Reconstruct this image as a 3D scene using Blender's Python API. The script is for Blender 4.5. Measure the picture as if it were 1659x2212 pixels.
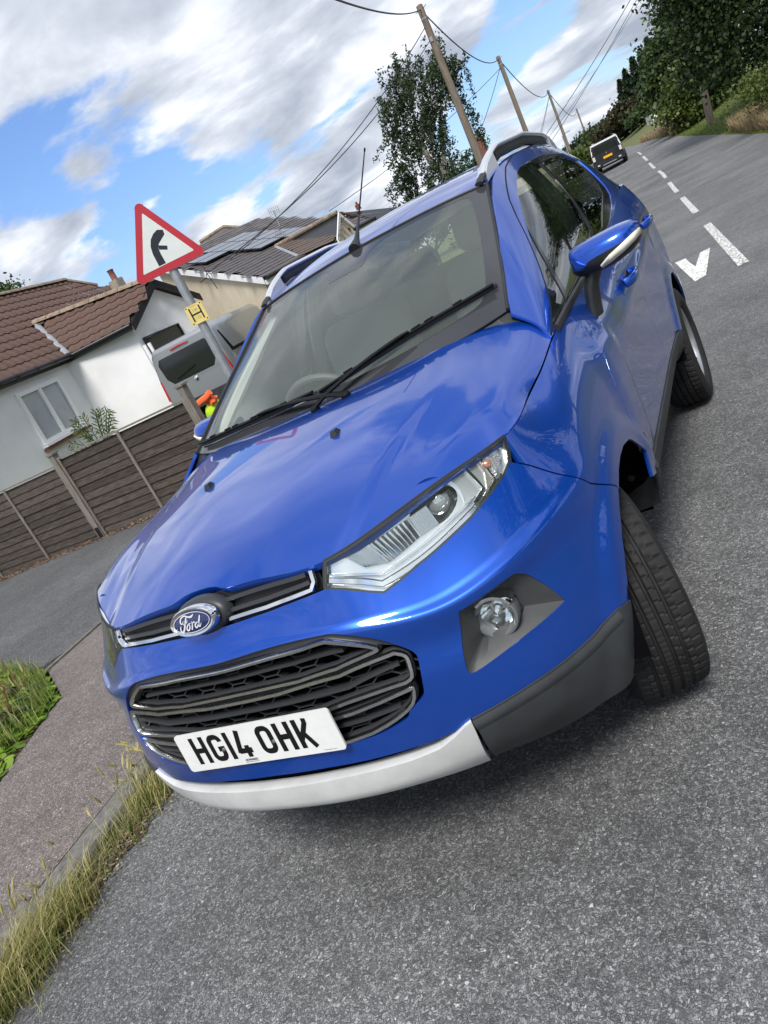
import bpy, bmesh, math, random
import numpy as np
from mathutils import Vector, Matrix
from mathutils.geometry import delaunay_2d_cdt
random.seed(7); rng = np.random.default_rng(7)
for _o in list(bpy.data.objects): bpy.data.objects.remove(_o)
SC = bpy.context.scene; COL = SC.collection
R = math.radians
# ---------------------------------------------------------------- camera
cam = bpy.data.cameras.new('camera'); camo = bpy.data.objects.new('camera', cam); COL.objects.link(camo)
yaw, pit, rol = 0.5573404, -0.26624908, 0.49156777
Mz = Matrix.Rotation(yaw, 3, 'Z') @ Matrix.Rotation(pit, 3, 'X') @ Matrix.Rotation(rol, 3, 'Y')
cr, cf, cu = Mz.col[0], Mz.col[1], Mz.col[2]
mw = Matrix((( cr[0], cu[0], -cf[0], 1.37028481), (cr[1], cu[1], -cf[1], -1.16853259), (cr[2], cu[2], -cf[2], 1.41221665), (0, 0, 0, 1)))
camo.matrix_world = mw
cam.sensor_fit = 'HORIZONTAL'; cam.sensor_width = 36; cam.lens = 36*1640.27201/1659; cam.clip_start = .05; cam.clip_end = 5000
SC.camera = camo
# gravity frame: the parked car and the road share a cross-fall, everything upright leans against it
GU = Vector((.0314, -.01396, 1)).normalized(); GX = (Vector((1, 0, 0))-GU[0]*GU).normalized(); GY = GU.cross(GX)
def G(X, Y, H): return GX*X+GY*Y+GU*H
# ---------------------------------------------------------------- sky, sun, exposure
SUN_EL, SUN_AZ = 52, 160          # degrees; azimuth from +Y clockwise
w = bpy.data.worlds.new('World'); SC.world = w; w.use_nodes = True
nt = w.node_tree; nt.nodes.clear()
def N(t, **k):
    n = nt.nodes.new(t)
    for a, b in k.items(): setattr(n, a, b)
    return n
def L(a, b): nt.links.new(a, b)
def math_(op, a, b=None, clamp=False):
    n = N('ShaderNodeMath', operation=op); n.use_clamp = clamp
    for i, x in enumerate((a, b)):
        if x is None: continue
        if isinstance(x, (int, float)): n.inputs[i].default_value = x
        else: L(x, n.inputs[i])
    return n.outputs[0]
sky = N('ShaderNodeTexSky', sky_type='NISHITA'); sky.sun_disc = False; sky.sun_elevation = R(SUN_EL); sky.sun_rotation = R(SUN_AZ)
sky.air_density = 1.3; sky.dust_density = 1.0; sky.ozone_density = 2.0
tc = N('ShaderNodeTexCoord'); sep = N('ShaderNodeSeparateXYZ'); L(tc.outputs['Generated'], sep.inputs[0])
den = math_('ADD', math_('MAXIMUM', sep.outputs[2], 0.0), .22)
px = math_('DIVIDE', sep.outputs[0], den); py = math_('DIVIDE', sep.outputs[1], den)
cmb = N('ShaderNodeCombineXYZ'); L(px, cmb.inputs[0]); L(py, cmb.inputs[1])
mp = N('ShaderNodeMapping'); L(cmb.outputs[0], mp.inputs[0]); mp.inputs['Location'].default_value = (3.1, 1.7, 0); mp.inputs['Rotation'].default_value = (0, 0, R(-28)); mp.inputs['Scale'].default_value = (.75, 1.0, 1)
n1 = N('ShaderNodeTexNoise'); L(mp.outputs[0], n1.inputs['Vector']); n1.inputs['Scale'].default_value = 2.6; n1.inputs['Detail'].default_value = 10; n1.inputs['Roughness'].default_value = .55; n1.inputs['Distortion'].default_value = .25
# a few breaks in the cloud, as directions in the sky
def gap(dirv, rad, amt):
    v = Vector(dirv).normalized(); dp = N('ShaderNodeVectorMath', operation='DOT_PRODUCT'); L(tc.outputs['Generated'], dp.inputs[0]); dp.inputs[1].default_value = v
    mr = N('ShaderNodeMapRange', interpolation_type='SMOOTHSTEP'); L(dp.outputs['Value'], mr.inputs[0]); mr.inputs[1].default_value = math.cos(rad); mr.inputs[2].default_value = 1; mr.inputs[3].default_value = 0; mr.inputs[4].default_value = amt
    return mr.outputs[0]
cov = n1.outputs['Fac']
GAPS = []
GAPS = [((-.591, .768, .247), R(7), .11), ((-.678, .695, .239), R(6), .12), ((-.499, .842, .204), R(5), .10), ((-.578, .793, .193), R(5), .10), ((-.624, .765, .156), R(4), .10), ((-.209, .968, .139), R(3.5), .14), ((-.252, .963, .098), R(3), .08), ((-.145, .977, .158), R(4), .13)]
for g_ in GAPS: cov = math_('SUBTRACT', cov, gap(*g_))
cr_ = N('ShaderNodeMapRange', interpolation_type='SMOOTHSTEP'); L(cov, cr_.inputs[0]); cr_.inputs[1].default_value = .34; cr_.inputs[2].default_value = .45
# cloud brightness: thick parts grey underneath, thin edges bright
n2 = N('ShaderNodeTexNoise'); L(mp.outputs[0], n2.inputs['Vector']); n2.inputs['Scale'].default_value = 3.0; n2.inputs['Detail'].default_value = 8; n2.inputs['Roughness'].default_value = .55; n2.inputs['Distortion'].default_value = .3
br = N('ShaderNodeValToRGB'); L(n2.outputs['Fac'], br.inputs[0])
e = br.color_ramp.elements; e[0].position = .34; e[0].color = (2.3, 2.6, 3.15, 1); e[1].position = .66; e[1].color = (6.4, 6.6, 6.9, 1)
x_ = e.new(.5); x_.color = (3.8, 4.1, 4.65, 1)
skm = N('ShaderNodeMix', data_type='RGBA', blend_type='MULTIPLY'); skm.inputs[0].default_value = 1; L(sky.outputs[0], skm.inputs[6]); skm.inputs[7].default_value = (.60, .72, .98, 1)
mx = N('ShaderNodeMix', data_type='RGBA'); L(cr_.outputs[0], mx.inputs[0]); L(skm.outputs[2], mx.inputs[6]); L(br.outputs[0], mx.inputs[7])
bg = N('ShaderNodeBackground'); bg.inputs['Strength'].default_value = .1; L(mx.outputs[2], bg.inputs['Color'])
wo = N('ShaderNodeOutputWorld'); L(bg.outputs[0], wo.inputs['Surface'])
sun = bpy.data.lights.new('sun', 'SUN'); sun.energy = 2.3; sun.angle = R(18); sun.color = (1, .955, .89)
suno = bpy.data.objects.new('sun', sun); COL.objects.link(suno)
_a = R(SUN_AZ); sdir = Vector((math.sin(_a)*math.cos(R(SUN_EL)), math.cos(_a)*math.cos(R(SUN_EL)), math.sin(R(SUN_EL))))
suno.rotation_euler = sdir.to_track_quat('Z', 'Y').to_euler(); suno.location = (0, 0, 30)
vs_ = SC.view_settings; vs_.view_transform = 'Standard'; vs_.look = 'None'; vs_.gamma = 1; vs_.exposure = .92; vs_.use_curve_mapping = False
SC.cycles.max_bounces = 8; SC.cycles.transparent_max_bounces = 12
try: SC.cycles.use_denoising = True
except Exception: pass
# ---------------------------------------------------------------- materials
MATS = {}
def mat(name, col, rough=.6, metal=0, coat=0, coat_rough=.03, spec=.5, var=0, vscale=4, bump=0, bscale=60, col2=None, trans=0, ior=1.45, detail=6, bdist=.01, stretch=None, orand=0):
    if name in MATS: return MATS[name]
    m = bpy.data.materials.new(name); m.use_nodes = True; t = m.node_tree; b = t.nodes['Principled BSDF']
    b.inputs['Base Color'].default_value = (*col, 1); b.inputs['Roughness'].default_value = rough; b.inputs['Metallic'].default_value = metal
    b.inputs['Coat Weight'].default_value = coat; b.inputs['Coat Roughness'].default_value = coat_rough; b.inputs['Specular IOR Level'].default_value = spec
    b.inputs['Transmission Weight'].default_value = trans; b.inputs['IOR'].default_value = ior
    co = t.nodes.new('ShaderNodeTexCoord'); vec = co.outputs['Object']
    if stretch:
        mpn = t.nodes.new('ShaderNodeMapping'); mpn.inputs['Scale'].default_value = stretch; t.links.new(vec, mpn.inputs[0]); vec = mpn.outputs[0]
    if var or col2:
        n = t.nodes.new('ShaderNodeTexNoise'); n.inputs['Scale'].default_value = vscale; n.inputs['Detail'].default_value = detail; n.inputs['Roughness'].default_value = .6; t.links.new(vec, n.inputs['Vector'])
        cr = t.nodes.new('ShaderNodeValToRGB'); cr.color_ramp.elements[0].position = .32; cr.color_ramp.elements[1].position = .68
        c2 = col2 if col2 else tuple(c*(1-var) for c in col); c1 = col if col2 else tuple(min(1, c*(1+var*.6)) for c in col)
        cr.color_ramp.elements[0].color = (*c2, 1); cr.color_ramp.elements[1].color = (*c1, 1)
        t.links.new(n.outputs['Fac'], cr.inputs[0]); t.links.new(cr.outputs[0], b.inputs['Base Color'])
    if orand and (var or col2):      # each piece weathered a little differently
        oi = t.nodes.new('ShaderNodeObjectInfo'); mr = t.nodes.new('ShaderNodeMapRange'); mr.inputs[3].default_value = 1-orand; mr.inputs[4].default_value = 1+orand; t.links.new(oi.outputs['Random'], mr.inputs[0])
        vm = t.nodes.new('ShaderNodeVectorMath'); vm.operation = 'SCALE'; t.links.new(cr.outputs[0], vm.inputs[0]); t.links.new(mr.outputs[0], vm.inputs['Scale']); t.links.new(vm.outputs[0], b.inputs['Base Color'])
    if bump:
        n = t.nodes.new('ShaderNodeTexNoise'); n.inputs['Scale'].default_value = bscale; n.inputs['Detail'].default_value = 4; t.links.new(vec, n.inputs['Vector'])
        bp = t.nodes.new('ShaderNodeBump'); bp.inputs['Strength'].default_value = bump; bp.inputs['Distance'].default_value = bdist; t.links.new(n.outputs['Fac'], bp.inputs['Height']); t.links.new(bp.outputs[0], b.inputs['Normal'])
    MATS[name] = m; return m
def glass(name, tint, refl_rough=0.0, ior=1.5, dirt_veil=0, k=1.35):
    m = bpy.data.materials.new(name); m.use_nodes = True; t = m.node_tree; t.nodes.clear()
    o = t.nodes.new('ShaderNodeOutputMaterial'); mx = t.nodes.new('ShaderNodeMixShader'); tr = t.nodes.new('ShaderNodeBsdfTransparent'); gl = t.nodes.new('ShaderNodeBsdfGlossy'); fr = t.nodes.new('ShaderNodeFresnel')
    tr.inputs[0].default_value = (*tint, 1); gl.inputs['Roughness'].default_value = refl_rough; fr.inputs[0].default_value = ior
    ma = t.nodes.new('ShaderNodeMath'); ma.operation = 'MULTIPLY'; ma.inputs[1].default_value = k; ma.use_clamp = True; t.links.new(fr.outputs[0], ma.inputs[0])
    t.links.new(ma.outputs[0], mx.inputs[0]); t.links.new(tr.outputs[0], mx.inputs[1]); t.links.new(gl.outputs[0], mx.inputs[2])
    last = mx.outputs[0]
    if dirt_veil:
        df = t.nodes.new('ShaderNodeBsdfDiffuse'); df.inputs[0].default_value = (.62, .72, .68, 1); m2 = t.nodes.new('ShaderNodeMixShader'); m2.inputs[0].default_value = dirt_veil
        t.links.new(last, m2.inputs[1]); t.links.new(df.outputs[0], m2.inputs[2]); last = m2.outputs[0]
    t.links.new(last, o.inputs[0]); MATS[name] = m; return m
def asphalt(name, dark, light, scale, warm=0, patch=.35):
    m = bpy.data.materials.new(name); m.use_nodes = True; t = m.node_tree; b = t.nodes['Principled BSDF']; lk = t.links.new
    co = t.nodes.new('ShaderNodeTexCoord'); nz = t.nodes.new('ShaderNodeTexNoise'); nz.inputs['Scale'].default_value = 55; nz.inputs['Detail'].default_value = 4; lk(co.outputs['Object'], nz.inputs['Vector'])
    va = t.nodes.new('ShaderNodeVectorMath'); va.operation = 'MULTIPLY_ADD'; lk(nz.outputs['Color'], va.inputs[0]); va.inputs[1].default_value = (.03, .03, .03); lk(co.outputs['Object'], va.inputs[2])
    v = t.nodes.new('ShaderNodeTexVoronoi'); v.inputs['Scale'].default_value = scale; v.inputs['Randomness'].default_value = 1; lk(va.outputs[0], v.inputs['Vector'])
    ve = t.nodes.new('ShaderNodeTexVoronoi'); ve.feature = 'DISTANCE_TO_EDGE'; ve.inputs['Scale'].default_value = scale; lk(va.outputs[0], ve.inputs['Vector'])
    sx = t.nodes.new('ShaderNodeSeparateColor'); lk(v.outputs['Color'], sx.inputs[0])
    st = t.nodes.new('ShaderNodeValToRGB'); lk(sx.outputs[0], st.inputs[0]); el = st.color_ramp.elements
    mid = tuple((a+c)/2 for a, c in zip(dark, light))
    el[0].position = 0; el[0].color = (*tuple(c*1.15 for c in dark), 1); el[1].position = 1; el[1].color = (*tuple(c*1.7 for c in light), 1)
    q = el.new(.55); q.color = (*mid, 1); q = el.new(.86); q.color = (*light, 1); q = el.new(.975); q.color = (*tuple(c*1.1 for c in light), 1)
    ed = t.nodes.new('ShaderNodeMapRange'); lk(ve.outputs['Distance'], ed.inputs[0]); ed.inputs[1].default_value = -.02; ed.inputs[2].default_value = .15
    mx = t.nodes.new('ShaderNodeMix'); mx.data_type = 'RGBA'; lk(ed.outputs[0], mx.inputs[0]); mx.inputs[6].default_value = (*tuple(c*.8 for c in dark), 1); lk(st.outputs[0], mx.inputs[7])
    n2 = t.nodes.new('ShaderNodeTexNoise'); n2.inputs['Scale'].default_value = .7; n2.inputs['Detail'].default_value = 9; n2.inputs['Roughness'].default_value = .62; lk(co.outputs['Object'], n2.inputs['Vector'])
    mr = t.nodes.new('ShaderNodeMapRange'); lk(n2.outputs['Fac'], mr.inputs[0]); mr.inputs[1].default_value = .3; mr.inputs[2].default_value = .72; mr.inputs[3].default_value = 1-patch; mr.inputs[4].default_value = 1+patch*.55
    n3 = t.nodes.new('ShaderNodeTexNoise'); n3.inputs['Scale'].default_value = 330; n3.inputs['Detail'].default_value = 3; lk(co.outputs['Object'], n3.inputs['Vector'])
    m3 = t.nodes.new('ShaderNodeMapRange'); lk(n3.outputs['Fac'], m3.inputs[0]); m3.inputs[1].default_value = .3; m3.inputs[2].default_value = .7; m3.inputs[3].default_value = .62; m3.inputs[4].default_value = 1.35
    n4 = t.nodes.new('ShaderNodeTexNoise'); n4.inputs['Scale'].default_value = 9; n4.inputs['Detail'].default_value = 5; n4.inputs['Roughness'].default_value = .7; lk(co.outputs['Object'], n4.inputs['Vector'])
    m4 = t.nodes.new('ShaderNodeMapRange'); lk(n4.outputs['Fac'], m4.inputs[0]); m4.inputs[1].default_value = .35; m4.inputs[2].default_value = .65; m4.inputs[3].default_value = .86; m4.inputs[4].default_value = 1.12
    m5 = t.nodes.new('ShaderNodeMath'); m5.operation = 'MULTIPLY'; lk(m3.outputs[0], m5.inputs[0]); lk(mr.outputs[0], m5.inputs[1]); m6 = t.nodes.new('ShaderNodeMath'); m6.operation = 'MULTIPLY'; lk(m5.outputs[0], m6.inputs[0]); lk(m4.outputs[0], m6.inputs[1])
    mu = t.nodes.new('ShaderNodeVectorMath'); mu.operation = 'SCALE'; lk(mx.outputs[2], mu.inputs[0]); lk(m6.outputs[0], mu.inputs['Scale']); lk(mu.outputs[0], b.inputs['Base Color'])
    b.inputs['Roughness'].default_value = .82; b.inputs['Specular IOR Level'].default_value = .35
    hh = t.nodes.new('ShaderNodeMath'); hh.operation = 'MULTIPLY'; lk(ed.outputs[0], hh.inputs[0]); lk(sx.outputs[1], hh.inputs[1])
    bp = t.nodes.new('ShaderNodeBump'); bp.inputs['Strength'].default_value = .75; bp.inputs['Distance'].default_value = .004; lk(hh.outputs[0], bp.inputs['Height']); lk(bp.outputs[0], b.inputs['Normal'])
    MATS[name] = m; return m
def leafmat(name, c1, c2, c3, transl=.25, rough=.5):
    m = bpy.data.materials.new(name); m.use_nodes = True; t = m.node_tree; b = t.nodes['Principled BSDF']; lk = t.links.new
    a = t.nodes.new('ShaderNodeAttribute'); a.attribute_name = 'rnd'; r = t.nodes.new('ShaderNodeValToRGB'); lk(a.outputs['Fac'], r.inputs[0])
    e = r.color_ramp.elements; e[0].color = (*c1, 1); e[1].color = (*c3, 1); x = e.new(.55); x.color = (*c2, 1)
    lk(r.outputs[0], b.inputs['Base Color']); b.inputs['Roughness'].default_value = rough; b.inputs['Specular IOR Level'].default_value = .3
    o = t.nodes['Material Output']; tl = t.nodes.new('ShaderNodeBsdfTranslucent'); lk(r.outputs[0], tl.inputs[0]); mx = t.nodes.new('ShaderNodeMixShader'); mx.inputs[0].default_value = transl
    lk(b.outputs[0], mx.inputs[1]); lk(tl.outputs[0], mx.inputs[2]); lk(mx.outputs[0], o.inputs[0]); MATS[name] = m; return m
# ---------------------------------------------------------------- mesh helpers
def basis(d, up=(0, 0, 1)):
    d = Vector(d).normalized(); u = Vector(up)
    if abs(d.dot(u)) > .98: u = Vector((1, 0, 0))
    a = d.cross(u).normalized(); return a, a.cross(d).normalized()
class MB:
    def __init__(s): s.v = []; s.f = []; s.m = []; s.cur = 0
    def add(s, vs, fs):
        o = len(s.v); s.v += [tuple(p) for p in vs]; s.f += [tuple(i+o for i in f) for f in fs]; s.m += [s.cur]*len(fs); return s
    def hexa(s, p):      # p: 4 bottom, 4 top
        return s.add(p, [(3, 2, 1, 0), (4, 5, 6, 7), (0, 1, 5, 4), (1, 2, 6, 5), (2, 3, 7, 6), (3, 0, 4, 7)])
    def box(s, c, d, X=(1, 0, 0), Y=(0, 1, 0), Z=(0, 0, 1)):
        c = Vector(c); X = Vector(X)*d[0]/2; Y = Vector(Y)*d[1]/2; Z = Vector(Z)*d[2]/2
        return s.hexa([c-X-Y-Z, c+X-Y-Z, c+X+Y-Z, c-X+Y-Z, c-X-Y+Z, c+X-Y+Z, c+X+Y+Z, c-X+Y+Z])
    def prism(s, poly, off, cap=True):
        n = len(poly); off = Vector(off); p = [Vector(q) for q in poly]
        f = [(i, (i+1) % n, n+(i+1) % n, n+i) for i in range(n)]
        if cap: f += [tuple(range(n-1, -1, -1)), tuple(range(n, 2*n))]
        return s.add(p+[q+off for q in p], f)
    def tube(s, pts, r, n=8, cap=True, up=(0, 0, 1), sx=1, sy=1, closed=False):
        pts = [Vector(p) for p in pts]; m = len(pts); vs = []
        for i, p in enumerate(pts):
            if closed: d = pts[(i+1) % m]-pts[i-1]
            else: d = pts[min(i+1, m-1)]-pts[max(i-1, 0)]
            a, b = basis(d, up); rr = r[i] if hasattr(r, '__len__') else r
            vs += [p+a*math.cos(2*math.pi*k/n)*rr*sx+b*math.sin(2*math.pi*k/n)*rr*sy for k in range(n)]
        fs = []
        for i in range(m if closed else m-1):
            j = (i+1) % m
            fs += [(i*n+k, i*n+(k+1) % n, j*n+(k+1) % n, j*n+k) for k in range(n)]
        if cap and not closed: fs += [tuple(range(n-1, -1, -1)), tuple((m-1)*n+k for k in range(n))]
        return s.add(vs, fs)
    def ring(s, c, prof, ax, n=32, up=(0, 0, 1), closed=False, capin=False):   # lathe: prof = (along axis, radius)
        c = Vector(c); ax = Vector(ax).normalized(); a, b = basis(ax, up); vs = []
        for h, r in prof: vs += [c+ax*h+(a*math.cos(2*math.pi*k/n)+b*math.sin(2*math.pi*k/n))*r for k in range(n)]
        m = len(prof); fs = []
        for i in range(m if closed else m-1):
            j = (i+1) % m; fs += [(i*n+k, i*n+(k+1) % n, j*n+(k+1) % n, j*n+k) for k in range(n)]
        if capin: fs += [tuple(range(n-1, -1, -1)), tuple((m-1)*n+k for k in range(n))]
        return s.add(vs, fs)
    def mesh(s, name, mats, smooth=False, sharp=None):
        me = bpy.data.meshes.new(name); me.from_pydata(s.v, [], s.f)
        for m in (mats if isinstance(mats, (list, tuple)) else [mats]): me.materials.append(m)
        if any(s.m): me.polygons.foreach_set('material_index', s.m)
        if smooth: me.polygons.foreach_set('use_smooth', [True]*len(s.f))
        me.update()
        if smooth and sharp: me.set_sharp_from_angle(angle=R(sharp))
        return me
    def build(s, name, mats, parent=None, smooth=False, sharp=40, **k): return link(name, s.mesh(name, mats, smooth, sharp), parent, **k)
def link(name, me, parent=None, **k):
    o = bpy.data.objects.new(name, me); COL.objects.link(o)
    if parent is not None:
        o.parent = parent
        if parent.parent is None: o.location = -parent.location
    for a, b in k.items(): o[a] = b
    return o
def thing(name, label, cat, loc, group=None):
    o = bpy.data.objects.new(name, None); COL.objects.link(o); o.location = loc; o.empty_display_size = .1
    o['label'] = label; o['category'] = cat
    if group: o['group'] = group
    return o
def npmesh(name, V, F, mats, smooth=False, rnd=None):
    me = bpy.data.meshes.new(name); V = np.asarray(V, np.float32); F = np.asarray(F, np.int32)
    me.vertices.add(len(V)); me.vertices.foreach_set('co', V.ravel()); k = F.shape[1]
    me.loops.add(F.size); me.loops.foreach_set('vertex_index', F.ravel()); me.polygons.add(len(F)); me.polygons.foreach_set('loop_start', np.arange(0, F.size, k, dtype=np.int32))
    try: me.polygons.foreach_set('loop_total', np.full(len(F), k, np.int32))
    except Exception: pass
    for m in (mats if isinstance(mats, (list, tuple)) else [mats]): me.materials.append(m)
    if smooth: me.polygons.foreach_set('use_smooth', [True]*len(F))
    if rnd is not None:
        at = me.attributes.new('rnd', 'FLOAT', 'FACE'); at.data.foreach_set('value', np.asarray(rnd, np.float32))
    me.update(); me.validate(); return me
# ---------------------------------------------------------------- smooth surfaces of the car
import numpy as np
def _nat(t, Y):
    # natural cubic spline second derivatives; Y: (n, k)
    n = len(t); h = np.diff(t); A = np.zeros((n, n)); B = np.zeros_like(Y)
    A[0, 0] = A[-1, -1] = 1
    for i in range(1, n-1):
        A[i, i-1] = h[i-1]; A[i, i] = 2*(h[i-1]+h[i]); A[i, i+1] = h[i]
        B[i] = 6*((Y[i+1]-Y[i])/h[i]-(Y[i]-Y[i-1])/h[i-1])
    return np.linalg.solve(A, B)
def _cub(t, Y, M, x):
    i = np.clip(np.searchsorted(t, x)-1, 0, len(t)-2); h = (t[i+1]-t[i])[:, None]
    a = (t[i+1]-x)[:, None]/h; b = (x-t[i])[:, None]/h
    return a*Y[i]+b*Y[i+1]+((a**3-a)*M[i]+(b**3-b)*M[i+1])*h*h/6
def _aki(t, Y, x):
    h = np.diff(t)[:, None]; m = np.diff(Y, axis=0)/h
    m = np.vstack([2*m[:1]-m[1:2], m, 2*m[-1:]-m[-2:-1]]); m = np.vstack([2*m[:1]-m[1:2], m, 2*m[-1:]-m[-2:-1]])
    w1 = np.abs(m[3:]-m[2:-1])+1e-3; w2 = np.abs(m[1:-2]-m[:-3])+1e-3
    d = (w1*m[1:-2]+w2*m[2:-1])/(w1+w2)
    i = np.clip(np.searchsorted(t, x)-1, 0, len(t)-2); H = h[i]; s = ((x-t[i])[:, None])/H
    return (2*s**3-3*s**2+1)*Y[i]+(s**3-2*s**2+s)*H*d[i]+(-2*s**3+3*s**2)*Y[i+1]+(s**3-s**2)*H*d[i+1]
class Surf:
    """grid[i][j]: i runs along u, j along v. Interpolates its control points."""
    def __init__(self, grid, mirror=0, disp=None, nu=200, nv=60, vmode='aki'):
        G = np.array(grid, float); self.disp = disp; self.vmode = vmode
        if mirror:                                     # station 0 lies on x=0: continue it to the other side
            G = np.concatenate([G[mirror:0:-1]*[-1, 1, 1], G])
        self.G = G
        du = np.linalg.norm(np.diff(G, axis=0), axis=2).mean(1); tu = np.concatenate([[0], np.cumsum(du)])
        dv = np.linalg.norm(np.diff(G, axis=1), axis=2).mean(0); tv = np.concatenate([[0], np.cumsum(dv)])
        self.tu = tu-tu[mirror]; self.tv = tv; self.U = self.tu[-1]; self.V = tv[-1]
        n, m, _ = G.shape
        self.Mu = _nat(self.tu, G.reshape(n, -1)).reshape(n, m, 3)
        self.nu, self.nv = nu, nv
    def base(self, u, v):
        u = np.asarray(u, float).ravel(); v = np.asarray(v, float).ravel()
        n, m, _ = self.G.shape
        C = _cub(self.tu, self.G.reshape(n, -1), self.Mu.reshape(n, -1), u).reshape(-1, m, 3)
        out = np.zeros((len(u), 3))
        t = self.tv; h = np.diff(t)
        if self.vmode == 'aki':
            mm = np.diff(C, axis=1)/h[None, :, None]
            mm = np.concatenate([2*mm[:, :1]-mm[:, 1:2], mm, 2*mm[:, -1:]-mm[:, -2:-1]], 1)
            mm = np.concatenate([2*mm[:, :1]-mm[:, 1:2], mm, 2*mm[:, -1:]-mm[:, -2:-1]], 1)
            w1 = np.linalg.norm(mm[:, 3:]-mm[:, 2:-1], axis=2, keepdims=True)+2e-2; w2 = np.linalg.norm(mm[:, 1:-2]-mm[:, :-3], axis=2, keepdims=True)+2e-2
            d = (w1*mm[:, 1:-2]+w2*mm[:, 2:-1])/(w1+w2)
        else:
            A = np.zeros((m, m)); A[0, 0] = A[-1, -1] = 1; B = np.zeros_like(C)
            for i in range(1, m-1):
                A[i, i-1] = h[i-1]; A[i, i] = 2*(h[i-1]+h[i]); A[i, i+1] = h[i]
                B[:, i] = 6*((C[:, i+1]-C[:, i])/h[i]-(C[:, i]-C[:, i-1])/h[i-1])
            Mv = np.einsum('ij,njk->nik', np.linalg.inv(A), B)
        i = np.clip(np.searchsorted(t, v)-1, 0, m-2); r = np.arange(len(u)); H = h[i][:, None]; s = (v-t[i])[:, None]/H
        if self.vmode == 'aki':
            return (2*s**3-3*s**2+1)*C[r, i]+(s**3-2*s**2+s)*H*d[r, i]+(-2*s**3+3*s**2)*C[r, i+1]+(s**3-s**2)*H*d[r, i+1]
        a = 1-s
        return a*C[r, i]+s*C[r, i+1]+((a**3-a)*Mv[r, i]+(s**3-s)*Mv[r, i+1])*H*H/6
    def P(self, u, v):
        p = self.base(u, v)
        if self.disp is not None:
            e = 2e-3; nu_ = self.base(np.ravel(u)+e, v)-self.base(np.ravel(u)-e, v); nv_ = self.base(u, np.ravel(v)+e)-self.base(u, np.ravel(v)-e)
            n = np.cross(nu_, nv_); n /= np.linalg.norm(n, axis=1, keepdims=True)+1e-12
            p = p+n*self.disp(p)[:, None]
        return p
    def N(self, u, v):
        e = 1.5e-3; u = np.ravel(u).astype(float); v = np.ravel(v).astype(float)
        n = np.cross(self.P(u+e, v)-self.P(u-e, v), self.P(u, v+e)-self.P(u, v-e))
        return n/(np.linalg.norm(n, axis=1, keepdims=True)+1e-12)
def sstep(a, b, x):
    t = np.clip((x-a)/(b-a), 0, 1); return t*t*(3-2*t)

# front and side skin, half of the car (x > 0); 9 heights at each station
def _st(xs, ys, zs): return list(zip(xs, ys, zs))
ZF = [.345, .395, .475, .62, .74, .800, .826, .88]
_sz = [.385, .425, .485, .59, .70, .80, .87, .95]
S1G = [
 _st([0]*9,                                   [.05,-.008,-.006,.014,.028,.020,.033,.060,.084], ZF+[.955]),
 _st([.20]*9,                                 [.06,.002,.004,.019,.034,.028,.042,.068,.090], ZF+[.951]),
 _st([.40,.42,.43,.43,.42,.412,.405,.39,.373], [.11,.056,.049,.050,.060,.060,.074,.098,.115], [.33,.395,.475,.62,.71,.772,.800,.87]+[.936]),
 _st([.54,.58,.592,.59,.585,.583,.572,.555,.540],[.18,.132,.122,.128,.143,.136,.157,.204,.232], [.315,.395,.475,.60,.675,.738,.768,.86]+[.954]),
 _st([.65,.70,.707,.71,.706,.708,.693,.675,.655],[.24,.217,.210,.224,.242,.236,.258,.306,.338],[.305,.395,.475,.60,.685,.750,.784,.875]+[.967]),
 _st([.75,.785,.793,.795,.79,.789,.778,.768,.755],[.33,.319,.312,.330,.352,.352,.375,.420,.456],[.30,.395,.475,.60,.70,.770,.806,.89,.974]),
 _st([.80,.835,.852,.858,.853,.849,.838,.818,.768],[.45,.445,.44,.46,.485,.495,.52,.57,.60],[.30,.395,.475,.60,.705,.782,.825,.90,.984]),
 _st([.80,.845,.870,.880,.880,.876,.866,.842,.779],[.70,.70,.70,.70,.72,.73,.745,.77,.80],[.36,.41,.48,.60,.71,.78,.84,.92,1.008]),
 _st([.80,.845,.866,.874,.877,.876,.868,.848,.788],[1.1]*9,_sz+[1.052]),
 _st([.80,.845,.864,.872,.873,.876,.880,.868,.800],[1.5]*9,_sz+[1.075]),
 _st([.80,.845,.864,.872,.872,.875,.881,.872,.805],[2.0]*9,_sz+[1.096]),
 _st([.80,.845,.866,.875,.876,.879,.882,.868,.797],[2.6]*9,[.385,.425,.485,.59,.71,.82,.90,.99,1.125]),
 _st([.80,.85,.876,.884,.886,.886,.880,.862,.792],[3.1]*9,[.365,.41,.48,.60,.73,.84,.94,1.06,1.190]),
 _st([.80,.850,.872,.882,.884,.882,.874,.855,.786],[3.5]*9,[.33,.39,.47,.61,.74,.86,.97,1.09,1.235]),
 _st([.77,.80,.83,.845,.850,.850,.842,.822,.755],[3.82]*9,[.33,.39,.48,.61,.75,.87,.98,1.10,1.245]),
 _st([.64,.67,.69,.70,.70,.70,.695,.67,.60],[3.98,4.0,4.02,4.03,4.03,4.02,4.0,3.98,3.95],[.34,.41,.50,.62,.76,.88,.99,1.11,1.23]),
 _st([.28,.28,.28,.28,.28,.28,.28,.28,.26],[4.05,4.08,4.10,4.10,4.10,4.09,4.07,4.04,4.0],[.34,.41,.50,.62,.76,.88,.99,1.11,1.23]),
 _st([0]*9,[4.06,4.09,4.12,4.12,4.12,4.11,4.09,4.05,4.01],[.34,.41,.50,.62,.76,.88,.99,1.11,1.23]),
]
AX1, AX2, WZ = (.80, .0), (3.32, .0), .326
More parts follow.
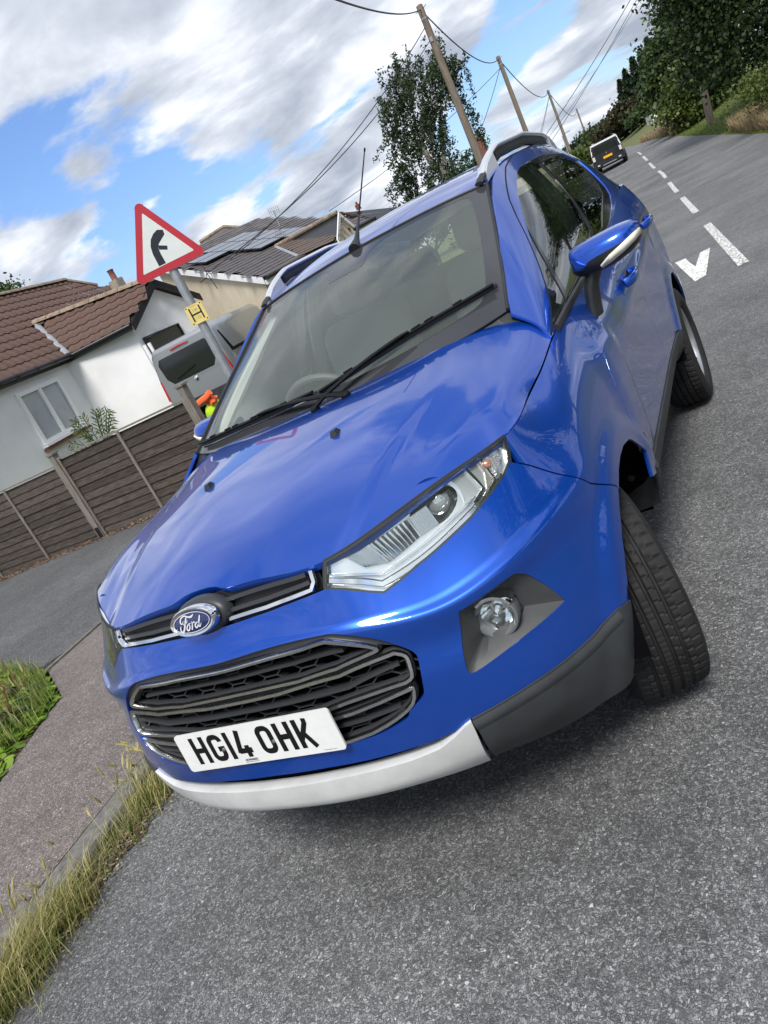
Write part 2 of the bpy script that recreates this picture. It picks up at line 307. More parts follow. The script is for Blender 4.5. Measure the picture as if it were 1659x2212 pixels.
def arch_disp(p):
    # pressed wheel-arch flares
    d = np.zeros(len(p))
    for ay in (.80, 3.30):
        r = np.hypot(p[:, 1]-ay, p[:, 2]-WZ); side = sstep(.70, .82, p[:, 0])
        d += side*(.016*(1-sstep(.43, .50, r)))*(1 if ay > 1 else 1)
    # the wing flare runs back into the front door and ends in a soft step
    d += .014*sstep(1.02, 1.2, p[:, 1])*(1-sstep(1.31, 1.43, p[:, 1]))*sstep(.50, .62, p[:, 2])*(1-sstep(.90, 1.0, p[:, 2]))*sstep(.7, .8, p[:, 0])
    d += .006*(1-sstep(.0, .035, np.abs(p[:, 2]-(.90+.045*(p[:, 1]-1.5)))))*sstep(1.5, 1.9, p[:, 1])*(1-sstep(3.2, 3.6, p[:, 1]))*sstep(.7, .8, p[:, 0])
    return d
S1 = Surf(S1G, mirror=3, disp=arch_disp, nu=620, nv=90)
# bonnet, half
S2G = np.array([
 [(0,.084,.955),(0,.2,1.006),(0,.4,1.066),(0,.65,1.120),(0,.85,1.148),(0,.93,1.156)],
 [(.2,.090,.951),(.2,.205,1.001),(.2,.4,1.062),(.2,.65,1.116),(.2,.86,1.146),(.2,.945,1.155)],
 [(.373,.115,.936),(.385,.24,.986),(.39,.42,1.046),(.395,.66,1.101),(.395,.88,1.136),(.4,.985,1.153)],
 [(.54,.232,.954),(.54,.33,.996),(.545,.48,1.038),(.55,.70,1.086),(.555,.92,1.122),(.56,1.045,1.148)],
 [(.655,.338,.967),(.66,.43,1.002),(.665,.56,1.034),(.668,.75,1.068),(.672,.95,1.098),(.672,1.098,1.128)],
 [(.715,.408,.974),(.722,.49,.999),(.730,.61,1.020),(.736,.79,1.044),(.740,.96,1.070),(.738,1.07,1.092)],
 [(.755,.456,.974),(.764,.54,.983),(.773,.66,.996),(.780,.82,1.014),(.786,.97,1.036),(.789,1.06,1.050)],
])
_eu = np.linspace(0, S1.tu[13], 900); _eP = S1.base(_eu, np.full(900, S1.V)); _xt = S2G[:, 0, 0]
for _i in range(1, 7):      # front row, by x
    _k = np.argmin(np.abs(_eP[:300, 0]-S2G[_i, 0, 0])) if _i < 6 else np.argmin(np.hypot(_eP[:, 0]-.755, _eP[:, 1]-.456)); S2G[_i, 0] = _eP[_k]
for _j in range(1, 6):      # outer column, by y
    _k = np.argmin(np.abs(_eP[:, 1]-S2G[6, _j, 1])+(_eP[:, 1] < .4)); S2G[6, _j] = _eP[_k]-[.0, 0, .0]
def crease_disp(p):
    # power-bulge crease running back from the inner corner of each headlight
    x = np.abs(p[:, 0]); y = p[:, 1]; xc_ = .385+.16*np.clip((y-.12)/.75, 0, 1)**1.1
    return -.0075*sstep(-.004, .05, x-xc_)*(1-sstep(.10, .20, x-xc_))*(1-sstep(.45, .85, y))*sstep(.08, .16, y)
for _q in range(1):     # fair the rows so that reflections run cleanly
    _Z = S2G.copy()
    for _i in range(0, 6):
        for _j in range(1, 5):
            _a, _b, _c = _Z[_i, _j-1], _Z[_i, _j], _Z[_i, _j+1]; _t = (_b[1]-_a[1])/(_c[1]-_a[1]); _lin = _a[2]+(_c[2]-_a[2])*_t
            if 1 < _j < 4:
                _d = _Z[_i, _j-2]; _e = _Z[_i, min(_j+2, 5)]
                _yy = [p_[1] for p_ in (_d, _a, _c, _e)]; _zz = [p_[2] for p_ in (_d, _a, _c, _e)]
                S2G[_i, _j, 2] = .5*_b[2]+.5*float(np.polyval(np.polyfit(_yy, _zz, 3), _b[1])) if len(set(_yy)) == 4 else _b[2]
S2 = Surf(S2G, mirror=3, vmode='nat', disp=crease_disp, nu=180, nv=160)
# windscreen, half: u from centre to side, v from base to top
S5G = np.array([
 [(0,.90,1.14),(0,1.10,1.255),(0,1.33,1.372),(0,1.56,1.475),(0,1.79,1.560)],
 [(.25,.925,1.14),(.243,1.12,1.253),(.235,1.34,1.367),(.225,1.57,1.470),(.215,1.795,1.556)],
 [(.48,.995,1.145),(.465,1.18,1.249),(.45,1.38,1.352),(.43,1.60,1.454),(.41,1.815,1.548)],
 [(.60,1.05,1.15),(.582,1.225,1.245),(.56,1.42,1.341),(.535,1.63,1.440),(.505,1.835,1.541)],
 [(.68,1.106,1.158),(.66,1.275,1.243),(.635,1.455,1.333),(.605,1.655,1.431),(.572,1.860,1.534)],
])
S5 = Surf(S5G, mirror=3, vmode='nat', nu=120, nv=120)
# side of the cabin: u along the car, v from beltline to cant rail
S3G = np.array([
 [(.789,1.02,1.046),(.775,1.035,1.072),(.745,1.06,1.105),(.690,1.08,1.150)],
 [(.795,1.25,1.062),(.770,1.26,1.135),(.723,1.275,1.205),(.658,1.29,1.258)],
 [(.800,1.50,1.075),(.765,1.51,1.185),(.705,1.53,1.295),(.630,1.55,1.390)],
 [(.803,1.80,1.088),(.765,1.81,1.235),(.695,1.83,1.390),(.598,1.85,1.535)],
 [(.805,2.10,1.101),(.765,2.10,1.260),(.700,2.10,1.430),(.605,2.10,1.586)],
 [(.797,2.60,1.125),(.760,2.60,1.280),(.700,2.60,1.450),(.609,2.60,1.614)],
 [(.792,3.10,1.190),(.748,3.10,1.325),(.686,3.10,1.470),(.594,3.10,1.612)],
 [(.786,3.50,1.235),(.735,3.50,1.345),(.665,3.50,1.460),(.570,3.48,1.575)],
 [(.755,3.82,1.245),(.700,3.80,1.335),(.630,3.76,1.430),(.530,3.72,1.515)],
])
S3 = Surf(S3G, vmode='nat', nu=300, nv=90)
# roof, half
S4G = np.array([
 [(0,1.785,1.562),(0,1.90,1.592),(0,2.2,1.642),(0,2.7,1.672),(0,3.3,1.658),(0,3.85,1.575)],
 [(.22,1.79,1.558),(.22,1.90,1.588),(.22,2.2,1.639),(.22,2.7,1.668),(.22,3.3,1.654),(.22,3.84,1.572)],
 [(.41,1.812,1.551),(.42,1.92,1.578),(.42,2.2,1.626),(.43,2.7,1.653),(.42,3.3,1.641),(.41,3.80,1.562)],
 [(.505,1.832,1.544),(.515,1.93,1.569),(.525,2.2,1.611),(.535,2.7,1.638),(.525,3.3,1.624),(.50,3.76,1.548)],
 [(.575,1.856,1.536),(.583,1.94,1.556),(.600,2.2,1.592),(.607,2.7,1.616),(.590,3.2,1.606),(.525,3.70,1.505)],
])
S4 = Surf(S4G, mirror=3, vmode='nat', nu=120, nv=200)
SURFS = {'S1': S1, 'S2': S2, 'S3': S3, 'S4': S4, 'S5': S5}
TR = {
 'headlight': [(0.4123, 0.7602), (0.4876, 0.7599), (0.5545, 0.7612), (0.6228, 0.7612), (0.7337, 0.7612), (0.7849, 0.7612), (0.8275, 0.7612), (0.8531, 0.7612), (0.8787, 0.7612), (0.8752, 0.72), (0.8646, 0.6878), (0.8421, 0.6713), (0.7952, 0.6546), (0.7285, 0.6385), (0.6485, 0.63), (0.5757, 0.6198), (0.4906, 0.5968), (0.458, 0.6112), (0.3744, 0.6612)],
 'fog': [(0.6118, 0.4515), (0.6225, 0.4581), (0.6781, 0.4594), (0.7485, 0.453), (0.7698, 0.4355), (0.7882, 0.4086), (0.8357, 0.315), (0.8456, 0.2923), (0.8367, 0.2865), (0.7199, 0.276), (0.6503, 0.2681), (0.5869, 0.259), (0.5736, 0.2645), (0.5723, 0.2813), (0.5873, 0.3616)],
 'grille_out': [(0.2074, 0.5011), (0.3121, 0.5036), (0.3469, 0.4987), (0.4217, 0.4553), (0.4576, 0.4188), (0.482, 0.3827), (0.4829, 0.3508), (0.4618, 0.269), (0.4455, 0.2464), (0.4077, 0.2293), (0.3902, 0.2154), (0.3198, 0.2016), (0.2406, 0.1991)],
 'bumper_seam': [(0.8555, 0.6898), (0.8845, 0.6672), (0.9317, 0.6178), (1.0087, 0.5446), (1.0786, 0.463), (1.1234, 0.409), (1.1347, 0.3793)],
 'clad_top': [(0.5262, 0.166), (0.6727, 0.1717), (0.7947, 0.1733), (0.8931, 0.1779), (0.9743, 0.1901), (1.0146, 0.1953)],
 'clad_bot': [(0.4962, 0.0804), (0.6073, 0.083), (0.6361, 0.0751), (0.7247, 0.0343), (0.7706, 0.0142), (0.9636, 0.0113)],
 'blue_bot': [(0.4082, 0.1492), (0.2752, 0.1521), (0.1648, 0.157)],
 'barA': [(0.202, 0.4754), (0.303, 0.4693), (0.3293, 0.4643), (0.3984, 0.43), (0.4156, 0.4158), (0.401, 0.4056), (0.3032, 0.3737), (0.2306, 0.3688), (0.1479, 0.3692)],
 'barB': [(0.1345, 0.3461), (0.3009, 0.3534), (0.4435, 0.3913), (0.4621, 0.3742), (0.4593, 0.3395), (0.4509, 0.306), (0.4318, 0.2949), (0.2819, 0.2862), (0.2435, 0.2873)],
 'barC': [(0.2452, 0.2633), (0.2858, 0.2602), (0.3593, 0.2662), (0.442, 0.2761), (0.4213, 0.2421), (0.3685, 0.221), (0.3063, 0.208), (0.2457, 0.2077)],
 'slat1': [(0.1698, 0.4076), (0.2941, 0.4233), (0.336, 0.4312)],
 'slat2': [(0.1158, 0.3151), (0.3002, 0.322), (0.4366, 0.3478)],
 'slat3': [(0.241, 0.239), (0.296, 0.2401), (0.3641, 0.2436)],
 'glass_front': [(1.3996, 0.3452), (1.1672, 0.3498), (1.052, 0.3409), (0.8505, 0.3075), (0.7256, 0.2827), (0.6152, 0.2602), (0.4646, 0.2161), (0.336, 0.1642), (0.1883, 0.1106), (0.0746, 0.0473), (0.1216, 0.0275), (0.3554, 0.0154), (0.5558, 0.0145), (0.7762, 0.0173), (0.9953, 0.023), (1.2711, 0.0615), (1.3736, 0.1594), (1.4083, 0.2467), (1.4675, 0.3274)],
 'glass_rear': [(1.5908, 0.327), (1.5937, 0.3479), (1.7194, 0.3462), (2.1363, 0.3194), (2.2701, 0.2738), (2.235, 0.2203), (2.1561, 0.1048), (2.0925, 0.0713), (1.7962, 0.0525), (1.5464, 0.0431), (1.3332, 0.0386), (1.1442, 0.0375), (1.3029, 0.0659), (1.3736, 0.1594), (1.4603, 0.255)],
 'qdiv': [(0.6261, 0.2631), (0.523, 0.1968), (0.4242, 0.115), (0.3554, 0.0154)],
 'trim_rear': [(2.2695, 0.2532), (2.2407, 0.074), (2.1822, 0.0363), (2.0472, 0.0169), (1.7554, 0.0072), (1.3363, 0.0199)],
 'door_seam_top': [(2.2446, 0.2903), (2.3705, 0.3611), (1.9778, 0.3847), (1.5618, 0.3968), (1.237, 0.3954), (1.0406, 0.3797), (0.8622, 0.3499), (0.7383, 0.3309), (0.6395, 0.3012), (0.5281, 0.2526)],
 'crease_bonnet': [(0.3918, 0.0), (0.3847, 0.0536), (0.3856, 0.1407), (0.4061, 0.1875), (0.4337, 0.2311)],
 'hl_inner1': [(0.3824, 0.6723), (0.387, 0.6888), (0.4955, 0.6178), (0.6514, 0.637), (0.7708, 0.6534), (0.8394, 0.6747)],
 'hl_chrome': [(0.4183, 0.7523), (0.4863, 0.7442), (0.6009, 0.748), (0.7653, 0.7534), (0.7628, 0.6741), (0.7332, 0.6674), (0.6279, 0.6592), (0.5081, 0.6486), (0.4799, 0.6766)],
 'hl_bowl': [(0.7335, 0.7593), (0.7262, 0.7027), (0.7039, 0.6749)],
 'hl_bulb': [(0.6676, 0.7172)],
 'hl_turn': [(0.7849, 0.7612), (0.7844, 0.7111), (0.7627, 0.6596), (0.8158, 0.6666), (0.8487, 0.6949), (0.8665, 0.7441), (0.8617, 0.7612), (0.8275, 0.7612)],
 'fog_lamp': [(0.6875, 0.3676)],
 'nozzle': [(0.2488, 0.4597)],
 'door_seam': [(1.8007, 0.7491), (1.762, 0.6928), (1.6988, 0.5935), (1.6694, 0.5476), (1.6492, 0.5027), (1.6259, 0.3718)],
 'door_crease': [(1.9653, 0.6727), (1.8851, 0.528), (1.8516, 0.4512), (1.8192, 0.3763), (2.0204, 0.2198)],
 'arch_f': [(0.991, 0.0128), (0.9822, 0.0128), (0.9778, 0.0128), (0.9734, 0.0192), (0.9822, 0.0512), (0.9866, 0.0832), (0.9998, 0.1151), (1.013, 0.1471), (1.0262, 0.1791), (1.0394, 0.2111), (1.0526, 0.2431), (1.0703, 0.2687), (1.0879, 0.3006), (1.1099, 0.3198), (1.1319, 0.3454), (1.1584, 0.3646), (1.1848, 0.3838), (1.2156, 0.3966), (1.2464, 0.4094), (1.2773, 0.4158), (1.3125, 0.4222), (1.3477, 0.4222), (1.383, 0.4222), (1.4182, 0.4158), (1.449, 0.4094), (1.4843, 0.403), (1.5151, 0.3902), (1.5459, 0.371), (1.5768, 0.3518), (1.6032, 0.3326), (1.6296, 0.307), (1.6516, 0.2815), (1.6737, 0.2495), (1.6913, 0.2111), (1.7089, 0.1727), (1.7221, 0.1343), (1.7309, 0.0896), (1.7397, 0.0256), (1.7441, 0.0), (1.7441, 0.0), (1.7441, 0.0), (1.7397, 0.0), (1.7309, 0.0)],
 'arch_r': [(3.4574, 0.0), (3.4486, 0.0), (3.4442, 0.0), (3.4398, 0.0), (3.4398, 0.0), (3.4442, 0.0448), (3.453, 0.096), (3.4619, 0.1343), (3.4795, 0.1727), (3.4927, 0.2111), (3.5147, 0.2495), (3.5323, 0.2751), (3.5587, 0.3006), (3.5852, 0.3198), (3.6116, 0.339), (3.6424, 0.3518), (3.6733, 0.3646), (3.7041, 0.3774), (3.7393, 0.3838), (3.7746, 0.3902), (3.8098, 0.3966), (3.845, 0.3966), (3.8803, 0.3902), (3.9155, 0.3902), (3.9507, 0.3838), (3.9816, 0.371), (4.0168, 0.3582), (4.0476, 0.3454), (4.0785, 0.3262), (4.1049, 0.307), (4.1313, 0.2879), (4.1577, 0.2623), (4.1798, 0.2367), (4.1974, 0.2111), (4.215, 0.1855), (4.2282, 0.1535), (4.237, 0.1215), (4.2414, 0.0896), (4.2414, 0.0704), (4.2414, 0.0704), (4.2414, 0.0704), (4.2414, 0.0704), (4.2326, 0.0704)],
 'front_joint': [(0.85, 0.0)],
 'bseam': [(2.8452, 0.7612), (2.8452, 0.6781), (2.8452, 0.5693), (2.8408, 0.435), (2.8408, 0.2943), (2.8408, 0.2047)],
 'rseam': [(3.7658, 0.7548), (3.7437, 0.5885), (3.6865, 0.4925), (3.5235, 0.4094), (3.4354, 0.3262), (3.4046, 0.2047)],
 'sill': [(1.7397, 0.1279), (2.1449, 0.1279), (2.5413, 0.1279), (2.9421, 0.1279), (3.3826, 0.1279)],
 'zc': [(0.0, 0.1589), (0.0, 0.1964), (0.0, 0.4924), (0.0, 0.6399), (0.0, 0.754)],
 'zs': [(0.1, 0.6276), (0.2, 0.6313), (0.3, 0.6446), (0.36, 0.6619)],
}
BG = {
 'h_eave': [(-13.57, 10.98, 2.75), (-14.11, 13.67, 2.75), (-12.54, 14.5, 2.75), (-12.14, 17.12, 2.75)],
 'h_peak': [(-12.338, 15.824, 3.572)],
 'h_win': [(-13.643, 11.346, 2.393), (-13.978, 13.014, 2.392), (-13.961, 12.929, 1.08), (-13.637, 11.313, 1.08)],
 'h_dwin': [(-12.485, 14.859, 2.328), (-12.287, 16.158, 2.296), (-12.288, 16.15, 1.984), (-12.486, 14.856, 1.919)],
 'h_pipe': [(-12.52, 14.632, 2.144), (-12.505, 14.727, 1.931)],
 'h_ridge1': [(-17.097, 15.467, 5.183), (-17.803, 18.77, 5.223), (-17.386, 19.563, 4.689)],
 'h_valleytop': [(-15.633, 14.678, 3.974)],
 'h_ridge2': [(-15.633, 14.678, 3.974), (-12.545, 15.752, 4.01), (-12.338, 15.824, 3.572)],
 'h_chim': [(-16.34, 19.27, 4.63), (-16.32, 19.29, 4.86), (-16.15, 19.43, 4.82)],
 'c_roof': [(-9.18, 15.87, 2.27), (-13.06, 18.06, 3.73), (-8.4, 18.92, 2.42)],
 'c_solar': [(-12.255, 17.9, 3.591), (-9.818, 19.307, 3.027), (-9.776, 20.189, 3.127), (-10.865, 21.042, 3.567), (-12.568, 20.276, 3.988), (-12.805, 19.621, 3.977)],
 'c_A': [(-10.195, 18.876, 2.961), (-8.878, 17.42, 2.375)],
 'c_top': [(-12.682, 18.256, 3.64), (-11.232, 21.719, 3.638), (-10.073, 20.866, 3.177), (-10.195, 18.876, 2.961)],
 'c_B': [(-8.09, 19.07, 2.97)],
 'c_wing': [(-8.12, 19.14, 2.97), (-8.15, 19.79, 2.51), (-7.78, 17.64, 2.31)],
 'c_back': [(-17.37, 26.04, 5.05), (-16.42, 26.67, 5.17), (-15.08, 27.48, 4.32), (-15.79, 27.07, 4.5), (-16.46, 26.65, 4.9), (-16.85, 26.4, 4.79)],
 'c_aerial': [(-11.32, 21.57, 3.67), (-11.25, 21.61, 4.08), (-11.34, 21.56, 4.17), (-11.18, 21.65, 4.13)],
 'brown': [(-13.78, 31.53, 3.87), (-12.25, 32.19, 3.5), (-11.4, 32.53, 2.92), (-12.88, 29.74, 3.6), (-11.95, 30.15, 2.94)],
 'dish': [(-10.46, 15.63, 3.05), (-10.45, 15.64, 2.89)],
 'van': [(-11.33, 13.03, 1.86), (-10.23, 13.93, 1.82), (-10.79, 17.21, 1.74)],
 'plant': [(-7.76, 7.2, 1.02), (-7.01, 7.2, 1.06), (-8.3, 7.2, 1.07)],
 'hivis': [(-5.91, 7.4, 0.95), (-5.73, 7.55, 0.91), (-5.92, 7.39, 0.72), (-5.92, 7.39, 0.87)],
 'pole0': [(-5.72, 25.95, 7.62), (-5.78, 25.94, 2.75)],
 'pole1': [(-7.61, 43.87, 7.61), (-7.63, 43.87, 3.45)],
 'pole2': [(-11.07, 76.27, 7.51), (-11.08, 76.26, 2.96)],
 'pole3': [(-16.67, 129.42, 7.41), (-16.66, 129.42, 1.6)],
 'suv': [(-4.65, 43.45, 1.29), (-4.86, 43.42, 0.16), (-3.53, 43.59, 0.21), (-3.56, 43.59, 1.31), (-4.28, 43.5, 0.71)],
 'suvp': [(-4.71, 43.45, 0.12), (-3.62, 43.58, 0.09)],
 'chev': [(-5.85, 76.52, 0.7), (-5.18, 76.58, 0.61), (-5.89, 76.52, 0.4), (-5.16, 76.58, 0.09)],
 'farvan': [(-3.26, 70.71, 1.47), (-2.59, 70.74, 1.42), (-3.34, 70.7, 0.88), (-2.7, 70.74, 0.9), (-3.48, 70.69, 0.25)],
 'trunk': [(0.8, 38.85, 0.31), (0.88, 38.85, 1.41)],
 'trunk2': [(0.49, 42.84, 0.49), (0.56, 42.84, 1.41)],
 'edge': [(2.23, 24.84, -0.32), (-1.62, 47.76, 0.23)],
 'birch': [(-8.54, 31.39, 2.41), (-8.05, 31.53, 7.34), (-9.32, 31.14, 7.3), (-6.98, 31.82, 5.17), (-10.28, 30.81, 5.41), (-7.7, 31.63, 3.23), (-9.16, 31.2, 2.14), (-10.48, 30.74, 3.21), (-6.99, 31.82, 2.58)],
 'birchtrunk': [(-8.73, 31.33, 3.09), (-8.95, 31.26, 3.52), (-9.04, 31.23, 4.44), (-8.68, 31.35, 5.46), (-7.87, 31.58, 6.73), (-6.96, 31.83, 6.8)],
 'redchim': [(-9.92, 42.42, 4.38), (-9.64, 42.49, 4.29), (-9.72, 42.48, 3.92), (-9.94, 42.42, 3.83)],
 'lefttree': [(-28.13, 25.91, 8.06), (-27.7, 26.38, 7.4), (-28.2, 25.84, 7.3)],
 't_dark': [(0.46, 30.84, 4.74), (1.2, 30.85, 3.73), (0.48, 30.84, 3.37), (0.89, 30.85, 2.22), (2.52, 30.83, 2.7), (2.76, 30.82, 0.46), (1.52, 30.85, 1.27)],
 't_mid': [(-1.14, 46.79, 4.27), (-0.53, 46.82, 3.24), (-1.26, 46.78, 2.43), (0.43, 46.84, 1.79)],
 't_bush': [(-0.44, 44.82, 2.48), (0.61, 44.85, 0.78), (-1.75, 44.75, 2.0)],
 't_con': [(-8.11, 83.33, 4.4), (-5.35, 83.59, 4.7), (-4.0, 83.68, 4.84), (-4.11, 83.68, 3.19)],
 't_far': [(-14.09, 97.66, 3.43), (-12.38, 97.91, 3.63), (-10.25, 98.18, 3.59), (-8.62, 98.36, 0.66)],
 'wires0': [(-3.49, 13.06, 5.41), (-3.03, 13.21, 5.06)],
 'mark_v': [(0.417, 8.642), (0.543, 8.609), (0.592, 8.24), (0.674, 7.774), (0.696, 8.319), (0.709, 8.574), (0.815, 8.599), (0.8, 7.53), (0.79, 7.029), (0.689, 6.941), (0.652, 7.176), (0.555, 7.777)],
}
# ================================================================= the blue car
paint = mat('blue_paint', (.003, .066, .43), rough=.30, metal=.6, coat=1.0, coat_rough=.015, spec=.5, var=.10, vscale=900, detail=2)
# dried dust specks and stone chips in the paint
_t = paint.node_tree; _b = _t.nodes['Principled BSDF']; _cr = [n_ for n_ in _t.nodes if n_.type == 'VALTORGB'][0]; _co = [n_ for n_ in _t.nodes if n_.type == 'TEX_COORD'][0]
_v = _t.nodes.new('ShaderNodeTexVoronoi'); _v.inputs['Scale'].default_value = 13; _t.links.new(_co.outputs['Object'], _v.inputs['Vector'])
_n = _t.nodes.new('ShaderNodeTexNoise'); _n.inputs['Scale'].default_value = 2.2; _n.inputs['Detail'].default_value = 3; _t.links.new(_co.outputs['Object'], _n.inputs['Vector'])
_m = _t.nodes.new('ShaderNodeMapRange'); _m.inputs[1].default_value = .035; _m.inputs[2].default_value = .018; _m.inputs[3].default_value = 0; _m.inputs[4].default_value = .8; _t.links.new(_v.outputs['Distance'], _m.inputs[0])
_m2 = _t.nodes.new('ShaderNodeMath'); _m2.operation = 'GREATER_THAN'; _m2.inputs[1].default_value = .55; _t.links.new(_n.outputs['Fac'], _m2.inputs[0]); _m3 = _t.nodes.new('ShaderNodeMath'); _m3.operation = 'MULTIPLY'; _t.links.new(_m.outputs[0], _m3.inputs[0]); _t.links.new(_m2.outputs[0], _m3.inputs[1])
_x = _t.nodes.new('ShaderNodeMix'); _x.data_type = 'RGBA'; _t.links.new(_m3.outputs[0], _x.inputs[0]); _t.links.new(_cr.outputs[0], _x.inputs[6]); _x.inputs[7].default_value = (.42, .44, .46, 1); _t.links.new(_x.outputs[2], _b.inputs['Base Color'])
blk = mat('black_plastic', (.022, .024, .027), rough=.5, spec=.4, bump=.15, bscale=900, bdist=.001, var=.25, vscale=8)
clad = mat('grey_cladding', (.032, .035, .039), rough=.55, spec=.4, bump=.25, bscale=1100, bdist=.001, var=.3, vscale=7)
dark = mat('dark_void', (.004, .004, .005), rough=1, spec=0)
gloss = mat('gloss_black', (.012, .013, .016), rough=.12, spec=.5)
chrome = mat('chrome', (.80, .81, .82), rough=.07, metal=1)
satin = mat('satin_chrome', (.60, .61, .60), rough=.24, metal=1, var=.15, vscale=60)
silver = mat('silver_skid', (.60, .61, .60), rough=.42, metal=.25, var=.13, vscale=9, bump=.1, bscale=300, bdist=.001)
railm = mat('rail_silver', (.68, .70, .73), rough=.3, metal=.6)
rubber = mat('tyre_rubber', (.020, .020, .021), rough=.72, spec=.3, var=.3, vscale=14)
rimm = mat('alloy', (.42, .43, .45), rough=.3, metal=.85)
lensm = glass('lamp_lens', (.95, .98, .98), ior=1.40, dirt_veil=.02)
amber = mat('indicator_lens', (.78, .74, .62), rough=.2, spec=.6, coat=.6)
redl = mat('tail_red', (.45, .012, .015), rough=.15, coat=.8)
wsglass = glass('windscreen_glass', (.93, .99, .96), ior=1.45, dirt_veil=.085, k=.95)  # diffuse film: some dirt, plus a bright sky veil put into the colour
tint = glass('tinted_glass', (.34, .40, .37), ior=1.9)
sidegl = glass('side_glass', (.68, .76, .72), ior=1.85)
seatm = mat('seat_fabric', (.28, .29, .295), rough=.9, bump=.2, bscale=400, bdist=.002)
dashm = mat('dashboard_plastic', (.24, .25, .25), rough=.65, bump=.2, bscale=500, bdist=.001)
linem = mat('headliner', (.45, .46, .44), rough=.95)
reflm = mat('reflector', (.86, .87, .87), rough=.09, metal=1)
hlbody = mat('lamp_bezel', (.78, .80, .81), rough=.16, metal=.72)
signw = mat('plate_white', (.66, .67, .66), rough=.4, var=.05, vscale=30, coat=.3)
ink = mat('plate_black', (.006, .006, .007), rough=.6, spec=.2)
oval = mat('badge_blue', (.008, .014, .085), rough=.15, coat=1)
gap_shade = mat('seam_shadow', (.004, .004, .006), rough=.9)  # near-black colour stands in for shade in door gaps and handle cups

CAR = thing('parked_car', 'bright blue compact SUV parked at the kerb with its front wheels steered out', 'car', (0, 2.0, 0))
def inpoly(P, poly):
    x, y = P[:, 0], P[:, 1]; c = np.zeros(len(P), bool); n = len(poly)
    for i in range(n):
        x1, y1 = poly[i]; x2, y2 = poly[(i+1) % n]
        if y1 == y2: continue
        c ^= ((y1 > y) != (y2 > y)) & (x < (x2-x1)*(y-y1)/(y2-y1)+x1)
    return c
def smoothpoly(pts, n=8, closed=False):
    P = [np.array(p, float) for p in pts]; out = []
    m = len(P)
    for i in range(m if closed else m-1):
        a, b, c, d = (P[(i-1) % m], P[i], P[(i+1) % m], P[(i+2) % m]) if closed else (P[max(i-1, 0)], P[i], P[i+1], P[min(i+2, m-1)])
        for k in range(n):
            t = k/n; out.append(tuple(.5*((2*b)+(c-a)*t+(2*a-5*b+4*c-d)*t*t+(3*b-a-3*c+d)*t**3)))
    if not closed: out.append(tuple(P[-1]))
    return out
def resample(poly, step):
    out = []; n = len(poly)
    for i in range(n):
        a = np.array(poly[i]); b = np.array(poly[(i+1) % n]); d = np.linalg.norm(b-a)
        if d < 1e-5: continue
        k = max(1, int(math.ceil(d/step)))
        out += [tuple(a+(b-a)*j/k) for j in range(k)]
    res = []
    for p in out:
        if not res or (abs(p[0]-res[-1][0])+abs(p[1]-res[-1][1])) > 2e-4: res.append(p)
    return res
def edge_dist(P, poly):
    d = np.full(len(P), 9.); n = len(poly); Q = np.array(poly)
    for i in range(n):
        a, b = Q[i], Q[(i+1) % n]; ab = b-a; t = np.clip(((P-a)@ab)/(ab@ab+1e-12), 0, 1)
        d = np.minimum(d, np.linalg.norm(P-a-t[:, None]*ab, axis=1))
    return d
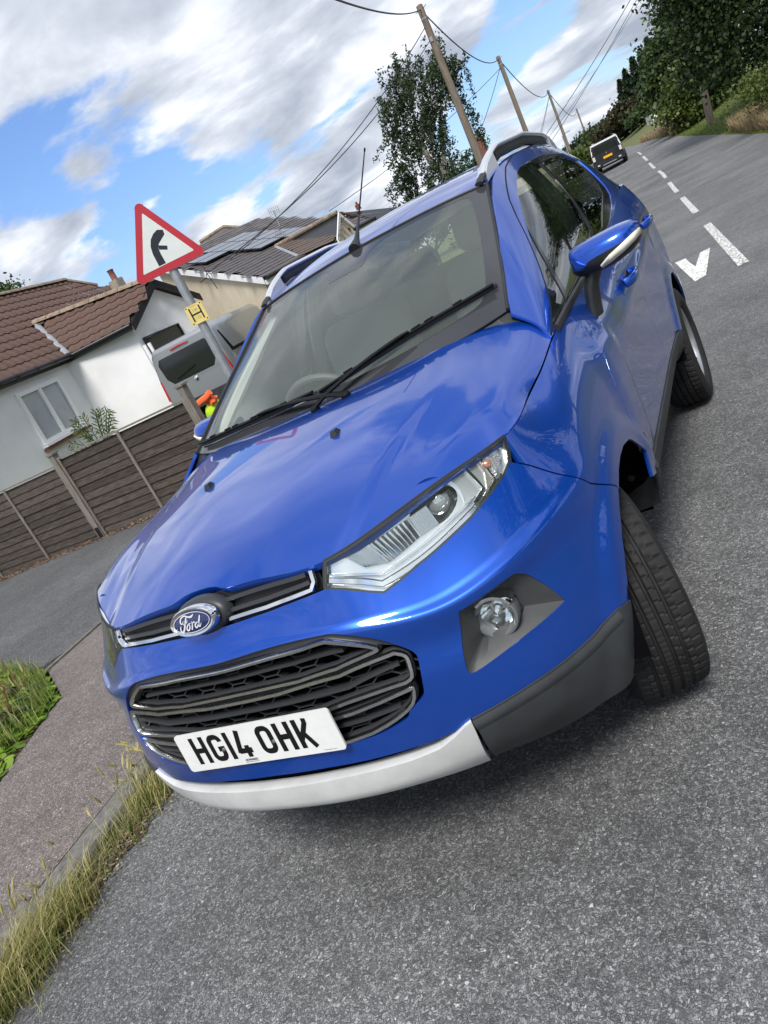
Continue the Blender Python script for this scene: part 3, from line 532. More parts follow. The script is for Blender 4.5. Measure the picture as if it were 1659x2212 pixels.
def cut(S, outer, holes=(), step=.016, offset=0.0, flange=.012, side=1, both=False, free=()):
    """Trim the smooth surface S to a polygon in (u, v) with holes; returns verts, faces, normals.
    side -1 mirrors to the other flank, both joins the two halves across the centre line."""
    polys = [resample(outer, step)]+[resample(h, step) for h in holes]
    allp = []; edges = []
    for P in polys:
        o = len(allp); n = len(P); allp += P; edges += [(o+i, o+(i+1) % n) for i in range(n)]
    A = np.array(allp); lo, hi = A.min(0), A.max(0)
    gx, gy = np.meshgrid(np.arange(lo[0], hi[0], step), np.arange(lo[1], hi[1], step)); Gp = np.stack([gx.ravel(), gy.ravel()], 1)
    k = inpoly(Gp, polys[0])
    for h in polys[1:]: k &= ~inpoly(Gp, h)
    Gp = Gp[k]
    for P in polys: Gp = Gp[edge_dist(Gp, P) > step*.45]
    vin = [Vector(p) for p in allp]+[Vector(p) for p in Gp]
    vo, eo, fo, *_ = delaunay_2d_cdt(vin, edges, [], 0, 1e-6)
    V2 = np.array([tuple(p) for p in vo]); F = np.array([f for f in fo if len(f) == 3]); c = V2[F].mean(1)
    k = inpoly(c, polys[0])
    for h in polys[1:]: k &= ~inpoly(c, h)
    F = F[k]; ar = np.cross(V2[F[:, 1]]-V2[F[:, 0]], V2[F[:, 2]]-V2[F[:, 0]]); F = F[np.abs(ar) > 1e-10]
    used = np.unique(F); mp_ = -np.ones(len(V2), int); mp_[used] = np.arange(len(used)); F = mp_[F]; V2 = V2[used]
    Pn = S.N(V2[:, 0], V2[:, 1]); P3 = S.P(V2[:, 0], V2[:, 1])
    fn = np.cross(P3[F[:, 1]]-P3[F[:, 0]], P3[F[:, 2]]-P3[F[:, 0]])
    fl = (fn*Pn[F[:, 0]]).sum(1) < 0; F[fl] = F[fl][:, ::-1]
    P3 = P3+Pn*offset
    verts, faces, norms = [P3], [F], [Pn]
    if flange:
        ec = {}
        for f in F:
            for a, b in ((f[0], f[1]), (f[1], f[2]), (f[2], f[0])):
                ec[(a, b)] = 1
        be = [(a, b) for a, b in ec if (b, a) not in ec and not (abs(P3[a, 0]) < 1e-4 and abs(P3[b, 0]) < 1e-4 and both)]
        if be:
            be = np.array(be); a, b = be[:, 0], be[:, 1]; n0 = len(P3); m = len(be)
            q = np.concatenate([P3[a], P3[b], P3[b]-Pn[b]*flange, P3[a]-Pn[a]*flange])
            en = np.cross(Pn[a], P3[b]-P3[a]); en = -np.cross(P3[b]-P3[a], Pn[a]); en /= np.linalg.norm(en, axis=1, keepdims=True)+1e-12
            en = np.cross(P3[b]-P3[a], Pn[a]); en /= np.linalg.norm(en, axis=1, keepdims=True)+1e-12
            # small rolled edge: blend normals at the top of the flange
            top = en*.9+Pn[a]*.35; top /= np.linalg.norm(top, axis=1, keepdims=True)
            i = np.arange(m)+n0
            faces.append(np.stack([i+m, i, i+3*m], 1)); faces.append(np.stack([i+m, i+3*m, i+2*m], 1))
            verts.append(q); norms.append(np.concatenate([top, top, en, en]))
    V = np.concatenate(verts); F = np.concatenate(faces); Nn = np.concatenate(norms)
    flip = lambda: (V*[-1, 1, 1], F[:, ::-1], Nn*[-1, 1, 1])
    if both:
        V2_, F2_, N2_ = flip(); n = len(V); V = np.concatenate([V, V2_]); F = np.concatenate([F, F2_+n]); Nn = np.concatenate([Nn, N2_])
    elif side < 0: V, F, Nn = flip()
    return V, F, Nn
def panel(name, S, outer, holes=(), m=None, parent=None, label=None, **k):
    V, F, Nn = cut(S, outer, holes, **k); me = npmesh(name, V, F, m or paint, smooth=True)
    if len(me.vertices) == len(Nn): me.normals_split_custom_set_from_vertices([tuple(n) for n in Nn])
    o = link(name, me, parent or CAR)
    if label: o['label'] = label
    return o
def on(S, uv, off=0.0, side=1):
    uv = np.array(uv, float).reshape(-1, 2); P = S.P(uv[:, 0], uv[:, 1]); n = S.N(uv[:, 0], uv[:, 1]); P = P+n*off
    return [Vector((p[0]*side, p[1], p[2])) for p in P], [Vector((q[0]*side, q[1], q[2])) for q in n]
def strip(mb, S, uv, w, h, base=0.0, side=1, closed=False, bev=.3, step=.02):
    """bar of width w standing h above the surface, along a (u, v) polyline"""
    uv = [tuple(p) for p in uv]; pts = []
    n = len(uv)
    for i in range(n if closed else n-1):
        a = np.array(uv[i]); b = np.array(uv[(i+1) % n]); k = max(1, int(np.linalg.norm(b-a)/step)); pts += [tuple(a+(b-a)*j/k) for j in range(k)]
    if not closed: pts.append(uv[-1])
    P, Nn = on(S, pts, 0, side); m = len(P); vs = []
    prof = [(-.5, base), (-.5, base+h*(1-bev)), (-.5+bev*.4, base+h), (.5-bev*.4, base+h), (.5, base+h*(1-bev)), (.5, base)]
    for i in range(m):
        d = (P[(i+1) % m]-P[i-1]) if closed else (P[min(i+1, m-1)]-P[max(i-1, 0)])
        t = d.cross(Nn[i]).normalized(); vs += [P[i]+t*w*x+Nn[i]*y for x, y in prof]
    q = len(prof); fs = []
    for i in range(m if closed else m-1):
        j = (i+1) % m
        for k in range(q-1):
            f = (i*q+k, j*q+k, j*q+k+1, i*q+k+1); fs.append(f if side > 0 else f)
    if not closed: fs += [tuple(range(q)), tuple((m-1)*q+k for k in range(q-1, -1, -1))]
    mb.add(vs, fs); return mb
def vz(u, z):      # height on the front and side skin -> v
    P = S1.base(np.full(200, u), np.linspace(0, S1.V, 200)); return float(np.interp(z, P[:, 2], np.linspace(0, S1.V, 200)))
def usy(y, v):     # u on the flank for a given y
    us = np.linspace(S1.tu[5], S1.tu[17], 500); P = S1.base(us, np.full(500, v)); return float(np.interp(y, P[:, 1], us))
hl = TR['headlight']; V1 = S1.V
uA = usy(1.03, V1)
bs = TR['bumper_seam']; ct = TR['clad_top']; go = TR['grille_out']; af = TR['arch_f']; ar_ = TR['arch_r']; fog = TR['fog']
go2 = smoothpoly(go, 5)
goL = [(0.0, vz(0, .803))]+go2+[(0.0, vz(0, .518))]
# point lists along the arch: af runs from the front foot over the top to the rear foot
afc = [p for p in af]
def arch_split(poly, zf):    # index of first arch point above height zf, from front
    P = S1.base([p[0] for p in poly], [p[1] for p in poly]); return P
Pa = arch_split(af, 0)
i_seam = min(range(len(af)//2), key=lambda i: abs(Pa[i, 2]-.695)); i_clad = min(range(len(af)//2), key=lambda i: abs(Pa[i, 2]-.51))
i_sill = min(range(len(af)//2, len(af)), key=lambda i: abs(Pa[i, 2]-.51))
top_bumper = [(0.0, vz(0, .874)), (.1, vz(.1, .875)), (.2, vz(.2, .877)), (.3, vz(.3, .881))]
hl_low = hl[::-1]      # inner bottom ... round to the inner top
bumper = top_bumper+[hl[18], hl[17], hl[16], hl[15], hl[14], hl[13], hl[12], hl[11], hl[10]]+[(bs[i][0], bs[i][1]) for i in range(1, 5)]+[af[i_seam]]+af[i_seam-1:i_clad-1:-1]+[ct[4], ct[3], ct[2], ct[1], ct[0], (ct[0][0]-.05, vz(ct[0][0]-.05, .468)), TR['blue_bot'][0], TR['blue_bot'][1], TR['blue_bot'][2], (0.0, vz(0, .475))]
bumper += goL[::-1]
for nm_, bth in (('front_bumper', True),): panel(nm_, S1, bumper, [smoothpoly(fog, 3, True)], both=True, step=.014)
# bonnet with the notch above the badge
V2_, U2_ = S2.V, S2.U
notch = [(0.0, .024), (.03, .023), (.055, .018), (.075, .009), (.095, .003)]
bonnet = notch+[(.12, .0015), (.25, .0015), (.373, .0015)]+[(U2_*t, .0015) for t in (.70, .82, .92)]+[(U2_-.002, .01), (U2_-.002, V2_*.5), (U2_-.002, V2_-.002), (U2_*.8, V2_-.002), (U2_*.5, V2_-.002), (0, V2_-.002)]
panel('bonnet', S2, bonnet, both=True, step=.018, flange=.02)
ds = TR['door_seam']; g1 = .0016
def shift(p, du, dv=0): return (p[0]+du, p[1]+dv)
for side in (1, -1):
    # ---- wing
    fen = [(hl[8][0]+.004, V1-.003), (uA*.5+hl[8][0]*.5, V1-.003), (uA, V1-.003), (ds[0][0]-.004, V1-.003)]+[shift(p, -g1) for p in ds[1:5]]+[(ds[5][0]-g1, vz(ds[5][0], .52))]+[af[i_sill]]+af[i_sill-1:i_seam:-1]+[(af[i_seam][0], af[i_seam][1]+.005), shift(bs[4], .002, .004), shift(bs[3], .002, .003), shift(bs[2], .002, .003), shift(bs[1], .002, .003), shift(hl[9], .003, 0)]
    panel('wing', S1, fen, side=side, step=.015)
    b = TR['bseam']; r_ = TR['rseam']
    fd = [(ds[0][0], V1-.002)]+[shift(p, g1) for p in ds[1:5]]+[(ds[5][0]+g1, vz(ds[5][0], .52))]+[(b[5][0]-g1, vz(b[5][0], .52))]+[shift(p, -g1) for p in b[4::-1]]
    fd[-1] = (fd[-1][0], V1-.002)
    panel('front_door', S1, fd, side=side, step=.022)
    rd = [(b[0][0]+g1, V1-.002)]+[shift(p, g1) for p in b[1:]]+[(r_[5][0]-g1, vz(r_[5][0], .52))]+[shift(p, -g1) for p in r_[4::-1]]
    rd[-1] = (rd[-1][0], V1-.002); rd = [p if p[1] < V1-.002 else (p[0], V1-.002) for p in rd]
    panel('rear_door', S1, rd, side=side, step=.025)
    Pr = arch_split(ar_, 0); ir = min(range(len(ar_)//2), key=lambda i: abs(Pr[i, 2]-.51)); ir2 = min(range(len(ar_)//2, len(ar_)), key=lambda i: abs(Pr[i, 2]-.47))
    qt = [(r_[0][0]+g1, V1-.002)]+[shift(p, g1) for p in r_[1:]]+[ar_[i] for i in range(ir, ir2+1)]+[(S1.tu[-3], vz(S1.tu[-3], .47)), (S1.U, vz(S1.U, .47)), (S1.U, V1-.002)]
    tl = [(usy(3.76, .5), vz(usy(3.76, .5), .93)), (usy(3.80, .5), vz(usy(3.8, .5), 1.14)), (usy(3.99, .5)+.02, vz(usy(3.99, .5), 1.16)), (usy(3.99, .5)+.02, vz(usy(3.99, .5), .90))]
    panel('rear_quarter', S1, qt, [tl], side=side, step=.03)
    panel('tail_light', S1, tl, m=redl, side=side, step=.03, offset=.004)
    # ---- cladding
    cb = [ct[0], ct[1], ct[2], ct[3], ct[4]]+af[i_clad:0:-1]+[af[1], (af[1][0]-.02, .004), (S1.tu[6]*.7+S1.tu[5]*.3, .004), (ct[0][0]+.06, .004), (ct[0][0]+.012, .004)]
    panel('corner_cladding', S1, cb, m=clad, side=side, offset=.004, step=.016, flange=.025, label='dark grey plastic corner of the bumper')
    vs_a = lambda u, z: (u, vz(u, z))
    ul = [(af[i_sill+1][0]+.03, .03), (af[i_sill+1][0]+.004, vz(af[i_sill+1][0], .505))]+[vs_a(u, .512) for u in np.linspace(af[i_sill+1][0]+.03, ar_[ir][0]-.02, 8)]+[(ar_[ir-1][0]-.005, ar_[ir-1][1]), (ar_[ir-1][0]-.04, .03)]
    panel('sill_cladding', S1, ul, m=clad, side=side, offset=.006, step=.03, flange=.03)
    mb = MB(); strip(mb, S1, [shift(p, 0, -.020) for p in ct[:5]], .030, .006, .003, side, bev=.9); mb.build('cladding_ledge', clad, CAR, smooth=True)
    # arch lip
    mb = MB(); strip(mb, S1, [p for p in af[i_seam:i_sill]], .010, .004, -.004, side); mb.build('arch_lip', paint, CAR, smooth=True)
    mb = MB(); strip(mb, S1, [p for p in ar_[ir:ir2+1]], .010, .004, -.004, side); mb.build('arch_lip', paint, CAR, smooth=True)
    # wheel-arch liners
    for yc in (.80, 3.30):
        mb = MB(); pr_ = []; n = 24
        for k in range(n+1):
            a = R(4+172*k/n); pr_.append((yc-.412*math.cos(a), .326+.412*math.sin(a)))
        vs = [(side*(.872 if z > .5 or y < yc else .82), y, z) for y, z in pr_]+[(side*.52, y, z) for y, z in pr_]
        fs = [(i, i+1, n+2+i, n+1+i) for i in range(n)]+[tuple(range(n+1, 2*n+2))]
        mb.add(vs, fs); mb.build('wheel_arch_liner', dark, CAR, smooth=True)
    # ---- cabin side
    opening = [(0, 0)]
    gf = TR['glass_front']; gr = TR['glass_rear']; tr_ = TR['trim_rear']; qd = TR['qdiv']
    v0 = .004
    op = [(gf[9][0]-.035, v0)]+[gf[i] for i in range(9, 0, -1)]
    op = [(op[1][0]-.01, v0)]+[gf[i] for i in (9, 8, 7, 6, 5, 4, 3, 2, 1)]+[gr[2], gr[3], tr_[0], (tr_[1][0], tr_[1][1]), (tr_[2][0], tr_[2][1]), (tr_[3][0]+.02, tr_[3][1]), (tr_[4][0]+.02, tr_[4][1]), (tr_[5][0], max(tr_[5][1], .012)), (tr_[5][0]-.05, .0035)]
    cabo = [(0.0, .001), (op[0][0]-.002, .001)]+op+[(op[-1][0]+.01, .001), (S3.U, .001), (S3.U, S3.V-.001), (.8, S3.V-.001), (0, S3.V-.001)]
    panel('cabin_frame', S3, [(0.0, .001), (S3.U*.5, .001), (S3.U, .001), (S3.U, S3.V-.001), (S3.U*.5, S3.V-.001), (0, S3.V-.001)], [op], side=side, step=.02)
    q1 = [gf[9], gf[8], gf[7], gf[6], qd[0], qd[1], qd[2], qd[3], gf[10]]
    glf = [shift(qd[0], .022), gf[5], gf[4], gf[3], gf[2], gf[1], gf[0], gf[18], gf[17], gf[16], gf[15], gf[14], gf[13], gf[12], shift(qd[3], .03), shift(qd[2], .028), shift(qd[1], .025)]
    glf = [shift(qd[0], .02, .004)]+[gf[5], gf[4], gf[3], gf[2], gf[1], gf[0], gf[18], gf[17], gf[16], gf[15], (gf[14][0], .03), (gf[12][0], .02), (qd[3][0]+.045, .018), shift(qd[2], .035), shift(qd[1], .028)]
    q1 = [(gf[9][0]+.02, .015), shift(gf[8], .012), shift(gf[7], .010), shift(gf[6], .008), shift(qd[0], -.006, -.006), shift(qd[1], -.006), shift(qd[2], -.008), (qd[3][0]-.012, .018)]
    B0 = .035
    grr = [shift(gr[0], .02), gr[3], (gr[4][0]-.02, gr[4][1]), (gr[5][0]-.01, gr[5][1]), shift(gr[6], -.012), shift(gr[7], -.012), (gr[8][0], max(gr[8][1], .03)), (gr[9][0], .03), (gr[11][0]+.06, .03), shift(gf[15], B0+.02), shift(gf[16], B0), shift(gf[17], B0), shift(gf[18], B0)]
    inner = [shift(p, 0, 0) for p in op]
    panel('window_trim', S3, op, [q1, glf, grr], m=gloss, side=side, step=.022, offset=-.004, flange=.008)
    panel('quarter_glass', S3, q1, m=sidegl, side=side, step=.03, offset=-.007, flange=0)
    panel('front_door_glass', S3, glf, m=sidegl, side=side, step=.035, offset=-.008, flange=0)
    panel('rear_door_glass', S3, grr, m=tint, side=side, step=.035, offset=-.008, flange=0)
    mb = MB(); strip(mb, S3, [p for p in TR['door_seam_top'][0:9]], .006, .0008, 0, side); strip(mb, S3, [(op[0][0]-.06, .02)]+[shift(p, -.02) for p in (gf[7], gf[6])]+[TR['door_seam_top'][9], TR['door_seam_top'][8]], .005, .0006, 0, side); mb.build('door_gap', gap_shade, CAR)
    # belt seal
    mb = MB(); P0, _ = on(S3, [(u, .004) for u in np.linspace(op[0][0]+.0, tr_[5][0]+.25, 30)], .004, side); mb.tube(P0, .010, 8, sy=1.3); mb.build('belt_seal', blk, CAR, smooth=True)
# near-black backing added behind the panels so their gaps look dark
def uvrect(S, e=.0): return [(0, e), (S.U*.33, e), (S.U*.66, e), (S.U-e, e), (S.U-e, S.V-e), (S.U*.5, S.V-e), (0, S.V-e)]
def grow(poly, k): c_ = np.mean(np.array(poly), 0); return [(float(c_[0]+(p[0]-c_[0])*k), float(min(max(c_[1]+(p[1]-c_[1])*k, .096), V1-.03))) for p in poly]
panel('gap_backing', S1, [(0, .09), (1.2, .09), (2.5, .09), (S1.U, .09), (S1.U, V1-.02), (2.5, V1-.02), (1.2, V1-.02), (.5, V1-.02), (0, V1-.02)], [grow(af, 1.12), grow(ar_, 1.12), grow(hl, .97), grow(fog, .97), [(.002, vz(0, .82))]+[(p[0]+.03, p[1]+(.02 if p[1] > vz(.3, .68) else -.02)) for p in goL[1:-1]]+[(.002, vz(0, .50))]], m=dark, both=True, step=.045, offset=-.03, flange=0)
panel('bonnet_backing', S2, [(0, .012), (U2_-.02, .012), (U2_-.02, V2_-.02), (0, V2_-.02)], m=dark, both=True, step=.06, offset=-.024, flange=0)
# ---- roof, windscreen
panel('roof', S4, [(0, .002), (S4.U*.5, .002), (S4.U, .002), (S4.U, S4.V), (0, S4.V)], both=True, step=.035, flange=.01)
U5, V5 = S5.U, S5.V
clear = [(0, V5-.095), (.10, V5-.095), (.14, V5-.075), (.20, V5-.045), (U5*.72, V5-.038), (U5-.105, V5-.045), (U5-.075, V5-.10), (U5-.06, V5*.6), (U5-.055, V5*.3), (U5-.065, .17), (U5-.10, .115), (U5*.6, .085), (U5*.3, .075), (0, .07)]
sens = [(0, V5-.20), (.085, V5-.20), (.10, V5-.10), (.10, V5-.095), (0, V5-.095)]
clear2 = [(0, V5-.20), (.075, V5-.20), (.088, V5-.185), (.105, V5-.11), (.14, V5-.075), (.20, V5-.045), (U5*.72, V5-.038), (U5-.105, V5-.045), (U5-.08, V5-.10), (U5-.062, V5*.6), (U5-.058, V5*.3), (U5-.068, .17), (U5-.10, .115), (U5*.6, .085), (U5*.3, .075), (0, .07)]
clear2 = smoothpoly(clear2, 4)
frit = mat('screen_frit', (.035, .037, .042), rough=.07, spec=.5)
panel('windscreen', S5, clear2, m=wsglass, both=True, step=.03, offset=-.001, flange=0)
panel('screen_border', S5, [(0, .003), (U5*.5, .003), (U5-.006, .003), (U5-.006, V5*.5), (U5-.006, V5-.004), (U5*.5, V5-.004), (0, V5-.004)]+[(p[0], p[1]) for p in clear2], m=frit, both=True, step=.025, flange=.004)
mb = MB()
for s in (1, -1): P0, _ = on(S5, [(U5-.002, v) for v in np.linspace(.0, V5, 24)], .003, s); mb.tube(P0, .0065, 6)
P0, _ = on(S5, [(u, V5) for u in np.linspace(-.0, U5, 12)], .002); Pm, _ = on(S5, [(u, V5) for u in np.linspace(U5, 0, 12)], .002, -1); mb.tube(Pm+P0[1:], .005, 6)
mb.build('screen_seal', blk, CAR, smooth=True)
# ---- cowl under the screen
mb = MB(); us = np.linspace(0, 1, 16)
for s in (1, -1):
    A_ = [Vector((s*x, y, z)) for x, y, z in S2.P(us*U2_*.93, np.full(16, V2_-.03))]; B_ = [Vector((s*x, y, z)) for x, y, z in S5.P(us*U5, np.full(16, .035))]
    vs = [a+Vector((0, 0, -.03)) for a in A_]+[b+Vector((0, -.01, -.012)) for b in B_]; mb.add(vs, [(i, i+1, 17+i, 16+i) if s > 0 else (16+i, 17+i, i+1, i) for i in range(15)])
mb.build('cowl', blk, CAR)
for s in (1, -1):      # corner caps beside the bonnet hinges
    P0 = [(s*.645, 1.08, 1.118), (s*.68, 1.085, 1.112), (s*.69, 1.10, 1.118), (s*.68, 1.112, 1.130), (s*.655, 1.105, 1.140)]
    mb = MB(); mb.prism(P0 if s > 0 else P0[::-1], (0, 0, -.03)); mb.build('cowl_cap', blk, CAR)
# ---- roof rails
for s in (1, -1):
    ys = np.linspace(1.905, 3.55, 30); pts = []; rr = []
    for i, y in enumerate(ys):
        t = i/29; h = .056*min(1, t/.16)**.6*min(1, (1-t)/.12)**.6; xr = float(np.interp(y, [1.86, 2.2, 2.7, 3.2, 3.6], [.552, .572, .578, .565, .54])); zr = float(np.interp(y, [1.86, 2.2, 2.7, 3.2, 3.6], [1.566, 1.604, 1.628, 1.612, 1.57]))
        pts.append(Vector((s*xr, y, zr+h+.002))); rr.append(.016 if .04 < t < .96 else .012)
    mb = MB(); mb.tube(pts, rr, 10, sx=1.1, sy=.72)
    rail = mb.build('roof_rail', railm, CAR, smooth=True)
    for t0, t1 in ((0, .13), (.88, 1)):
        mb = MB(); q = [pts[i] for i in range(int(t0*29), int(t1*29)+1)]
        vs = []
        for p in q: vs += [p+Vector((-.02, 0, 0)), p+Vector((.02, 0, 0)), Vector((p.x+.022, p.y, p.z-.085 if abs(p.z) > 1.6 else p.z-.03)), Vector((p.x-.022, p.y, p.z-.085 if abs(p.z) > 1.6 else p.z-.03))]
        n = len(q); mb.add(vs, [(i*4+k, i*4+(k+1) % 4, i*4+4+(k+1) % 4, i*4+4+k) for i in range(n-1) for k in range(4)]+[(3, 2, 1, 0), (4*n-4, 4*n-3, 4*n-2, 4*n-1)])
        mb.build('rail_foot', railm, rail, smooth=True, sharp=50)
    mb = MB(); mb.tube([Vector((s*.548, 1.838, 1.548)), Vector((s*.553, 1.87, 1.562)), Vector((s*.558, 1.93, 1.578))], .017, 8, sy=.45)
    mb.build('rail_gasket', clad, CAR, smooth=True)
    mb = MB(); mb.tube([p+Vector((0, 0, -.028)) for p in pts[4:25]], .016, 6, sx=.8, sy=1.5); mb.build('rail_underside', clad, rail, smooth=True)
# ---- aerial
mb = MB(); b0 = Vector((0, 1.80, 1.566)); dA = (Vector((0, 2.353, 1.946))-b0).normalized()
mb.tube([b0-Vector((0, .02, .004)), b0+dA*.05, b0+dA*.10], [.026, .012, .008], 10); mb.tube([b0+dA*.10, b0+dA*.20], [.0065, .005], 8); ae = mb.build('aerial', blk, CAR, smooth=True)
mb = MB(); mb.tube([b0+dA*.20, b0+dA*.665], [.0036, .0028], 6); mb.tube([b0+dA*.655, b0+dA*.675], .0045, 6); mb.build('aerial_mast', ink, ae)
# ---- bonnet washer jets
for s in (1, -1):
    p = Vector((s*.25, .598, 1.104)); mb = MB(); vs = [p+Vector((-.013, -.014, -.003)), p+Vector((.013, -.014, -.003)), p+Vector((.010, .022, .001)), p+Vector((-.010, .022, .001)), p+Vector((-.008, -.008, .013)), p+Vector((.008, -.008, .013)), p+Vector((.004, .012, .014)), p+Vector((-.004, .012, .014))]
    mb.hexa(vs); mb.build('washer_jet', blk, CAR)
# ---- front grilles
fp = mat('grille_plastic', (.030, .032, .036), rough=.42, spec=.5)
ugp = [(0, vz(0, .868)+.001), (.2, vz(.2, .871)+.001), (.36, vz(.36, .884)), (.375, vz(.375, .905)), (.378, V1-.004), (0, V1-.002)]
panel('upper_grille_backing', S1, ugp, m=mat('grille_black', (.010, .011, .013), rough=.5), both=True, step=.03, offset=-.022, flange=0)
mb = MB()
for s in (1, -1):
    for z0, z1 in ((.905, .908), (.930, .926)): mb = MB(); strip(mb, S1, [(.07, vz(.07, z0)), (.2, vz(.2, z0)), (.345, vz(.345, z1))], .012, .014, -.018, s); mb.build('upper_grille_slat', fp, CAR, smooth=True)
for s in (1, -1): mb = MB(); strip(mb, S1, [(.082, vz(.082, .888)), (.2, vz(.2, .888)), (.345, vz(.345, .892)), (.362, vz(.362, .906)), (.370, vz(.37, .931))], .014, .014, -.006, s, bev=.5); mb.build('upper_grille_chrome', chrome, CAR, smooth=True, label='bright chrome strip under the bonnet edge')
# lower grille: surround, bars, honeycomb
def inset(poly, d):
    c = np.mean(poly, 0); out = []
    for p in poly: q = np.array(p); v = c-q; out.append(tuple(q+v/np.linalg.norm(v)*d))
    return out
def cl(p): return (max(p[0], 0), p[1])
ext = lambda pts: [(0.0, pts[0][1]+(pts[0][1]-pts[1][1])*0.0)]+list(pts)
bA, bB, bC = TR['barA'], TR['barB'], TR['barC']
zA0, zA1, zB0, zB1, zC0, zC1 = .777, .705, .684, .612, .590, .527
gin = [(p[0]-.03 if p[0] > .1 else p[0], p[1]) for p in go2]
gsur = goL
gcl = [(0.0, vz(0, .79))]+[(.19, vz(.19, .785)), (.30, vz(.3, .775)), (.41, vz(.41, .733)), (.475, vz(.475, .698)), (.487, vz(.487, .66)), (.478, vz(.478, .60)), (.44, vz(.44, .556)), (.38, vz(.38, .532)), (.25, vz(.25, .525)), (0.0, vz(0, .524))]
goG = [(p[0] if p[0] < .01 else p[0]+.008*(1 if p[0] > .3 else 0), p[1]+(.010 if p[1] > vz(.3, .66) else -.010)) for p in goL]
panel('lower_grille_surround', S1, goG+gcl[::-1], m=fp, both=True, step=.02, offset=-.010, flange=.03)
loops = [smoothpoly([(0.0, vz(0, zA0)), (bA[0][0], vz(bA[0][0], .779))]+bA[1:4], 3)+smoothpoly([bA[4], bA[5], bA[6]], 3)+[(.2, vz(.2, .703)), (0.0, vz(0, zA1))],
 [(0.0, vz(0, zB0)), (.124, vz(.124, .684))]+[bB[1]]+smoothpoly(bB[2:7], 3)+[bB[7], (.2, vz(.2, .612)), (0.0, vz(0, zB1))],
 [(0.0, vz(0, zC0)), (.2, vz(.2, .590)), bC[1], bC[2]]+smoothpoly([bC[3], bC[4], bC[5], bC[6]], 3)+[(.25, vz(.25, .527)), (0.0, vz(0, zC1))]]
for lp in loops:
    mb = MB()
    for s in (1, -1): strip(mb, S1, lp, .0115, .013, -.011, s, bev=.45, step=.015)
    mb.build('grille_bar', satin, CAR, smooth=True, sharp=50, label='satin chrome outline bar of the lower grille')
    mb = MB()
    for s in (1, -1): strip(mb, S1, [(p[0], p[1]) for p in lp], .019, .014, -.026, s, bev=.3, step=.015)
    mb.build('grille_bar_base', fp, CAR, smooth=True, sharp=50)
mb = MB()
for s in (1, -1):
    for pts in ([(0.0, vz(0, .742)), (.2, vz(.2, .742)), (.335, vz(.335, .74))], [(0.0, vz(0, .650)), (.15, vz(.15, .650)), (.30, vz(.3, .652)), TR['slat2'][2]], [(.2, vz(.2, .562)), (.30, vz(.3, .563)), (.39, vz(.39, .570))]):
        strip(mb, S1, pts, .016, .024, -.036, s, bev=.7)
mb.build('grille_slat', fp, CAR, smooth=True, sharp=50)
# honeycomb walls
mb = MB(); hx = .074; hy = .027
gpoly = resample([cl(p) for p in gcl], .05)
for s in (1, -1):
    for r in range(-1, 20):
        zc = .52+r*hy
        for c in range(0, 14):
            uc = c*hx*.75+.0; zz = zc+(hy*.5 if c % 2 else 0)
            pts = [(uc+hx*.5*math.cos(R(60*k)), zz+hy*.5*math.sin(R(60*k))/.866) for k in range(4)]
            vv = [(u, vz(max(u, 0), z)) for u, z in pts]
            if not all(inpoly(np.array([(abs(u), v)]), gcl)[0] for u, v in vv): continue
            for a, b in zip(vv[:-1], vv[1:]):
                A_, NA = on(S1, [a, b], -.024, s); mb.add([A_[0]-NA[0]*.022, A_[1]-NA[1]*.022, A_[1], A_[0]], [(0, 1, 2, 3)])
                t = (A_[1]-A_[0]).cross(NA[0]).normalized()*.0018; mb.add([A_[0]-t, A_[1]-t, A_[1]+t, A_[0]+t], [(0, 1, 2, 3)])
mb.build('grille_honeycomb', mat('honeycomb', (.022, .023, .026), rough=.45), CAR, kind='stuff')
panel('radiator_backing', S1, [(0, vz(0, .81)), (.3, vz(.3, .8)), (.5, vz(.5, .72)), (.5, vz(.5, .55)), (.3, vz(.3, .5)), (0, vz(0, .5))], m=dark, both=True, step=.06, offset=-.055, flange=0)
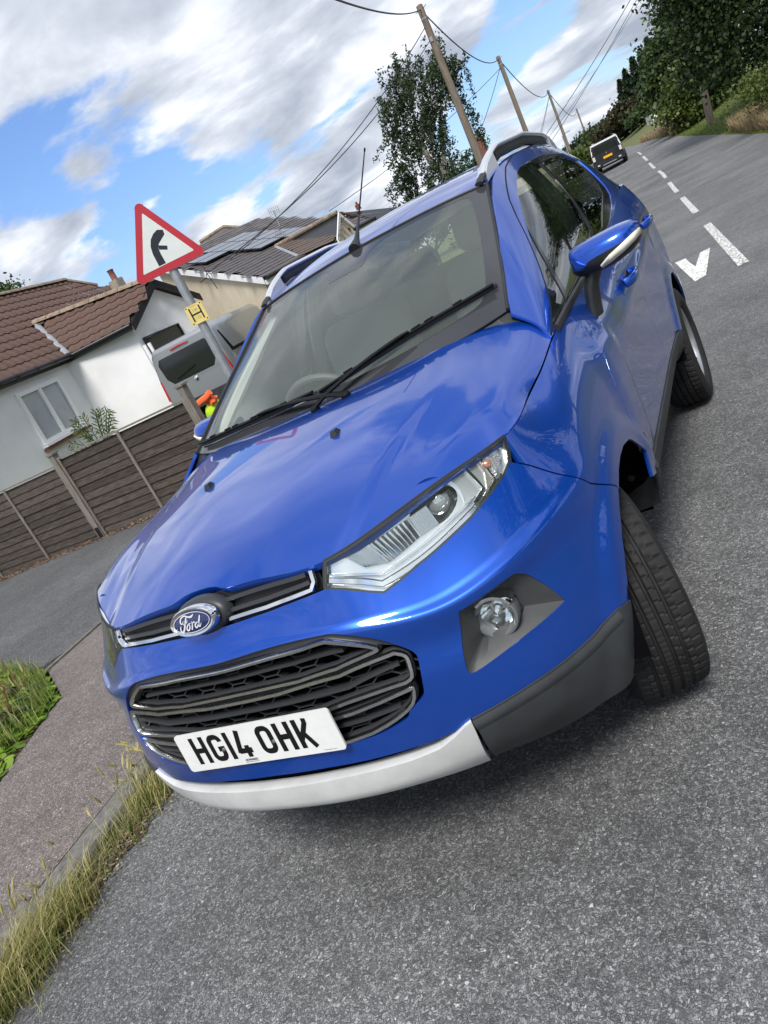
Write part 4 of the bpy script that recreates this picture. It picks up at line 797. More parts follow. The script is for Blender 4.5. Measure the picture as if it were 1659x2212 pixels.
# ---- number plate
PC = (Vector((.26, .001, .635))+Vector((-.26, -.009, .531)))/2; PC.x = 0; pt = Vector((0, .010, .104)).normalized(); pn = Vector((1, 0, 0)).cross(pt).normalized()
PX = Vector((1, 0, 0)); PC = Vector((0, -.004, .583))
def rrect(w, h, r, n=5):
    out = []
    for cx_, cy_, a0 in ((w/2-r, -h/2+r, -90), (w/2-r, h/2-r, 0), (-w/2+r, h/2-r, 90), (-w/2+r, -h/2+r, 180)):
        out += [(cx_+r*math.cos(R(a0+90*k/n)), cy_+r*math.sin(R(a0+90*k/n))) for k in range(n+1)]
    return out
mb = MB(); mb.prism([PC+PX*x+pt*y-pn*.001 for x, y in rrect(.52, .111, .010)], pn*.005); plate = mb.build('number_plate', signw, CAR)
def stroke(mb, pts, w, O, X, Y, Z, closed=False, lift=.0006, taper=None):
    P = [Vector((p[0], p[1])) for p in pts]; n = len(P); Ls = []; Rs = []
    for i in range(n):
        if closed: d0 = (P[i]-P[i-1]).normalized(); d1 = (P[(i+1) % n]-P[i]).normalized()
        else: d0 = (P[i]-P[max(i-1, 0)]); d1 = (P[min(i+1, n-1)]-P[i]); d0 = (d0 if d0.length > 1e-9 else d1).normalized(); d1 = (d1 if d1.length > 1e-9 else d0).normalized()
        n0 = Vector((-d0.y, d0.x)); n1 = Vector((-d1.y, d1.x)); m_ = (n0+n1).normalized(); k = 1/max(.5, m_.dot(n0)); ww = (taper[i] if taper else w)/2
        Ls.append(P[i]+m_*ww*k); Rs.append(P[i]-m_*ww*k)
    f = lambda q, z: O+X*q.x+Y*q.y+Z*z
    for i in range(n if closed else n-1):
        j = (i+1) % n
        mb.add([f(Rs[i], lift), f(Rs[j], lift), f(Ls[j], lift), f(Ls[i], lift)], [(0, 1, 2, 3)])
def arc(cx_, cy_, rx, ry, a0, a1, n=6): return [(cx_+rx*math.cos(R(a0+(a1-a0)*k/n)), cy_+ry*math.sin(R(a0+(a1-a0)*k/n))) for k in range(n+1)]
W_, H_, S_ = .050, .079, .0148; q_ = S_/2; rr_ = .014
GL = {'H': (.050, [[(q_, 0), (q_, H_)], [(W_-q_, 0), (W_-q_, H_)], [(S_, H_*.5), (W_-S_, H_*.5)]]),
 'G': (.050, [arc(W_-q_-rr_, H_-q_-rr_, rr_, rr_, -5, 90)+arc(q_+rr_, H_-q_-rr_, rr_, rr_, 90, 180)+arc(q_+rr_, q_+rr_, rr_, rr_, 180, 270)+arc(W_-q_-rr_, q_+rr_, rr_, rr_, 270, 360)+[(W_-q_, .033)], [(W_, .0355), (W_-.022, .0355)]]),
 '1': (.014, [[(q_, 0), (q_, H_)]]),
 '4': (.050, [[(.0355, 0), (.0355, .034)], [(W_, .0195), (.006, .0195)], [(.0075, .014), (.0255, H_)]]),
 'O': (.050, [arc(W_-q_-rr_, H_-q_-rr_, rr_, rr_, 0, 90)+arc(q_+rr_, H_-q_-rr_, rr_, rr_, 90, 180)+arc(q_+rr_, q_+rr_, rr_, rr_, 180, 270)+arc(W_-q_-rr_, q_+rr_, rr_, rr_, 270, 360)]),
 'K': (.050, [[(q_, 0), (q_, H_)], [(.010, .024), (.0385, .066), (.0400, H_)], [(.0205, .044), (W_-.0055, 0)]])}
x0 = -.26+.047
for ch in 'HG14 OHK':
    if ch == ' ': x0 += .022; continue
    wd, st_ = GL[ch]; mb = MB()
    for k, s_ in enumerate(st_): stroke(mb, [(a+x0, b-H_/2+.003) for a, b in s_], S_ if not (ch == 'K' and k) else .0135, PC, PX, pt, pn, closed=(ch == 'O'), lift=.0046+.0002*k)
    mb.build('plate_character', ink, plate); x0 += wd+.011
def text(name, s, size, O, X, Y, m, parent, bold=0, align='CENTER'):
    cu = bpy.data.curves.new(name, 'FONT'); cu.body = s; cu.size = size; cu.align_x = align; cu.offset = bold; cu.resolution_u = 2
    to = bpy.data.objects.new(name, cu); COL.objects.link(to); bpy.context.view_layer.update(); me = bpy.data.meshes.new_from_object(to.evaluated_get(bpy.context.evaluated_depsgraph_get())); bpy.data.objects.remove(to)
    X = Vector(X).normalized(); Y = Vector(Y).normalized(); Z = X.cross(Y); me.transform(Matrix((( X.x, Y.x, Z.x, O[0]), (X.y, Y.y, Z.y, O[1]), (X.z, Y.z, Z.z, O[2]), (0, 0, 0, 1)))); me.materials.clear(); me.materials.append(m); return link(name, me, parent)
text('dealer_lettering', 'HOWARDS', .0082, PC+PX*-.035-pt*.0465+pn*.0048, PX, pt, ink, plate, .00025)
text('dealer_lettering', 'TRADE CENTRE BA20 2PT', .0040, PC+PX*-.035-pt*.0512+pn*.0048, PX, pt, ink, plate)
text('maker_lettering', 'MOTAPLATE BS AU 145D', .0034, PC+PX*.215-pt*.0500+pn*.0048, PX, pt, ink, plate)
mb = MB()
for x in (-.108, .062): mb = MB(); mb.ring(PC+PX*x+pn*.0045-pt*.004, [(0, .0055), (.003, .0045), (.0035, .0001)], pn, 12); mb.build('plate_screw', satin, plate, smooth=True)
# ---- oval badge
BC = Vector((.0, .044, .918)); bt = Vector((0, .22, .97)).normalized(); bn = Vector((1, 0, 0)).cross(bt).normalized()
def ell(a, b, n=48): return [(a*math.cos(2*math.pi*k/n), b*math.sin(2*math.pi*k/n)) for k in range(n)]
def eloft(mb, rings, O, X, Y, Z, capend=True, n=48):
    vs = []
    for a, b, z in rings: vs += [O+X*x+Y*y+Z*z for x, y in ell(a, b, n)]
    m_ = len(rings); fs = [(i*n+k, i*n+(k+1) % n, (i+1)*n+(k+1) % n, (i+1)*n+k) for i in range(m_-1) for k in range(n)]
    if capend: fs.append(tuple((m_-1)*n+k for k in range(n)))
    mb.add(vs, fs)
X1 = Vector((1, 0, 0))
mb = MB(); eloft(mb, [(.090, .050, -.045), (.088, .048, -.026), (.083, .043, -.018), (.074, .037, -.013)], BC, X1, bt, bn); bh = mb.build('badge_housing', fp, CAR, smooth=True)
mb = MB(); eloft(mb, [(.0755, .0375, -.008), (.0745, .0365, .012), (.071, .033, .016), (.0655, .0285, .0145), (.064, .027, .0125)], BC, X1, bt, bn, capend=False); badge = mb.build('badge', chrome, CAR, smooth=True, label='oval chrome and dark blue badge')
mb = MB(); eloft(mb, [(.0645, .0275, .0125), (.04, .017, .0142), (.001, .0005, .0148)], BC, X1, bt, bn); mb.build('badge_oval', oval, badge, smooth=True)
whitec = mat('badge_silver', (.80, .81, .83), rough=.25, metal=.5)
mb = MB(); n = 48
vs = []
for a, b in ((.0612, .0252), (.0594, .0234)): vs += [BC+X1*x+bt*y+bn*.0150 for x, y in ell(a, b, n)]
mb.add(vs, [(k, (k+1) % n, n+(k+1) % n, n+k) for k in range(n)]); mb.build('badge_ring', whitec, badge)
e1 = np.array((.97, -.23)); e2 = np.array((-.36, -.93)); Minv = np.linalg.inv(np.array([e1, e2]).T)
def fl(p): q = Minv@(np.array(p, float)-np.array((765., 822.))); return (q[0]*.0640/560, q[1]*.0640/560*.92)
mb = MB()
for pts, tp in (([(845, 620), (815, 655), (780, 685), (730, 695), (670, 690), (600, 672), (540, 688), (490, 725), (462, 775), (455, 825), (475, 858), (505, 858), (530, 825), (545, 780)], [8, 30, 42, 40, 34, 30, 28, 30, 34, 38, 32, 24, 16, 8]),
 ([(640, 700), (610, 770), (590, 850), (570, 930), (550, 1000), (515, 1050), (475, 1045), (452, 1005), (448, 955), (465, 915)], [26, 34, 38, 40, 42, 44, 42, 36, 30, 14]),
 ([(535, 875), (585, 850), (640, 815), (660, 765)], [16, 26, 22, 14]),
 ([(690, 850), (655, 900), (632, 955), (640, 995), (675, 1005), (710, 965), (722, 905), (700, 858), (720, 840), (760, 845)], [20, 30, 34, 36, 36, 32, 30, 24, 14, 12]),
 ([(770, 800), (795, 830), (793, 900), (778, 985)], [14, 26, 34, 36]), ([(795, 860), (825, 815), (855, 800), (865, 825)], [14, 22, 24, 26]),
 ([(955, 800), (905, 830), (878, 880), (890, 925), (930, 925), (965, 870), (985, 800)], [18, 30, 36, 36, 32, 26, 22]),
 ([(1025, 645), (1005, 730), (985, 810), (978, 880), (1005, 905), (1035, 865), (1052, 815)], [30, 38, 38, 36, 28, 18, 8])):
    sc_ = .0640/560
    stroke(mb, smoothpoly([fl(p) for p in pts], 3), .003, BC, X1, bt, bn, lift=.0156, taper=[float(x)*sc_*1.0 for x in np.interp(np.linspace(0, len(tp)-1, (len(tp)-1)*3+1), range(len(tp)), tp)])
mb.build('badge_script', whitec, badge)
# ---- silver skid plate
sk_ = [(0, vz(0, .444)), (.2, vz(.2, .444)), (.36, vz(.36, .441)), (.43, vz(.43, .446)), (.475, vz(.475, .462)), (.505, vz(.505, .476)), (ct[0][0]-.004, ct[0][1]-.002), (ct[0][0]-.004, .004), (.35, .004), (0, .004)]
panel('skid_plate', S1, sk_, m=silver, both=True, step=.015, offset=.010, flange=.05, label='silver skid plate across the foot of the bumper')
# ---- headlights
hls = resample(hl, .02)
cen = np.array([.62, vz(.62, .915)])
for s in (1, -1):
    HT = hl
    lens = panel('headlight', S1, hl, m=lensm, side=s, step=.02, offset=.001, flange=.0)
    mb = MB(); strip(mb, S1, hl, .010, .0035, -.004, s, closed=True, bev=.3, step=.02); mb.build('lamp_gasket', blk, lens, smooth=True)
    # housing bowl behind the lens
    P0, N0 = on(S1, hls, -.002, s); P1, N1 = on(S1, inset(hls, .002), -.026, s); n = len(P0); mb = MB()
    mb.add(P0+P1, [((k+1) % n, k, n+k, n+(k+1) % n) if s > 0 else (k, (k+1) % n, n+(k+1) % n, n+k) for k in range(n)])
    mb.build('lamp_housing', hlbody, lens, smooth=True)
    hb = panel('lamp_floor', S1, inset(hls, .002), [[(TR['hl_bulb'][0][0]+.062*math.cos(q_), TR['hl_bulb'][0][1]+.044*math.sin(q_)) for q_ in np.linspace(0, 6.283, 25)[:-1]]], m=hlbody, parent=lens, side=s, step=.02, offset=-.024, flange=0)
    # chrome inner frame and main reflector
    hc = TR['hl_chrome']; hi = TR['hl_inner1']
    mb = MB(); strip(mb, S1, [hi[1], hi[2], hi[3], hi[4], hi[5]], .018, .009, -.020, s, bev=.5); strip(mb, S1, [shift(hi[1], .004, .018), shift(hi[2], .006, .022), shift(hi[3], -.004, .024), shift(hi[4], -.01, .02)], .008, .006, -.020, s, bev=.5)
    strip(mb, S1, [shift(hc[3], .004, -.004), shift(hc[4], .022, .004), shift(hc[5], .016, -.004)], .010, .012, -.022, s, bev=.5); strip(mb, S1, [shift(hc[3], .04, .002), shift(hc[4], .055, .004), shift(hc[5], .05, -.01)], .007, .012, -.022, s, bev=.5)
    mb.build('lamp_trim', chrome, lens, smooth=True, sharp=50)
    # reflector: fluted paraboloid facing forward
    bp_ = TR['hl_bulb'][0]; (c0,), (nn,) = on(S1, [bp_], -.036, s); fw = Vector((s*.28, -.95, .10)).normalized(); c0 = c0+Vector((s*.004, .018, 0))
    mb = MB(); mb.ring(c0, [(-.035, .010), (-.032, .026), (-.022, .042), (-.006, .056), (.012, .064)], fw, 40); mb.build('reflector', reflm, lens, smooth=True)
    mb = MB(); mb.ring(c0, [(-.012, .030), (.000, .029), (.010, .022), (.014, .012), (.015, .001)], fw, 28); mb.build('lamp_projector', gloss if False else mat('bulb_glass', (.55, .58, .60), rough=.05, metal=.6), lens, smooth=True)
    # long side reflector with flutes
    mb = MB(); a_ = [shift(hc[0], .03, .0), shift(hc[1], .02, -.012), shift(hc[2], .0, -.018), shift(hc[2], .05, -.018)]; b_ = [shift(hc[8], .0, .0), shift(hc[7], .02, .01), shift(hc[6], -.02, .016), shift(hc[6], .03, .016)]
    n = 26
    for k in range(n):
        t0, t1 = k/n, (k+.92)/n
        def L2(arr, t): x = t*(len(arr)-1); i = min(int(x), len(arr)-2); return tuple(np.array(arr[i])*(1-(x-i))+np.array(arr[i+1])*(x-i))
        q = [L2(a_, t0), L2(a_, t1), L2(b_, t1), L2(b_, t0)]; o_, _n = on(S1, q, -.014, s); om, _n2 = on(S1, [tuple((np.array(q[0])+np.array(q[1]))/2), tuple((np.array(q[2])+np.array(q[3]))/2)], -.021, s)
        mb.add([o_[0], om[0], o_[1], o_[2], om[1], o_[3]], [(0, 1, 4, 5), (1, 2, 3, 4)])
    mb.build('side_reflector', reflm, lens, smooth=False)
    # turn signal cell: prismatic facets
    mb = MB(); tz = TR['hl_turn']; cell = [(tz[2][0]+.03, tz[2][1]+.01), (tz[1][0]+.02, tz[1][1]), (tz[0][0]+.015, tz[0][1]-.01), (tz[7][0]-.01, tz[7][1]-.012), (hl[9][0]-.016, hl[9][1]), (hl[11][0]-.02, hl[11][1]+.01), (hl[12][0]-.02, hl[12][1]+.014)]
    panel('turn_signal', S1, cell, m=mat('turn_cell', (.72, .66, .62), rough=.16, metal=.75), parent=lens, side=s, step=.02, offset=-.015, flange=.01)
    for i in range(15):
        for j in range(12):
            u = cell[1][0]+.012+i*.0078; v = vz(.7, .885)+j*.0085
            if not inpoly(np.array([(u, v)]), cell)[0]: continue
            (p,), (q,) = on(S1, [(u, v)], -.0145, s); a, b = basis(q); mb.add([p-a*.0034-b*.0036, p+a*.0034-b*.0036, p+a*.0034+b*.0036, p-a*.0034+b*.0036, p+q*.004], [(0, 1, 4), (1, 2, 4), (2, 3, 4), (3, 0, 4)])
    mb.build('prism_facets', lensm if False else mat('facet', (.80, .80, .80), rough=.12, metal=.8), lens, kind='stuff')
    (ob,), (oq,) = on(S1, [shift(tz[0], .03, -.035)], -.011, s); mb = MB(); mb.ring(ob, [(-.01, .010), (.0, .011), (.006, .008), (.009, .001)], oq, 16); mb.build('indicator_bulb', mat('amber_bulb', (.50, .24, .16), rough=.2, coat=.5), lens, smooth=True)
    # ---- fog lamp pocket
    fg = smoothpoly(fog, 3, True); rf = resample(fg, .02); P0, _ = on(S1, rf, -.003, s); fc = np.array(TR['fog_lamp'][0]); n = len(P0)
    mid = [tuple(np.array(p)*.45+fc*.55) for p in rf]; P1, _ = on(S1, mid, -.040, s); mb = MB()
    (fcc,), (fnn,) = on(S1, [tuple(fc)], -.036, s); fd_ = Vector((s*.16, -.98, .06)).normalized()
    a, b = basis(fd_); circ = []
    for p in P1:
        d = p-fcc; d -= d.dot(fd_)*fd_; circ.append(fcc-fd_*.006+d.normalized()*.052)
    f1 = [(k, (k+1) % n, n+(k+1) % n, n+k) if s > 0 else ((k+1) % n, k, n+k, n+(k+1) % n) for k in range(n)]
    P05, _ = on(S1, [tuple(np.array(p)*.86+fc*.14) for p in rf], -.012, s)
    mb.add(P0+P05+P1+circ, f1+[tuple(i+n for i in f) for f in f1]+[tuple(i+2*n for i in f) for f in f1])
    fl_ = mb.build('fog_lamp_bezel', mat('bezel_grey', (.042, .045, .048), rough=.5, spec=.5, var=.25, vscale=9, bump=.2, bscale=900, bdist=.001), CAR, smooth=True)
    mb = MB(); mb.ring(fcc, [(-.02, .053), (.014, .053), (.021, .050), (.022, .045), (.014, .041), (-.005, .037)], fd_, 40); mb.build('fog_lamp_ring', mat('ring_grey', (.17, .18, .19), rough=.35, metal=.4), fl_, smooth=True)
    mb = MB(); n = 20; vs = []
    for h, r in ((.0225, .046), (.024, .054), (.012, .0595), (-.02, .060)):
        for k in range(n+1):
            an = R(28+100*k/n) if s > 0 else R(52+100*k/n); up = Vector((0, 0, 1)); rt = fd_.cross(up).normalized()*-1; upp = rt.cross(fd_)*-1; upp = upp if upp.z > 0 else -upp
            rt = Vector((1, 0, 0))-fd_*fd_.x; rt.normalize()
            vs.append(fcc+fd_*h+(rt*math.cos(an)+upp*math.sin(an))*r)
    mb.add(vs, [(i*(n+1)+k, i*(n+1)+k+1, (i+1)*(n+1)+k+1, (i+1)*(n+1)+k) for i in range(3) for k in range(n)]); mb.build('fog_lamp_chrome', chrome, fl_, smooth=True)
    mb = MB(); mb.ring(fcc, [(-.030, .002), (-.028, .012), (-.018, .026), (-.002, .037)], fd_, 24); mb.ring(fcc, [(-.028, .009), (-.006, .009), (-.002, .002)], fd_, 12); mb.build('fog_reflector', reflm, fl_, smooth=True)
    mb = MB(); mb.ring(fcc, [(.002, .038), (.007, .026), (.0095, .012), (.010, .0005)], fd_, 28); mb.build('fog_lens', lensm, fl_, smooth=True)
# ---- door mirrors
for s in (1, -1):
    secs = [(.826, .052, .036, 1.165, 1.47), (.84, .078, .050, 1.166, 1.462), (.88, .092, .055, 1.164, 1.455), (.95, .096, .056, 1.167, 1.452), (1.01, .088, .050, 1.172, 1.456), (1.045, .070, .038, 1.178, 1.466), (1.058, .035, .020, 1.182, 1.475)]
    mir_objs = set(bpy.data.objects)
    n = 20; vs = []
    for x, ry, rz, zc, yc in secs:
        for k in range(n):
            a = 2*math.pi*k/n; cy_ = math.cos(a); cz_ = math.sin(a); e = 2/2.6
            yy = math.copysign(abs(cy_)**e, cy_)*ry; zz = math.copysign(abs(cz_)**e, cz_)*rz
            if yy > 0: yy *= .45
            vs.append((s*x, yc+yy, zc+zz))
    fs = [(i*n+k, i*n+(k+1) % n, (i+1)*n+(k+1) % n, (i+1)*n+k) for i in range(len(secs)-1) for k in range(n)]
    up = [f for f in fs if np.mean([vs[i][2] for i in f]) > 1.146+.028*(abs(np.mean([vs[i][0] for i in f]))-.83)/.2]; lo = [f for f in fs if f not in up]
    if s < 0: up = [f[::-1] for f in up]; lo = [f[::-1] for f in lo]
    m1 = MB().add(vs, up+[tuple(range(n-1, -1, -1)) if s > 0 else tuple(range(n))]); mir = m1.build('door_mirror', paint, CAR, smooth=True, sharp=70)
    sb = mir.modifiers.new('smooth', 'SUBSURF'); sb.levels = sb.render_levels = 1
    m2 = MB().add(vs, lo+[tuple((len(secs)-1)*n+k for k in range(n))]); lob = m2.build('mirror_lower_cover', blk, mir, smooth=True, sharp=70)
    sb = lob.modifiers.new('smooth', 'SUBSURF'); sb.levels = sb.render_levels = 1
    # indicator strip on the outer front
    mb = MB(); q = []
    for x, z0, z1 in ((.925, 1.128, 1.137), (.96, 1.134, 1.155), (1.0, 1.145, 1.168), (1.035, 1.158, 1.180), (1.056, 1.168, 1.186)):
        yy = float(np.interp(x, [.95, 1.01, 1.045, 1.058], [1.358, 1.371, 1.398, 1.436]))-.002
        q += [Vector((s*x, yy+.012*(1 if z0 < 1.14 else .6), z0)), Vector((s*x, yy, z1))]
    mb.add(q, [(2*i, 2*i+2, 2*i+3, 2*i+1) if s > 0 else (2*i+1, 2*i+3, 2*i+2, 2*i) for i in range(4)]); ind = mb.build('indicator_strip', amber, mir, smooth=True); so = ind.modifiers.new('solid', 'SOLIDIFY'); so.thickness = .006; so.offset = 1
    mb = MB(); ft = [(.842, 1.43, .985, .040), (.850, 1.43, 1.03, .040), (.862, 1.44, 1.08, .041), (.885, 1.45, 1.12, .050), (.90, 1.455, 1.14, .055)]
    vs = []; n = 14
    for x, y, z, r in ft: vs += [(s*(x+r*.62*math.cos(2*math.pi*k/n)), y+r*1.15*math.sin(2*math.pi*k/n), z) for k in range(n)]
    mb.add(vs, [(i*n+k, i*n+(k+1) % n, (i+1)*n+(k+1) % n, (i+1)*n+k) for i in range(len(ft)-1) for k in range(n)]+[tuple(range(n))]); mb.build('mirror_foot', blk, mir, smooth=True)
    mb = MB(); mb.box((s*.94, 1.492, 1.168), (.19, .004, .085)); mb.build('mirror_glass', chrome, mir)
    if s < 0:
        for o_ in set(bpy.data.objects)-mir_objs:
            if o_.parent is CAR: o_.location += Vector((.065, .085, .015))
    # door handles
    for (hx_, hy_, hz_) in ((.884, 2.05, .972), (.888, 3.12, 1.045)):
        mb = MB(); pts = [Vector((s*(hx_-.005), hy_-.105, hz_-.004)), Vector((s*(hx_+.022), hy_-.085, hz_)), Vector((s*(hx_+.034), hy_-.03, hz_+.002)), Vector((s*(hx_+.034), hy_+.04, hz_+.004)), Vector((s*(hx_+.022), hy_+.088, hz_+.004)), Vector((s*(hx_-.005), hy_+.105, hz_+.002))]
        mb.tube([Vector(p) for p in smoothpoly([tuple(p) for p in pts], 4)], .012, 10, sx=.8, sy=1.5); mb.build('door_handle', paint, CAR, smooth=True)
        mb = MB(); mb.ring((s*(hx_-.001), hy_+.01, hz_), [(0, .030), (.002, .028), (-.006, .018), (-.012, .001)], (s, 0, 0), 20); mb.build('handle_cup', gap_shade, CAR, smooth=True)
    # flank creases pressed into the doors
# ---- wipers
def s5p(x, v, off):
    u = S5.U*abs(x)/.66; (p,), (n,) = on(S5, [(u, v)], off, 1 if x >= 0 else -1); return p
for a, b, piv, mid_x, mid_v in (((-.625, .045), (.03, .075), (.16, .012), -.22, .075), ((.035, .060), (.635, .160), (.05, .012), .36, .125)):
    mb = MB(); P_ = lambda t, o: s5p(a[0]+(b[0]-a[0])*t, a[1]+(b[1]-a[1])*t+.012*math.sin(math.pi*t), o)
    mb.tube([P_(t, .010) for t in np.linspace(0, 1, 14)], .007, 6, sx=.6, sy=1.2); wp = mb.build('wiper', blk, CAR, smooth=True, label='black wiper across the driver side of the windscreen foot' if a[0] < -.3 else 'black wiper on the passenger side, its blade reaching the right corner')
    mb = MB(); mb.tube([P_(t, .021) for t in np.linspace(.02, .98, 14)], .0075, 6, sx=1.6, sy=.7)
    for t in (.2, .35, .42, .58, .65, .8): mb.box(P_(t, .026), (.028, .012, .010), X=(P_(1, 0)-P_(0, 0)).normalized())
    mb.build('wiper_spoiler', ink, wp, smooth=True, sharp=40)
    pv = s5p(piv[0], piv[1], .014)+Vector((0, -.03, -.012)); md = s5p(mid_x, mid_v, .030); mb = MB(); up_ = Vector((0, -.3, .9)).normalized()
    arm = [pv+up_*.012, pv.lerp(md, .15)+up_*.022, pv.lerp(md, .5)+up_*.022, pv.lerp(md, .85)+up_*.010, md]
    mb.tube([Vector(p) for p in smoothpoly([tuple(p) for p in arm], 5)], list(np.interp(np.linspace(0, 1, 21), [0, .3, 1], [.014, .011, .007])), 6, sx=1.3, sy=.6); mb.ring(pv-up_*.01, [(0, .017), (.026, .016), (.030, .010), (.031, .001)], up_, 14); mb.build('wiper_arm', ink, wp, smooth=True, sharp=40)
# ---- wheels
def tyre_mesh(tread=True, RO=.326, W=.205, RR=.205):
    prof = []      # (x across, r)
    hw = W/2
    base = [(-.078, .206), (-.088, .214), (-.098, .232), (-.1025, .256), (-.100, .282), (-.094, .302), (-.086, .315)]
    nt_ = 41; xs = np.linspace(-.080, .080, nt_)
    P = base+[(x, RO-.0085*(abs(x)/.08)**3.2) for x in xs]+[(-a, b) for a, b in base[::-1]]
    P = np.array(P)*[1.10, 1]; n = 360 if tread else 72; A_ = np.arange(n)*2*math.pi/n
    X = np.tile(P[:, 0], (n, 1)); Rr = np.tile(P[:, 1], (n, 1)); on_t = (np.abs(X) <= .0881) & (Rr > .31)
    if tread:
        for g0, gw, gd in ((-.048, .0042, .007), (-.017, .0040, .007), (.017, .0040, .007), (.048, .0042, .007)): Rr = np.where(on_t & (np.abs(X-g0) < gw), RO-gd-.002, Rr)
        ph = (A_[:, None]*n/(2*math.pi))
        per = 6.0
        sh = np.abs(X) > .052; lat = np.mod(ph+np.sign(X)*0+np.abs(X)*30, per) < 1.0; Rr = np.where(on_t & sh & lat, Rr-.0055, Rr)
        mid = (np.abs(X) > .021) & (np.abs(X) < .044); lat2 = np.mod(ph+X*95, per) < 1.0; Rr = np.where(on_t & mid & lat2, Rr-.0045, Rr)
        c_ = np.abs(X) < .013; lat3 = np.mod(ph*1.0, 3.0) < .9; Rr = np.where(on_t & c_ & lat3, Rr-.0016, Rr)
        sip = (np.mod(ph+np.abs(X)*30, 3.0) >= 1.5) & (np.mod(ph+np.abs(X)*30, 3.0) < 2.3) & sh & (np.abs(X) < .072); Rr = np.where(on_t & sip, Rr-.0020, Rr)
    Y = Rr*np.sin(A_)[:, None]; Z = Rr*np.cos(A_)[:, None]; V = np.stack([X, Y, Z], 2).reshape(-1, 3); m = len(P)
    i = np.arange(n)[:, None]; j = np.arange(m-1)[None]; i2 = (i+1) % n
    F = np.stack([i*m+j, i2*m+j, i2*m+j+1, i*m+j+1], 2).reshape(-1, 4)
    return npmesh('tyre', V, F[:, ::-1], rubber, smooth=False if tread else True)
ty_t = tyre_mesh(True); ty_s = tyre_mesh(False); 
for me_ in (ty_t,):
    me_.polygons.foreach_set('use_smooth', [True]*len(me_.polygons)); me_.update(); me_.set_sharp_from_angle(angle=R(28))
def rim_mesh():
    mb = MB(); mb.ring((0, 0, 0), [(-.075, .206), (-.07, .196), (-.02, .184), (.04, .182), (.074, .192), (.088, .200), (.090, .208), (.082, .209)], (1, 0, 0), 60)
    for k in range(5):
        for dlt in (-.17, .17):
            a0 = 2*math.pi*k/5+dlt*.42; a1 = 2*math.pi*k/5+dlt; P = []
            for t in np.linspace(0, 1, 7):
                r = .038+.152*t; a = a0*(1-t)+a1*t+dlt*0; wv = .017*(1-t)+.013*t; x = .060-.010*t+.020*t*t; dr = Vector((0, math.sin(a), math.cos(a))); tt = Vector((0, math.cos(a), -math.sin(a)))
                P += [Vector((x-.022, 0, 0))+dr*r-tt*wv, Vector((x, 0, 0))+dr*r-tt*wv*.7, Vector((x+.003, 0, 0))+dr*r, Vector((x, 0, 0))+dr*r+tt*wv*.7, Vector((x-.022, 0, 0))+dr*r+tt*wv]
            mb.add(P, [(i*5+q, i*5+q+1, i*5+6+q, i*5+5+q) for i in range(6) for q in range(4)])
    mb.ring((0, 0, 0), [(.03, .055), (.050, .052), (.062, .044), (.064, .030), (.060, .028), (.062, .020), (.063, .001)], (1, 0, 0), 32)
    return mb.mesh('rim', rimm, True, 35)
rim_m = rim_mesh()
mb = MB(); mb.ring((0, 0, 0), [(-.03, .150), (.0, .150), (.0, .03), (.02, .03)], (1, 0, 0), 40); disc_m = mb.mesh('brake_disc', mat('brake_steel', (.25, .24, .23), rough=.4, metal=.9), True, 30)
for s in (1, -1):
    for yc, st_, tm in ((.80, 1, ty_t), (3.32, 0, ty_t)):
        wh = bpy.data.objects.new('wheel', tm); COL.objects.link(wh); wh.parent = CAR; wh.location = Vector((s*(.782 if not st_ else .742), yc, .326))-CAR.location
        ang = R(24) if st_ else 0.0
        wh.rotation_euler = (0, 0, (math.pi if s < 0 else 0)+ang)
        for nm_, me_ in (('rim', rim_m), ('brake_disc', disc_m)): o = bpy.data.objects.new(nm_, me_); COL.objects.link(o); o.parent = wh
for s in (1, -1):      # splash guard closing the rear of each front arch
    mb = MB(); mb.prism([(s*.56, 1.185, .60), (s*.862, 1.175, .545), (s*.868, 1.185, .46), (s*.852, 1.20, .375), (s*.56, 1.20, .34)], (0, .012, 0)); mb.ring((s*.80, 1.17, .50), [(0, .012), (-.004, .010), (-.005, .001)], (0, 1, 0), 10); mb.build('splash_guard', blk, CAR)
# ---- underbody
mb = MB(); mb.box((0, 2.1, .30), (1.30, 3.4, .10)); mb.box((0, .55, .36), (1.1, .7, .12)); mb.build('underbody', dark, CAR)
for y_ in (.80, 3.32): mb = MB(); mb.tube([(-.72, y_, .30), (.72, y_, .30)], .035, 8); mb.build('axle', dark, CAR)
